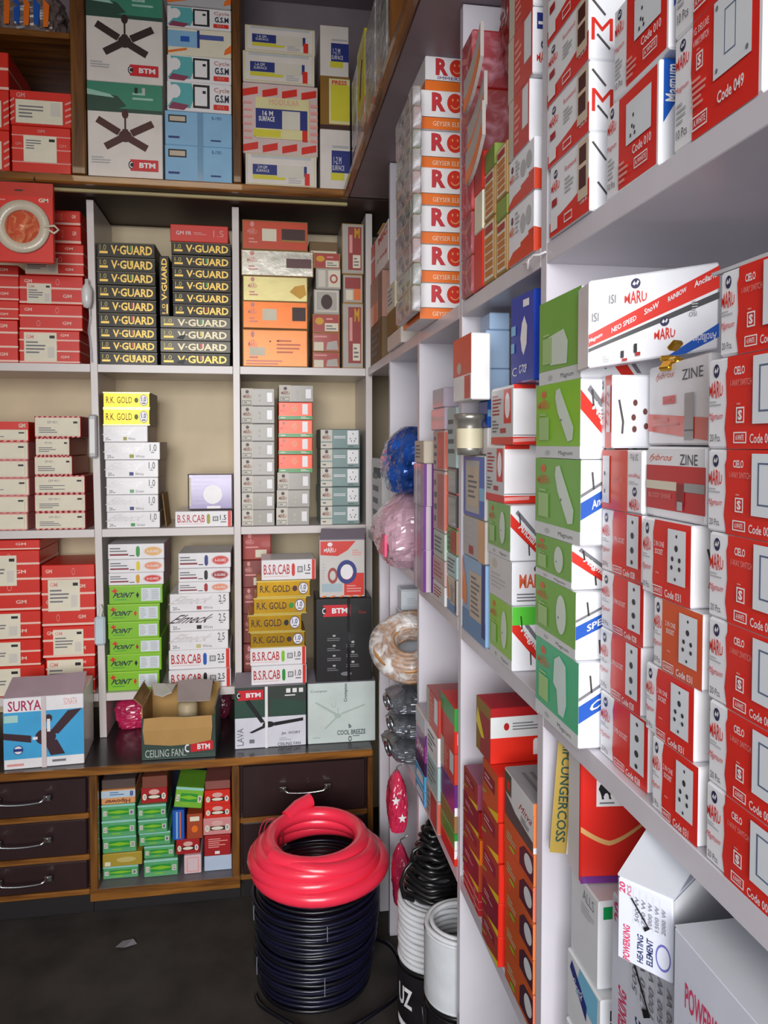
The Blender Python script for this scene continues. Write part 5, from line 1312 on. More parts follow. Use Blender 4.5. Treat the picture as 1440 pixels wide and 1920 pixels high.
rstack('the red backed column', g5, ZR[2], [
    (811, 832, 731, 766, M('lilac_grey_card', 'b4a8b8', .3, coat=.4), None, {}, 'small silvery lilac pack'),
    (808, 834, 768, 806, M('lilac_grey_card', 'b4a8b8', .3, coat=.4), None, {}, 'silvery lilac pack'),
    (812, 834, 808, 880, M('pinkish_grey_card', 'bca4a0', .45), redstrip, {}, 'coral backed pack'),
    (812, 834, 882, 992, M('pinkish_grey_card', 'bca4a0', .45), redstrip, {}, 'tall coral backed pack'),
    (812, 834, 994, 1040, M('pale_green_grey_card', 'b4c0b4', .45), lines_front, {}, 'pale green grey pack'),
    (811, 834, 1042, 1086, M('pinkish_grey_card', 'bca4a0', .45), lines_front, dict(m=DRED), 'pinkish printed pack'),
    (811, 834, 1088, 1124, M('pale_grey_card2', 'cfcfd0', .45), lines_front, dict(m=DRED), 'pale printed pack')], X=.384, d=.14)
dc = rstack('the column at the third post', g5, ZR[2], [
    (838, 856, 765, 880, M('pale_aqua_card', 'a8c4c4', .4), lines_front, {}, 'tall pale aqua pack'),
    (838, 857, 882, 930, M('charcoal_card', '3a3a3e', .3, coat=.4), blackitem, {}, 'glossy black pack'),
    (838, 857, 932, 995, M('charcoal_card', '3a3a3e', .3, coat=.4), blackitem, {}, 'dull black pack with a red edge'),
    (837, 857, 997, 1045, GREEN, redstrip, {}, 'green and coral pack'),
    (837, 857, 1047, 1090, M('pale_aqua_card', 'a8c4c4', .4), lines_front, {}, 'pale aqua pack'),
    (838, 857, 1092, 1160, M('cream_grey_card', 'c4b8a8', .45), bluep, {}, 'cream pack with an orange corner')], X=.388, d=.14)
zd = dc[-1].location.z+max(Vector(c).z for c in dc[-1].bound_box)+.001
B = rcarton(850, 884, 640, 762, .352, .352, WHITE, .034, z0=zd)
B.r('F', 0, .4, 1, 1, M('coral_red_card', 'd04030', .38, coat=.2)); B.e('F', .35, .52, .12, .09, M('beige_print', 'c4beb0', .5)); B.r('F', .65, .03, .95, .38, M('coral_red_card', 'd04030', .38)); o = B.place('carton_box', B.loc, B.rz); tag(o, 'red over white carton standing in front of the post, highest of the small packs', 'box', g5)
# bags in the far bays
MBAG = M('blue_silver_foil_bag', '2858b0', .22, var=.7, scale=14, coat=.4, metal=.35)
pb = atX(752, 985, .43)
o = bag('plastic_bag', (.41, 2.06, ZR[1]+.001), .19, .2, .3, M('clear_pink_bag', 'cfa8b8', .22, var=.4, scale=9, coat=.5), 8)
tag(o, 'clear bag of pink parts on the far right shelf, under the blue foil bag', 'bag')
b = MB(); b.box((-.083, -.05, .06), (.004, .05, .03), PINK, .003); c = b.build('pink_part', o); b = MB(); b.box((-.084, .05, .05), (.004, .03, .006), DGREEN, .002, Matrix.Rotation(R(20), 4, 'X')); b.build('dark_green_part', o)
o2 = bag('plastic_bag', (.41, 2.05, ZR[1]+.203), .15, .18, .26, MBAG, 9); tag(o2, 'crumpled blue and silver foil bag resting on the clear pink bag', 'bag')
B = rcarton(697, 716, 858, 990, .40, .40, M('pale_grey_card2', 'cfcfd0', .45), .12, z0=ZR[0]+.0008); B.r('F', .2, .75, .9, .88, BLK); B.seed = 3; lines_front(B); o = B.place('carton_box', B.loc, B.rz); tag(o, 'pale grey carton with a black stripe in the far corner, right shelf', 'box')
b = MB(); b.lathe([(0, 0), (.012, 0), (.013, .03), (.006, .04), (.006, .05), (0, .05)], WHITE, n=16); o = b.build('small_bottle'); q = atX(702, 985, .395); o.location = (.398, 2.375, ZR[0]+.001); tag(o, 'tiny white bottle at the shelf edge in front of the corner carton', 'bottle')

# ================================================================== right wall, upper row (on the long upper shelf)
def mag(B): B.r('F', 0, 0, .25, 1, RED); B.t('F', .45, .72, .95, .9, 'MIC', RED, bold=.03); B.t('F', .4, .25, .95, .38, 'Mag', RED); B.r('F', 0, .55, .25, .62, WHITE)
g6 = 'cartons of the far corner, upper row'
def orr(B): B.r('F', 0, 0, 1, .45, ORANGE); B.r('F', 0, .45, 1, 1, M('dull_rose_card', 'b88878', .5)); B.r('F', .7, 0, 1, 1, M('dim_card', '8c7468', .6))
Bc = rstack('the far corner column', g6, ZA, [
    (696, 728, 465, 535, WHITE, mag, {}, 'white carton with red lettering'),
    (695, 716, 537, 620, M('dull_rose_card', 'b88878', .5), orr, {}, 'dull rose and orange carton'),
    (694, 717, 622, 699, M('brown_kraft', '7c6444', .7), lines_front, {}, 'brown kraft carton')], X=.40, d=.14)
zc_ = Bc[-1].location.z+max(Vector(c).z for c in Bc[-1].bound_box)+.001
B = bcarton(718, 747, 420, 464, 2.42, M('mustard_gloss_card', 'd09c14', .35, coat=.3), .12, z0=zc_+.002); o = B.place('carton_box', B.loc, 0); tag(o, 'mustard yellow carton on top of the far corner column', 'box')
cb = rstack('the cream column by the corner', g6, ZA, [
    (722, 740, 545, 600, CREAM, lines_front, dict(m=BLUE), 'cream carton with blue print'),
    (722, 745, 602, 650, BROWN, None, {}, 'brown open carton'),
    (722, 752, 652, 685, WARMW, None, {}, 'cream white carton')], X=.38, d=.14)
# clear packs piled in front of the far bays
g7 = 'clear hanging packs on the upper shelf'
PKS = [M('pack_print_grey', 'a8a098', .35, var=.5, scale=30, coat=.4), M('pack_print_rose', 'b09490', .35, var=.5, scale=34, coat=.4), M('pack_print_green', '9aa48c', .35, var=.5, scale=30, coat=.4)]
def clearpack(B):
    B.r('F', .1, .6, .5, .9, M('pale_grey_card2', 'cfcfd0', .45)); B.e('F', .7, .3, .12, .1, DGREEN); B.p('F', [(.2, .1), (.5, .2), (.45, .45), (.15, .3)], [DRED, NAVY, MUST][B.seed % 3]); B.lines('F', .15, .62, .45, .86, 4, GREYT)
    B.use('plastic_sleeve'); B.meshes['plastic_sleeve'].box((0, B.d/2, B.h/2), (B.w/2+.001, B.d/2+.001, B.h/2-.001), CLEARH, .003); B.use(None)
hv = [236, 268, 304, 340, 376, 412, 450, 488, 528, 568, 612]
rstack('the strip of packs before the smiling cartons', g7, atX(742, 612, .325).z, [(742+(i % 3), 775, a, b, PKS[i % 3], clearpack, dict(nm='hanging_pack', cat='hanging pack'), ['greyish clear pack', 'rosy clear pack', 'greenish clear pack'][i % 3]) for i, (a, b) in enumerate(V(hv))], X=.325, d=.0175)
# immersion and geyser element cartons
def ro(B, imm=False):
    B.r('F', 0, 0, 1, .3, ORANGE); B.r('F', 0, .3, 1, .315, BLK); R2 = M('smile_red', 'd83420', .4)
    B.t('F', .2, .46, .45, .94, 'R', M('dark_ro_red', 'c03038', .4), bold=.05); B.e('F', .62, .69, .145, .25, R2); B.t('F', .8, .46, .98, .94, 'Y', M('dark_ro_red', 'c03038', .4), bold=.03)
    for x in (.575, .665): B.e('F', x, .77, .015, .04, M('peach_smile', 'f0a070', .4), 8)
    B.ring('F', .62, .69, .09, .16, .2, M('peach_smile', 'f0a070', .4), a0=205, a1=335)
    if imm: B.t('F', .24, .34, .96, .43, 'IMMERSION', M('violet_print', '5a2c80', .4))
    else: B.t('F', .22, .08, .95, .2, 'GEYSER ELEMENT', CREAM)
    B.r('L', 0, 0, 1, .3, ORANGE)
rv = [105, 168, 241, 311, 381, 452, 523, 594]
bstack('the heating element stack', 'heating element cartons', ZA, [(797 if i == 0 else 787+i % 2, 893, a+(3 if i else 0), b, WHITE, ro, dict(imm=i == 0), 'white and orange carton with a smiling face') for i, (a, b) in enumerate(V(rv))], Y=1.63, d=.19)
# red clear packs in front of the second upright
for i, (ua, ub, va, vb_, m) in enumerate([(845, 880, 20, 130, DRED), (850, 884, 132, 250, OLDRED), (848, 884, 252, 360, OLDRED), (848, 884, 362, 470, RED), (850, 884, 472, 578, OLDRED)]):
    pass
def redpack(B):
    B.p('F', [(0, .7), (.5, .55), (1, .75), (1, .85), (.5, .66), (0, .8)], M('peach_print', 'd8a880', .5)); B.ring('F', .4, .35, .25, .2, .25, PALER)
    B.use('plastic_sleeve'); B.meshes['plastic_sleeve'].box((0, B.d/2, B.h/2), (B.w/2+.001, B.d/2+.001, B.h/2-.001), CLEARP, .003); B.use(None)
rstack('the column beside the smiling cartons', 'red clear packs', ZA, [
    (866, 886, 92, 200, DRED, redpack, {}, 'dark red clear pack'), (865, 886, 202, 318, M('dusky_red_card', 'a8483c', .35, coat=.3), redpack, {}, 'dusky red clear pack'),
    (865, 886, 320, 425, RED, redpack, {}, 'red clear pack'), (865, 885, 427, 505, M('dusky_red_card', 'a8483c', .35, coat=.3), redpack, {}, 'dusky red clear pack'), (866, 885, 507, 580, M('dusky_red_card', 'a8483c', .35, coat=.3), redpack, {}, 'dusky red clear pack')], X=.384, d=.1)
def grid(B, m=ORANGE):
    B.r('F', .08, .05, .92, .95, CREAM)
    for i in range(5): B.r('F', .16, .1+i*.13, .84, .2+i*.13, m)
    B.r('F', .16, .78, .84, .9, OLDRED)
BRC = M('burnt_orange_print', 'c87c38', .45); OLG = M('olive_green_print', '8ca04c', .45)
rstack('the gridded orange column', 'gridded cartons', ZA, [
    (889, 905, 300, 372, RED, None, {}, 'plain red carton'), (889, 905, 374, 448, CREAM, None, {}, 'cream edged carton'), (889, 905, 450, 560, RED, None, {}, 'plain red carton')], X=.386, d=.1)
rstack('the second gridded column', 'gridded cartons', ZA, [
    (908, 928, 290, 330, OLG, None, {}, 'olive green carton'), (908, 928, 332, 425, TAN, grid, dict(m=BRC), 'cream carton with an orange grid'), (907, 928, 427, 550, TAN, grid, dict(m=BRC), 'tall cream carton with an orange grid')], X=.388, d=.12)
rstack('the third gridded column', 'gridded cartons', ZA, [
    (930, 951, 285, 385, TAN, grid, dict(m=BRC), 'cream carton with an orange grid'), (930, 951, 387, 425, OLG, None, {}, 'olive green carton'), (930, 951, 427, 535, TAN, grid, dict(m=BRC), 'tall cream carton with an orange grid')], X=.388, d=.12)
def smr(B): B.r('F', 0, 0, .25, 1, M('beige_print', 'c4beb0', .5)); B.r('F', .25, 0, 1, 1, M('soft_red_card', 'd0483c', .4, coat=.2)); B.use('switch_picture'); B.r('F', .68, .3, .95, .95, PLATE); B.use(None); B.lines('F', .3, .15, .6, .85, 6, PALER)
def smrE(B): smr(B); emblem(B, 'R', rm(B, .006), .15, rm(B, .028), .5); B.r('R', rm(B, .006), .66, rm(B, .03), .9, NAVY); B.lines('R', rm(B, .008), .7, rm(B, .02), .8, 1, WHITE)
def lowr(B):
    B.p('F', [(0, 0), (1, 0), (1, .4), (.8, .4), (.8, .34), (.5, .3), (.5, .24), (.2, .22), (0, .1)], M('orange_red_bright', 'dc4424', .38, coat=.3)); emblem(B, 'F', .06, .5, .26, .85, m=M('coral_logo', 'd8704c', .4)); B.e('F', .6, .6, .1, .16, LGREY); B.e('F', .82, .66, .1, .16, LGREY); B.lines('F', .3, .5, .48, .9, 5, LGREY)
    B.p('R', [(0, 0), (rm(B, .02), 0), (rm(B, .02), .36), (0, .4)], M('orange_red_bright', 'dc4424', .38))
rstack('the column before the upper upright', 'small red cartons of the upper row', ZA, [
    (955, 1000, -20, 84, WCARD, smrE, {}, 'red and white carton at the picture top'),
    (953, 999, 86, 200, WCARD, smrE, {}, 'red and white carton'),
    (954, 993, 202, 312, WCARD, smr, {}, 'soft red carton'),
    (953, 1003, 315, 405, WCARD, lowr, {}, 'white carton with a stepped red base'),
    (953, 1002, 408, 516, WCARD, lowr, {}, 'white carton with a stepped red base')], X=.388, d=.14)
# bent orange and grey sleeves leaning out
for i, (u, v0, s) in enumerate([(890, 215, 0), (893, 270, 1), (896, 130, 2)]):
    p = atX(u, v0+60, .365)
    b = MB(); n = 8; pts = []
    rows_ = []
    for k in range(n+1):
        t = k/n; rows_.append([(0, -.05+.1*t, .05*t*t), (0, -.05+.1*t, .05*t*t+.055)])
    b0 = flat('sleeve', [[(p_[0], p_[1], p_[2]) for p_ in r_] for r_ in rows_], M('grey_sleeve_card', 'b0a8a4', .45, coat=.2), None, .006)
    b0.location = (.366-.006*s, p.y, p.z); b0.rotation_euler = (R(180), 0, 0); b0.rotation_euler = (0, 0, R(180))
    b = MB()
    vs = []
    for k in range(n+1):
        t = k/n
        for zz_ in (.0, .022): vs.append((.0006, -.05+.1*t, .05*t*t+zz_))
    b.add(vs, [(2*k, 2*k+1, 2*k+3, 2*k+2) for k in range(n)], ORANGE); sp = b.build('orange_band', b0); sp.location = (-.0075*0, 0, 0)
    bb = b0; tag(bb, ['orange and grey bent sleeve, middle one beside the red clear packs', 'orange and grey bent sleeve, lowest one beside the red clear packs', 'orange and grey bent sleeve, topmost one beside the red clear packs'][i], 'sleeve', 'bent sleeves')
o = bag('plastic_bag', (.47, 1.25, ZA+.37), .12, .2, .13, M('dark_red_plastic', '8c1c1c', .25, coat=.5, var=.4), 11); tag(o, 'dark red plastic bag on the upper shelf cut by the picture top', 'bag')
b = MB(); b.lathe([(0, 0), (.018, 0), (.019, .03), (.015, .04), (.012, .05), (.016, .06), (0, .064)], WHITE, n=18); o = b.build('plastic_cap'); q = atX(962, 90, .40); 
b2 = MB(); b2.lathe([(.0195, .03), (.017, .045), (.013, .052)], ORANGE, n=18); b2.build('orange_collar', o)
COL.objects.unlink(o.children[0]); bpy.data.objects.remove(o.children[0]); bpy.data.objects.remove(o)
# rosewood switch cartons
def rose(B, big=False):
    B.p('F', [(0, 0), (1, 0), (1, .42), (.86, .38), (.6, .3), (.3, .24), (0, .2)], BRED); emblem(B, 'F', .05, .6, .28, .9); B.t('F', .42, .76, .7, .83, 'Rosewood', M('red_script', 'd84048', .4)); B.lines('F', .42, .45, .66, .68, 4, LGREY); B.r('F', .08, .4, .22, .5, DRED); B.r('F', .05, .06, .24, .22, WHITE); B.frame('F', .42, .06, .62, .18, .012, WHITE, .02)
    B.use('switch_picture'); B.r('F', .76, .2, .99, .95, M('beige_plate', 'd4c0a8', .4)); B.r('F', .79, .66, .95, .88, M('rosewood_brown', '4a1c14', .35)); B.r('F', .79, .34, .95, .6, M('rosewood_brown', '4a1c14', .35)); B.use(None); B.t('F', .82, .14, .98, .2, 'Code 04', WHITE)
    if big: B.t('R', rm(B, .003), .28, rm(B, .03), .6, 'M', RED, bold=.0)
    staple(B, 'R', [(rm(B, .003), .86, rm(B, .02), .64), (rm(B, .01), .36, rm(B, .026), .16)])
rstack('the dark switch column', 'white and red cartons of the upper row', ZA, [
    (1026, 1104, -40, 92, WCARD, rose, {}, 'white and red carton with dark switch'), (1025, 1105, 94, 208, WCARD, rose, dict(big=True), 'white and red carton with dark switch'),
    (1027, 1105, 210, 326, WCARD, rose, dict(big=True), 'white and red carton with dark switch'), (1030, 1106, 329, 466, WCARD, rose, {}, 'white and red carton with dark switch')], X=.386, d=.18)
def c010(B, code='Code 010', x0=.26):
    B.p('F', [(x0, .03), (.96, .03), (.96, .97), (x0, .97)], BRED); emblem(B, 'F', .03, .68, x0-.05, .95); B.t('F', .03, .5, x0-.04, .57, 'Magnum', M('red_script', 'd84048', .4)); B.lines('F', .05, .2, x0-.06, .44, 5, LGREY); B.t('F', .05, .1, x0-.06, .17, '10 Pcs', M('dark_grey_print', '4a484c', .5))
    B.use('socket_picture'); B.r('F', .42, .42, .88, .84, PLATE); 
    for x, y in ((.56, .68), (.54, .58), (.58, .55), (.52, .49), (.6, .49)): B.e('F', x, y, .015, .022, M('socket_hole', '32343a', .4), 8)
    B.use(None); B.t('F', .56, .28, .9, .37, code, WHITE, bold=.015); awhite(B, .6, .12, .84, .23); B.lines('F', x0+.03, .06, .5, .3, 4, PALER)
    B.p('R', [(rm(B, .004), .4), (rm(B, .03), .8), (rm(B, .03), 1), (rm(B, .004), 1)], BLUE); B.t('R', rm(B, .006), .6, rm(B, .024), .95, 'Magnum', WHITE, rot=90, bold=.02)
rstack('the white edged socket pair', 'white and red cartons of the upper row', ZA, [
    (1150, 1256, 24, 192, WCARD, c010, {}, 'white edged red socket carton'), (1136, 1237, 214, 398, WCARD, c010, {}, 'white edged red socket carton')], X=.392, d=.16)
def c049(B):
    B.p('F', [(.24, 0), (.96, 0), (.96, 1), (.24, 1), (.22, .6), (.25, .3)], BRED); emblem(B, 'F', .03, .7, .2, .95); B.t('F', .03, .5, .2, .56, 'Magnum', M('red_script', 'd84048', .4)); B.lines('F', .05, .22, .18, .42, 4, LGREY); B.t('F', .05, .1, .19, .18, '10 Pcs', M('dark_grey_print', '4a484c', .5))
    B.use('switch_picture'); B.r('F', .5, .36, .9, .98, PLATE); B.frame('F', .62, .5, .74, .86, .008, RIM, .012)
    for x, y in ((.54, .42), (.86, .42), (.54, .92), (.86, .92)): B.e('F', x, y, .015, .022, GREYT, 8)
    B.use(None); B.t('F', .56, .14, .84, .24, 'Code 049', WHITE, bold=.02); awhite(B, .27, .06, .45, .18); B.t('F', .28, .86, .46, .92, '1G. DELUXE', WHITE); B.t('F', .28, .76, .46, .82, '4 WAY SWITCH', WHITE); isi(B, .36, .62, .08, .14); B.lines('F', .27, .24, .46, .5, 5, PALER)
rstack('the nearest upper pair', 'white and red cartons of the upper row', ZA, [
    (1264, 1440, -150, 72, WCARD, c049, {}, 'large red switch carton'), (1262, 1433, 84, 300, WCARD, c049, {}, 'large red switch carton')], X=.391, d=.16)
# white wire hook under the upper shelf edge
b = MB(); b.tube([(-.004, .03, .008), (-.006, .012, .006), (-.008, 0, 0), (-.012, -.01, -.008), (-.012, -.014, .004), (-.01, -.03, .006), (-.006, -.042, .004), (-.001, -.05, .006)], .0016, WHITE, 8)
o = b.build('wire_hook'); q = atX(1000, 492, .388); o.location = (q.x, q.y, 1.806); tag(o, 'white wire hook at the front edge of the upper right shelf', 'hook')
# ================================================================== right wall, lower row, third post to the near upright
ZC_ = .68
g8 = 'bulb cartons of the lower right shelf'
def android(B):
    B.r('F', 0, .0, 1, 1, M('dark_olive_gold_card', '8c6c20', .4)); B.r('F', .3, 0, 1, .78, M('brick_red_print', '9c3a38', .5)); B.p('F', [(0, .5), (.4, .3), (.6, .34), (.1, .8)], YEL)
    x = rm(B, .11); B.r('R', 0, 0, x, .46, RED); B.r('R', 0, .46, x, .84, M('pale_grey_strip', 'd4d8d8', .45)); B.r('R', 0, .84, x, 1, DRED)
    B.lines('R', x*.36, .58, x*.96, .74, 3, GREYT); B.e('R', x*.26, .66, x*.045, .07, DRED, 12)
    B.r('R', x*.7, .12, x*.8, .36, WHITE); B.e('R', x*.75, .36, x*.05, .06, WHITE, 12)
def redyel(B):
    B.r('F', 0, 0, 1, 1, [M('rust_red_print', 'a83c2c', .4), M('wine_print', '8a1c34', .4), M('burnt_orange_card', 'cc5a24', .38, coat=.2)][B.seed % 3]); B.p('F', [(.3, 0), (1, .0), (1, .22), (.75, .14)], YEL); B.r('F', .08, .5, .8, .8, M('wine_print', '8a1c34', .4)); B.lines('F', .15, .55, .7, .75, 2, M('pale_rose_print', 'd8a0a0', .5)); B.p('F', [(0, .2), (.3, .3), (.3, .36), (0, .3)], M('olive_gold_pack', 'b09444', .4))
def orng(B, pic=True):
    B.r('F', 0, 0, 1, 1, M('burnt_orange_card', 'cc5a24', .38, coat=.2))
    B.use('bulb_picture'); B.p('F', [(.55, .1), (1, .1), (1, .9), (.7, .86), (.55, .6)], M('dark_plum_print', '4a2434', .4)); B.e('F', .84, .52, .13, .26, M('pale_bulb_print', 'd8dce0', .4)); B.use(None); B.lines('F', .1, .3, .45, .6, 3, M('pale_green_text', 'b8b890', .5)); B.e('F', .3, .16, .1, .06, LIME)
def mitva(B):
    B.r('F', 0, .2, 1, 1, M('pale_grey_strip', 'd4d8d8', .45)); B.p('F', [(0, 0), (1, 0), (1, .22), (.4, .3), (0, .5)], M('charcoal_stripe', '4a4a4c', .45)); B.t('F', .55, .5, .97, .66, 'Mitva', DRED, skew=.2); B.r('F', 0, .5, .25, .95, DGREEN); B.r('F', .1, .6, .2, .8, RED); B.lines('F', .6, .3, .9, .45, 3, GREYT)
    B.r('R', 0, 0, rm(B, .05), .12, WHITE); B.r('T', 0, .0, 1, .5, M('dim_grey_card', '9a9aa0', .5)); B.lines('T', .2, .1, .8, .3, 2, GREYT)
    B.r('R', 0, .12, rm(B, .06), .75, M('peach_orange_card', 'e88850', .4))
rstack('the striped pile by the third post', g8, ZC_, [
    (870, 896, 1432, 1482, M('violet_rose_card', '9a4a68', .4), redyel, {}, 'violet and yellow carton'),
    (869, 898, 1484, 1534, DRED, redyel, {}, 'dark red and yellow carton'), (869, 900, 1536, 1584, ORANGE, redyel, {}, 'orange and yellow carton'),
    (868, 898, 1586, 1642, M('brick_orange_card', 'b84c2c', .4), redyel, {}, 'brick orange and yellow carton'),
    (868, 898, 1644, 1660, M('crimson_card2', 'b8202c', .4), gm_red, dict(stripes=1), 'thin crimson carton'), (868, 898, 1662, 1676, M('crimson_card2', 'b8202c', .4), gm_red, dict(stripes=1), 'thin crimson carton'),
    (868, 898, 1678, 1693, M('crimson_card2', 'b8202c', .4), gm_red, dict(stripes=1), 'thin crimson carton')], X=.388, d=.16)
zr2 = atX(905, 1414, .381).z
r2 = rstack('the bright red ended column', g8, ZC_, [
    (905, 935, 1416, 1500, RED, redyel, {}, 'red ended carton with a yellow streak'), (904, 935, 1502, 1578, RED, redyel, {}, 'red ended carton with a yellow streak'), (905, 936, 1580, 1650, RED, redyel, {}, 'red ended carton with a yellow streak'),
    (904, 935, 1652, 1714, RED, redyel, {}, 'red ended carton with a yellow streak'), (904, 934, 1716, 1776, RED, redyel, {}, 'red ended carton with a yellow streak')], X=.381, d=.18)
zt_ = r2[-1].location.z+max(Vector(c).z for c in r2[-1].bound_box)+.001
B = rcarton(893, 920, 1300, 1412, .381, .383, M('crimson_card2', 'b8202c', .4), .18, z0=zt_); B.loc = (B.loc[0], B.loc[1]-.0, zt_); android(B); o = B.place('carton_box', B.loc, B.rz); tag(o, 'large red and white carton at the top of the lower right shelf', 'box', g8)
rstack('the orange ended column by the upright', g8, ZC_, [
    (947, 1001, 1436, 1532, M('peach_orange_card', 'e88850', .4), mitva, {}, 'grey and orange carton with a dark stripe'),
    (946, 1001, 1534, 1598, M('peach_orange_card', 'e88850', .4), orng, {}, 'orange carton with a bulb picture'), (946, 1000, 1600, 1668, M('salmon_card', 'ec8468', .4), orng, {}, 'salmon ended orange carton'),
    (946, 1001, 1670, 1740, M('peach_orange_card', 'e88850', .4), orng, {}, 'orange carton with a bulb picture'), (946, 1000, 1742, 1810, M('peach_orange_card', 'e88850', .4), orng, {}, 'orange carton with a bulb picture'), (947, 1001, 1812, 1890, M('salmon_card', 'ec8468', .4), orng, {}, 'orange carton with a salmon end')], X=.388, d=.14)

# third bay down: small cartons on the low shelf
def sws(B): B.r('F', 0, .0, 1, .34, M('deep_violet', '3a1c50', .3)); B.r('F', 0, .34, 1, .74, M('magenta_violet', '9a3090', .3, coat=.3)); B.t('F', .2, .44, .9, .64, 'SWS', WHITE, bold=.03); B.r('R', 0, .34, 1, .74, M('magenta_violet', '9a3090', .3, coat=.3)); B.t('R', rm(B, .004), .44, rm(B, .03), .64, 'SWS', WHITE, bold=.03); B.r('R', 0, 0, 1, .34, M('deep_violet', '3a1c50', .3))
def cyn(B): B.p('F', [(.1, .2), (.9, .3), (.8, .8), (.2, .7)], WHITE); B.p('R', [(rm(B, .004), .3), (rm(B, .025), .2), (rm(B, .02), .8), (rm(B, .006), .7)], GREEN if B.seed % 2 else WHITE)
g9 = 'small cartons of the low middle shelf'
rstack('the violet topped column', g9, ZC_, [
    (779, 797, 1318, 1346, M('hazy_plastic_card', 'a8a0ac', .3, coat=.4), None, {}, 'hazy plastic tray'), (779, 797, 1347, 1412, PURPLE, sws, {}, 'violet carton with white letters'),
    (779, 796, 1413, 1440, SKY, cyn, {}, 'sky blue and green carton'), (779, 796, 1441, 1466, SKY, cyn, {}, 'sky blue carton')], X=.378, d=.15)
def grd(B): B.r('F', 0, .6, 1, 1, GREEN); B.r('R', 0, .5, rm(B, .014), 1, GREEN); B.r('R', rm(B, .006), .2, rm(B, .02), .45, WHITE)
rstack('the red topped column', g9, ZC_, [
    (800, 822, 1282, 1352, OLDRED, smr, {}, 'dull red carton'), (800, 821, 1354, 1408, WHITE, lines_front, {}, 'white carton'), (800, 821, 1410, 1470, M('pale_aqua_card', 'a8c4c4', .4), lines_front, {}, 'pale aqua carton'), (799, 821, 1472, 1535, M('pinkish_grey_card', 'bca4a0', .45), redstrip, {}, 'coral backed carton')], X=.38, d=.15)
rstack('the column before the third post', g9, ZC_, [
    (826, 856, 1292, 1392, RED, grd, {}, 'red and green carton'), (826, 856, 1394, 1462, M('coral_red_card', 'd04030', .38, coat=.2), smr, {}, 'red carton with a grey edge'), (826, 856, 1464, 1530, PURPLE, (lambda B: (B.r('R', 0, 0, 1, .28, WHITE), B.lines('R', rm(B, .006), .4, rm(B, .02), .6, 2, LILAC))), {}, 'purple and white carton'),
    (826, 856, 1532, 1570, BROWN, None, {}, 'brown kraft carton'), (826, 856, 1572, 1606, GREEN, (lambda B: B.r('R', 0, 0, 1, .6, WHITE)), {}, 'green and white carton'), (826, 856, 1608, 1646, RED, (lambda B: (B.r('R', 0, .5, 1, 1, WHITE), B.t('R', rm(B, .004), .5, rm(B, .03), .8, 'ARKO', RED, bold=.03))), {}, 'red and white carton')], X=.385, d=.14)
b = MB(); zl2 = atX(800, 1280, .38).z
# ------------------------------------------------------------------ coil of brown flex in clear wrap, fittings, pink packs
def ring_pts(rad, z, n=40, wob=0, ph=0, tilt=0., sq=1.):
    return [((rad+wob*math.sin(3*a+ph))*math.cos(a), sq*(rad+wob*math.cos(2*a+ph))*math.sin(a), z+tilt*rad*math.sin(a+ph)+wob*.5*math.sin(5*a+2*ph)) for a in [2*math.pi*i/n for i in range(n)]]
FLEX = M('tan_flex_cable', 'b8834c', .4, coat=.3, var=.3, scale=30)
cx = empty('cable_coil', (.405, 2.02, .985)); cx.rotation_euler = (R(38), R(-14), 0); tag(cx, 'coil of tan flex cable in clear wrap at the far right shelf', 'cable coil')
b = MB()
for i in range(5):
    for j in range(5):
        b.tube(ring_pts(.046+.0125*j, -.026+.0125*i, 36, .002, i*1.7+j), .0064, FLEX, 7, closed=True)
b.build('cable', cx)
b = MB(); n = 40; b.tube(ring_pts(.072, 0, n, .003, .4), .042, film('wrap_film', 'f4f4f4', .4), 14, closed=True); b.build('clear_wrap', cx)
HZM = M('hazy_grey_parts', '7c8088', .3, var=.5, scale=24, metal=.5)
for i, (u, v, s, lab) in enumerate([(752, 1322, .07, 'bag of steel fittings directly under the flex cable coil'), (748, 1375, .075, 'bag of steel fittings, middle one under the flex cable coil'), (764, 1425, .07, 'bag of steel fittings, lowest one on the far low shelf')]):
    q = atX(u, v, .40)
z0 = .681
labs = ['lowest bag of steel fittings on the far low shelf', 'middle bag of steel fittings on the far low shelf', 'topmost bag of steel fittings under the flex cable coil']
for i in range(3):
    o = bag('fittings_bag', (.40+.008*(i % 2), 2.03+.01*i, z0), .13-.008*i, .058, .2-.02*i, HZM, 20+i); z0 += .0605
    tag(o, labs[i], 'bag', 'bags of steel fittings')
    b = MB(); b.tube(ring_pts(.02, 0, 16), .005, STEEL, 6, closed=True); c = b.build('steel_ring', o); c.location = (-.06, -.03, .03); c.rotation_euler = (0, R(80), R(10))
# white boxes and a brown board in the far lower bay
B = rcarton(747, 768, 1098, 1138, .42, .42, M('ice_white_card', 'd4dce4', .4), .12, z0=atX(755, 1140, .42).z, z1=atX(755, 1098, .42).z)
zb2 = 1.0575
br = MB(); br.box((0, 0, 0), (.008, .19, .16), BROWN, .001); o = br.build('wooden_board'); o.location = (.50, 2.5, .681+.0); o.location.z = 1.03; 
ST = M('pale_pine', 'b08850', .5)
sh = empty('crate', (.46, 2.06, 1.02)); COL.objects.unlink(sh); bpy.data.objects.remove(sh); bpy.data.objects.remove(o)
o = MB(); o.box((0, 0, .2), (.13, .012, .2), wood('plain_pine_board', '8a6030', 'b48a50', .5, 0, 2), .002); o = o.build('wooden_board'); o.location = (.55, 2.242, .682); tag(o, 'pine board standing behind the tan cable coil', 'board')
PBT = M('ice_white_card', 'd4dce4', .4)
zz = .681
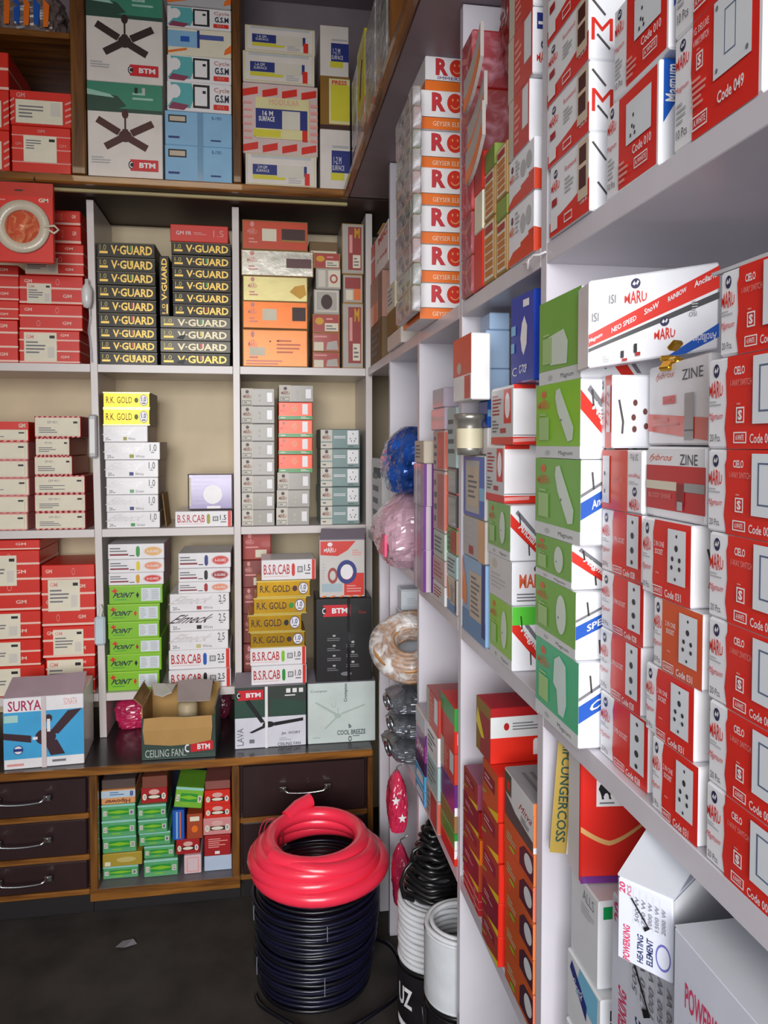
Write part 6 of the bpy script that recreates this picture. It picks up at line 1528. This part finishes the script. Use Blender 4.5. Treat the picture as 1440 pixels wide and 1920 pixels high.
for i, (hgt, lab) in enumerate([(.3, 'tall ice white carton behind the tan cable coil'), (.068, 'ice white carton between two others behind the tan cable coil'), (.062, 'topmost ice white carton behind the tan cable coil')]):
    B = Carton(.09, hgt, .065, PBT); B.r('F', .0, .92, 1, .95, LGREY); B.lines('F', .2, .3, .7, .6, 3, LGREY); o = B.place('carton_box', (.445+.004*i, 2.162+.003*i, zz), 0); tag(o, lab, 'box', 'ice white cartons'); zz += hgt+.001
# pink hanging packs on the low side panel
PKM = M('hot_pink_plastic', 'd83058', .25, var=.3, scale=12, coat=.5)
zz = atX(750, 1455, .37).z
for i, (zt2, hh2, lab) in enumerate([(.63, .16, 'upper hot pink bag with white stars hanging under the far low shelf'), (.44, .16, 'lower hot pink bag hanging under the far low shelf')]):
    o = bag('hanging_bag', (.370+.004*i, 2.03-.035*i, zt2-hh2), .055-.006*i, hh2, .10-.02*i, PKM if i == 0 else M('deep_pink_plastic', 'b82850', .25, var=.4, scale=12, coat=.4), 31+i)
    tag(o, lab, 'bag', 'pink hanging bags')
    for k in range(2 if i == 0 else 0):
        b = MB(); st = [((.014 if j % 2 == 0 else .006)*math.cos(R(90+36*j)), (.014 if j % 2 == 0 else .006)*math.sin(R(90+36*j))) for j in range(10)]
        b.add([(x_*.9+(-.012 if k else .006), -.0525, .05+.05*k+y_) for x_, y_ in st]+[], [tuple(range(10))], WHITE)
        b.build('star_print', o)
    b2 = MB(); b2.tube([(0, 0, hh2-.004), (.0, -.0, hh2+.012), (.02, 0, hh2+.022)], .002, STEEL, 6); b2.build('hook', o)

# ------------------------------------------------------------------ cable coils standing under the low shelf
WCAB = M('white_cable', 'd4d6da', .4, var=.06); BCAB = M('black_cable', '141416', .35, coat=.2)
LABB = M('black_label', '1c1a1e', .4, var=.5, scale=16)
def coil(name, loc, ro_, ri, z0, z1, m, rcab, label, band=None, rows=None):
    t = empty(name, (loc[0], loc[1], z0)); tag(t, label, 'cable coil', 'cable coils under the low shelf')
    b = MB(); n = max(2, int((z1-z0)/(2*rcab)))
    for i in range(n):
        z = rcab+(z1-z0-2*rcab)*i/max(1, n-1)
        b.tube(ring_pts(ro_-rcab, z, 40, .0015, i*1.3), rcab, m, 8, closed=True)
        if i in (0, n-1):
            r_ = ro_-3*rcab
            while r_ > ri: b.tube(ring_pts(r_, z+.001*((r_*1e3) % 2), 36, .001, i+r_*90), rcab, m, 8, closed=True); r_ -= 2*rcab
    b.build('cable', t)
    if band:
        b = MB(); b.lathe([(ro_+.0008, band[0]), (ro_+.0012, band[1])], band[2], n=40); w = b.build('label_band', t)
        if band[3]:
            vs, fs = text_mesh(band[3], .03); b = MB(); rr_ = ro_+.0022; a0 = R(band[4]); out = []
            for x, y in vs:
                a = a0+x*R(34); out.append((rr_*math.cos(a), rr_*math.sin(a), band[0]+(band[1]-band[0])*(.3+.4*y)))
            b.add(out, fs, WHITE); b.build('lettering', w)
    return t
c1 = (.405, 1.742); c2 = (.425, 1.548)
coil('cable_coil', c1, .084, .045, .001, .16, WCAB, .006, 'label wrapped white cable coil at the bottom of the far floor pile', (.03, .15, LABB, 'Y.T', 195))
coil('cable_coil', c1, .083, .045, .161, .30, BCAB, .005, 'dark label wrapped cable coil second from the floor in the far pile', (.01, .13, LABB, 'UZ', 190))
coil('cable_coil', c1, .084, .04, .301, .45, WCAB, .0065, 'white cable coil under the tangled black cable')
t = empty('cable_bundle', (c1[0]+.005, c1[1], .462)); tag(t, 'tangled black cable bundle on the far white coil', 'cable bundle', None)
b = MB(); rnd = random.Random(5)
for i in range(13):
    r_ = .07-.0042*i; z = .006+.0125*i
    b.tube(ring_pts(max(.016, r_), z, 32, .006, rnd.uniform(0, 6), .1), .0062, BCAB, 7, closed=True)
b.build('cable', t)
b = MB(); b.tube([(-.05, -.03, .1), (-.08, -.05, .085), (-.092, -.045, .05), (-.085, -.05, .02), (-.06, -.05, .008)], .005, BCAB, 7); b.tube([(-.03, -.03, .13), (-.06, -.045, .125), (-.066, -.04, .1), (-.05, -.035, .085)], .005, BCAB, 7); b.build('loose_loop', t)
coil('cable_coil', c2, .079, .045, .001, .19, WCAB, .006, 'white cable coil at the floor in the nearer pile', (.04, .17, M('grey_label', '84848c', .4, var=.4, scale=16), '', 0))
coil('cable_coil', c2, .079, .045, .191, .345, BCAB, .005, 'black labelled coil between the white coils of the nearer pile', (.01, .14, LABB, 'Wol', 212))
coil('cable_coil', c2, .08, .054, .346, .51, WCAB, .0055, 'white wrapped cable coil with open centre, nearer pile', (.01, .15, M('white_wrap_band', 'ccd0d4', .45, bump=.4, scale=18), '', 0))
b = MB(); q = [(.335, 1.5, .30), (.33, 1.505, .36), (.338, 1.51, .345), (.336, 1.5, .25), (.334, 1.49, .12), (.336, 1.485, .0035), (.33, 1.47, .0035)]
b.tube(q, .0032, BCAB, 7); o = b.build('loose_wire'); tag(o, 'thin black wire end hanging down in front of the nearer coil pile', 'wire')
coil('cable_coil', (.50, 1.225), .095, .05, .001, .2, BCAB, .006, 'dark cable coil on the floor behind the third post')
coil('cable_coil', (.50, 1.225), .095, .06, .201, .36, M('grey_white_cable', 'b8babe', .4), .006, 'grey white cable coil beyond the third post at the picture bottom')

# ------------------------------------------------------------------ the near bay under the eye-level shelf
def lampack(B):
    B.r('F', 0, 0, .45, 1, M('olive_gold_pack', 'b09444', .4)); B.r('F', .45, .0, 1, 1, M('rose_pack', 'd86068', .4)); B.p('F', [(.45, .0), (1, .0), (1, .4), (.7, .44), (.45, .36)], LIME); B.t('F', .12, .1, .38, .96, 'lirCUNGERCOSS', DGREEN, rot=-90, bold=.02); B.ring('F', .75, .62, .14, .12, .3, PALER); B.ring('F', .75, .2, .14, .05, .3, PALER); B.r('F', .44, 0, .5, 1, WHITE)
zf0 = .681
WH2 = M('soft_white_card', 'dfe2e6', .45, coat=.1)
# tall plain cartons that carry the visible ones
def re1(B):
    B.t('R', rm(B, .02), .26, rm(B, .05), .34, 'RE', GREYT, bold=.01); B.t('R', rm(B, .03), .14, rm(B, .034), .2, '1', GREYT); B.r('R', rm(B, .006), .8, rm(B, .055), .94, M('emerald_tag', '10924c', .4)); B.t('F', .45, .8, .85, .92, 'ALLS', GREYT); B.lines('F', .4, .62, .9, .76, 4, LGREY)
def bluelab(B):
    B.p('F', [(.28, .55), (.9, .5), (.92, .95), (.4, .98)], M('light_cyan_print', '7cc0e0', .4)); B.p('F', [(.1, .78), (.16, .92), (.62, .6), (.6, .38)], NAVY); B.t('F', .2, .56, .5, .72, 'Elmeck', WHITE, skew=.2); B.r('R', rm(B, .012), .5, rm(B, .04), .86, BLK); B.t('R', rm(B, .014), .54, rm(B, .036), .66, 'ck', WHITE, skew=.3); B.r('R', rm(B, .012), .7, rm(B, .04), .72, WHITE)
g10 = 'white cartons of the near low shelf'
zA = atX(1062, 1905, .40).z; zBq = atX(1062, 1775, .40).z; zCq = atX(1062, 1618, .40).z
def nearbox(u0, u1, za_, zb_, X, body, des, lab, d=.15, nm='carton_box', **kw):
    F = atX(u0, 1750, X); N = atX(u1, 1750, X)
    B = Carton(F.y-N.y, zb_-za_-.001, d, body); B.seed = 3; B.zt = zb_
    if des: des(B, **kw)
    o = B.place(nm, (X, (F.y+N.y)/2, za_), R(-90)); tag(o, lab, 'box', g10); return o
nearbox(1062, 1130, zf0, zA, .40, WH2, bluelab, 'white carton with a blue label at the picture bottom, near low shelf')
nearbox(1064, 1128, zA+.001, zBq, .402, WH2, bluelab, 'white carton with a navy and cyan label under the green tagged carton')
nearbox(1070, 1122, zBq+.001, zCq, .405, WH2, re1, 'white carton with a green tag under the red lion carton')
# red carton with the walking lion, facing the shop front
def lion(B):
    B.r('F', 0, 0, 1, .06, PURPLE)
    top = [(x/16, .40+.22*abs(x/16-.38)**1.4*2.2-.06) for x in range(17)]
    B.p('F', [(x, y-.035*(1-.5*x)) for x, y in top]+[(x, y+.012) for x, y in top[::-1]], M('pale_gold_swoosh', 'e4b070', .4))
    B.r('F', .2, .64, .62, .86, WHITE)
    pts = [(.34, .88), (.37, .92), (.43, .935), (.48, .925), (.56, .91), (.66, .915), (.72, .93), (.78, .92), (.8, .89), (.83, .87), (.79, .86), (.74, .87), (.73, .84), (.745, .8), (.76, .785), (.72, .785), (.71, .82), (.69, .85), (.62, .845), (.56, .845), (.55, .82), (.57, .785), (.53, .785), (.52, .82), (.5, .84), (.46, .84), (.43, .81), (.44, .785), (.4, .785), (.39, .82), (.37, .85)]
    B.use('lion_emblem'); B.p('F', [(.225+(x-.34)*.74, .70+(y-.785)*.9) for x, y in pts[::-1]], BLK); B.use(None); B.lines('F', .24, .655, .58, .685, 1, GREYT)
A = atY(1088, 1622, .87); Q = atY(1225, 1622, .87); zt3 = atY(1150, 1432, .87).z
B = Carton(Q.x-A.x, min(zt3, ZR[4]-.031)-zCq-.002, .05, BRED); lion(B); B.r('L', .0, 0, .9, 1, M('white_side_card', 'e4e4e8', .4)); 
o = B.place('carton_box', ((A.x+Q.x)/2+.004, .874, zCq+.001), R(-6)); tag(o, 'red carton with a black walking lion emblem on the near low shelf', 'box')
B = Carton(.05, .155, .012, CREAM); lampack(B)
q = atX(1078, 1480, .40); o = B.place('hanging_pack', (.411, .948, ZR[4]-.19), R(-14), roll=R(4)); tag(o, 'olive and rose striped pack hanging beside the red lion carton', 'hanging pack')
b = MB(); b.tube([(0, .007, .15), (0, .007, .161)], .003, STEEL, 6); b.build('hook', o)
# heating element cartons
def pk(B, big=False):
    V_ = M('ballpoint_violet', '6c6cb8', .45); RS = M('raspberry_print', 'd04468', .45); IN = M('ink_blue_print', '303a68', .45)
    if not big:
        B.t('F', .12, .03, .25, .46, 'POWERKING', RS, rot=90, bold=.03); B.t('F', .38, .08, .49, .42, 'HEATING', IN, rot=90, bold=.02); B.t('F', .55, .1, .66, .42, 'ELEMENT', IN, rot=90, bold=.02); B.use('element_picture'); B.ring('F', .84, .27, .13, .16, .16, V_); B.use(None)
        B.t('F', .05, .84, .16, .97, '20', RS, rot=90, bold=.02); B.t('F', .2, .84, .27, .96, 'PCS', RS, rot=90)
        for i in range(5): B.t('F', .34+.12*i, .56, .41+.12*i, .86, ['500 W', '750 W', '1000 W', '1500 W', '2000 W'][i], GREYT, rot=90); B.r('F', .31+.12*i, .52, .313+.12*i, .95, LGREY)
        B.p('F', [(.5, .54), (.53, .5), (.62, .56), (.3, .84), (.27, .83), (.57, .575)], BLK)
    else:
        B.t('F', .1, .1, .2, .9, 'POWERKING', RS, rot=-90, bold=.03); B.t('F', .3, .2, .38, .8, 'HEATING', IN, rot=-90, bold=.02); B.t('F', .45, .2, .53, .8, 'ELEMENT', IN, rot=-90, bold=.02)
    B.r('R', 0, 0, 1, 1, WH2)
PKC = M('pale_blue_white_card', 'd6dae8', .45, coat=.1)
F = atX(1158, 1590, .350); zA2 = atX(1160, 1800, .350).z; zt2 = min(atX(1158, 1590, .350).z, ZR[4]-.062); N = atX(1264, 1660, .384)
zz = zf0+.0008
B = Carton(.15, .17, .16, PKC); pk(B); o = B.place('carton_box', (.40, .716, zz), R(-90)); tag(o, 'white heating element carton lowest in the near low pile', 'box', g10); zz += .171
B = Carton(.15, max(.05, zA2-zz-.001), .16, PKC); pk(B); o = B.place('carton_box', (.398, .718, zz), R(-90)); tag(o, 'white heating element carton second in the near low pile', 'box', g10)
v = Vector((N.x-F.x, N.y-F.y))
B = Carton(v.length, zt2-zA2-.001, .15, PKC); pk(B); o = B.place('carton_box', ((F.x+N.x)/2, (F.y+N.y)/2, zA2), math.atan2(v.y, v.x)); tag(o, 'white heating element carton with a ticked list and violet ring', 'box', g10)
flat('lid_flap', [[(-B.w/2, .002, B.h), (B.w/2, .002, B.h)], [(-B.w/2+.004, .06, B.h+.028), (B.w/2+.004, .06, B.h+.026)], [(-B.w/2+.006, .13, B.h+.006), (B.w/2+.004, .13, B.h+.004)]], M('soft_grey_white', 'c8ccd4', .5), o)
F2 = atX(1262, 1735, .372); zt4 = F2.z; w2 = .22
B = Carton(w2, .13, .2, PKC)
V_ = M('ballpoint_violet', '6c6cb8', .45); RS = M('raspberry_print', 'd04468', .45); IN = M('ink_blue_print', '303a68', .45)
B.t('F', .09, .52, .40, .70, 'POWERKING', RS, bold=.02); B.t('F', .13, .34, .36, .46, 'HEATING', IN, bold=.015); B.t('F', .13, .19, .36, .31, 'ELEMENT', IN, bold=.015); B.ring('F', .14, .02, .07, .13, .16, V_, a0=0, a1=180); B.lines('F', .64, .2, .95, .8, 6, LGREY)
B.r('T', 0, 0, 1, 1, M('soft_grey_white', 'c8ccd4', .5))
zz0 = zt4-.13
B2 = Carton(w2, zz0-zf0-.002, .2, PKC); B2.t('F', .1, .8, .62, .88, 'POWERKING', RS, bold=.03); o = B2.place('carton_box', (.374, F2.y-w2/2-.002, zf0), R(-90)); tag(o, 'tall white carton under the nearest heating element carton', 'box', g10)
o = B.place('carton_box', (.373, F2.y-w2/2, zz0), R(-90)); tag(o, 'nearest white heating element carton with large raspberry lettering', 'box', g10)

# ================================================================== floor: wire coil pile and pink hose
NAVYC = M('navy_black_cable', '12142c', .32, var=.5, scale=5, coat=.3)
DKC = M('black_blue_cable', '0e0f18', .35, var=.4, scale=6, coat=.2)
fc = atY(592, 1600, 2.2); CX, CY = fc.x-.004, 2.135
zc = .0025; hs = [.05, .055, .05, .052, .045, .04]
lab = ['lowest', 'second from the floor', 'third from the floor', 'fourth from the floor', 'fifth from the floor', 'topmost']
rr_ = [.165, .172, .176, .182, .185, .178]
for k, h_ in enumerate(hs):
    t = empty('wire_coil', (CX+random.uniform(-.006, .006), CY+random.uniform(-.004, .004), zc)); tag(t, f'navy black wire coil, {lab[k]} in the pile under the pink hose', 'wire coil', 'navy black wire coils')
    b = MB(); rw = .0052; n = int(h_/(rw*2)); rnd = random.Random(40+k)
    for i in range(n):
        z = rw+(h_-2*rw)*i/(n-1)
        b.tube(ring_pts(rr_[k]-rw+rnd.uniform(-.004, .003), z, 48, .002, rnd.uniform(0, 6), .012*rnd.uniform(-1, 1)*0), rw, NAVYC if (i+k) % 3 else DKC, 8, closed=True)
    for j in range(1, 9): b.tube(ring_pts(rr_[k]-rw-j*2*rw, h_-rw-.002*(j % 2), 44, .0015, j, 0), rw, DKC, 7, closed=True)
    b.build('wire', t)
    for a in (200, 275) if k in (1, 4) else ():
        b = MB()
        ca, sa = math.cos(R(a)), math.sin(R(a)); b.tube([((rr_[k]+.004)*ca, (rr_[k]+.004)*sa, .002), ((rr_[k]+.005)*ca, (rr_[k]+.005)*sa, h_*.5), ((rr_[k]+.004)*ca, (rr_[k]+.004)*sa, h_-.002)], .0012, M('grey_tie', '8c8c9c', .4), 6); b.build('tie', t)
    zc += h_+.0025
ztop = zc
b = MB(); pts = []
for i in range(40):
    a = R(-165+i*5.6); r_ = .2+.035*math.sin(i/39*math.pi); pts.append((CX+.02+r_*math.cos(a), CY-.02+r_*math.sin(a)*.95, .0062+.02*math.sin(i/39*math.pi*3)**2))
b.tube(pts, .0055, DKC, 8); o = b.build('loose_wire'); tag(o, 'loose black wire loop on the floor round the navy coil pile', 'wire')
b = MB(); b.tube([(-.0, 0, 0), (-.02, -.02, .05), (-.005, -.01, .1), (.02, 0, .13)], .0015, M('grey_tie', '8c8c9c', .4), 6)
# the hose
HOSE = M('coral_pink_hose', 'fb3652', .3, var=.04, coat=.35)
rt = .021
th = empty('hose_coil', (CX+.001, CY-.005, ztop)); tag(th, 'glossy pink hose coil lying on the navy black wire coils', 'hose')
b = MB(); pts = []; turns = 4.7; N = 190
for i in range(N+1):
    t_ = i/N; a = R(112)-2*math.pi*turns*t_
    k = t_*turns
    rad = .184-.0105*k+.007*math.sin(k*3.1)
    z = rt+.0175*k+.009*math.sin(a*1+k*1.3)*min(1, k)
    ox = .015*math.sin(k*2.3)-.004; oy = .012*math.cos(k*2.7)
    pts.append((ox+rad*math.cos(a), oy+rad*math.sin(a), max(rt, z)))
a = R(108)-2*math.pi*turns
b.tube(pts, rt, HOSE, 16); 
b.build('hose', th)
b = MB(); e0 = Vector((-.08, .115, .105)); b.tube([e0, e0+Vector((.035, .03, .016)), e0+Vector((.075, .05, .024))], rt, HOSE, 16); b.tube([e0+Vector((.0745, .0497, .0239)), e0+Vector((.076, .0505, .0243))], rt*.7, M('hose_bore', '7c1428', .5), 14); b.build('hose_end', th)
b = MB(); 
for s in (0, .012): b.tube([(-.135+s+.03*math.cos(q), .085+.03*math.sin(q)*.3, .062+.055*math.sin(q)) for q in [2*math.pi*i/18 for i in range(18)]], .0022, M('red_tie_string', 'a02030', .5), 6, closed=True)
b.build('tie_string', th)
# scrap of paper on the floor
b = MB(); b.add([(-.03, -.01, .002), (.0, -.022, .006), (.034, -.004, .002), (.02, .014, .008), (-.012, .016, .003)], [(0, 1, 4), (1, 3, 4), (1, 2, 3)], M('grey_scrap', '8a8890', .6)); o = b.build('paper_scrap'); q = atZ(236, 1772, 0); o.location = (q.x, q.y, .001); tag(o, 'small grey paper scrap lying on the dark floor', 'paper scrap')
# contents of the upper cupboard on the right
zr = ZU+.0215
g11 = 'packs in the right upper cupboard'
def upk(name, y0, y1, h, m, lab, des=None, d=.12, X=.312, z=None):
    B = Carton(y1-y0, h, d, m); B.seed = 2
    if des: des(B)
    o = B.place(name, (X, (y0+y1)/2, (z or zr)), R(-90)); tag(o, lab, 'box' if name == 'carton_box' else 'pack', g11); return o
def yl(B): B.p('F', [(.3, .15), (.5, .15), (.6, .45), (.75, .62), (.6, .7), (.42, .5)], BLK); B.r('F', 0, .8, 1, 1, M('pale_lemon_print', 'e4dc80', .45))
upk('carton_box', 2.44, 2.58, .13, PKS[1], 'rosy printed pack at the far end of the right upper cupboard', lines_front)
upk('carton_box', 2.26, 2.43, .17, ORANGE, 'orange carton low in the right upper cupboard', clearpack)
upk('carton_box', 2.26, 2.43, .2, M('lemon_yellow_card', 'd4c828', .4), 'lemon yellow carton with a black curved mark', yl, z=zr+.172)
upk('carton_box', 2.44, 2.57, .22, M('soft_white_card', 'dfe2e6', .45), 'white carton at the far end of the right upper cupboard', clearpack, z=zr+.132)
upk('hanging_pack', 2.05, 2.24, .34, PKS[0], 'tall greyish clear pack in the right upper cupboard', clearpack)
upk('hanging_pack', 1.86, 2.03, .4, PKS[2], 'tall greenish clear pack in the right upper cupboard', clearpack)
upk('hanging_pack', 1.69, 1.84, .42, M('red_violet_pack', '8c4458', .35, coat=.3), 'dark rose clear pack in the right upper cupboard', clearpack)
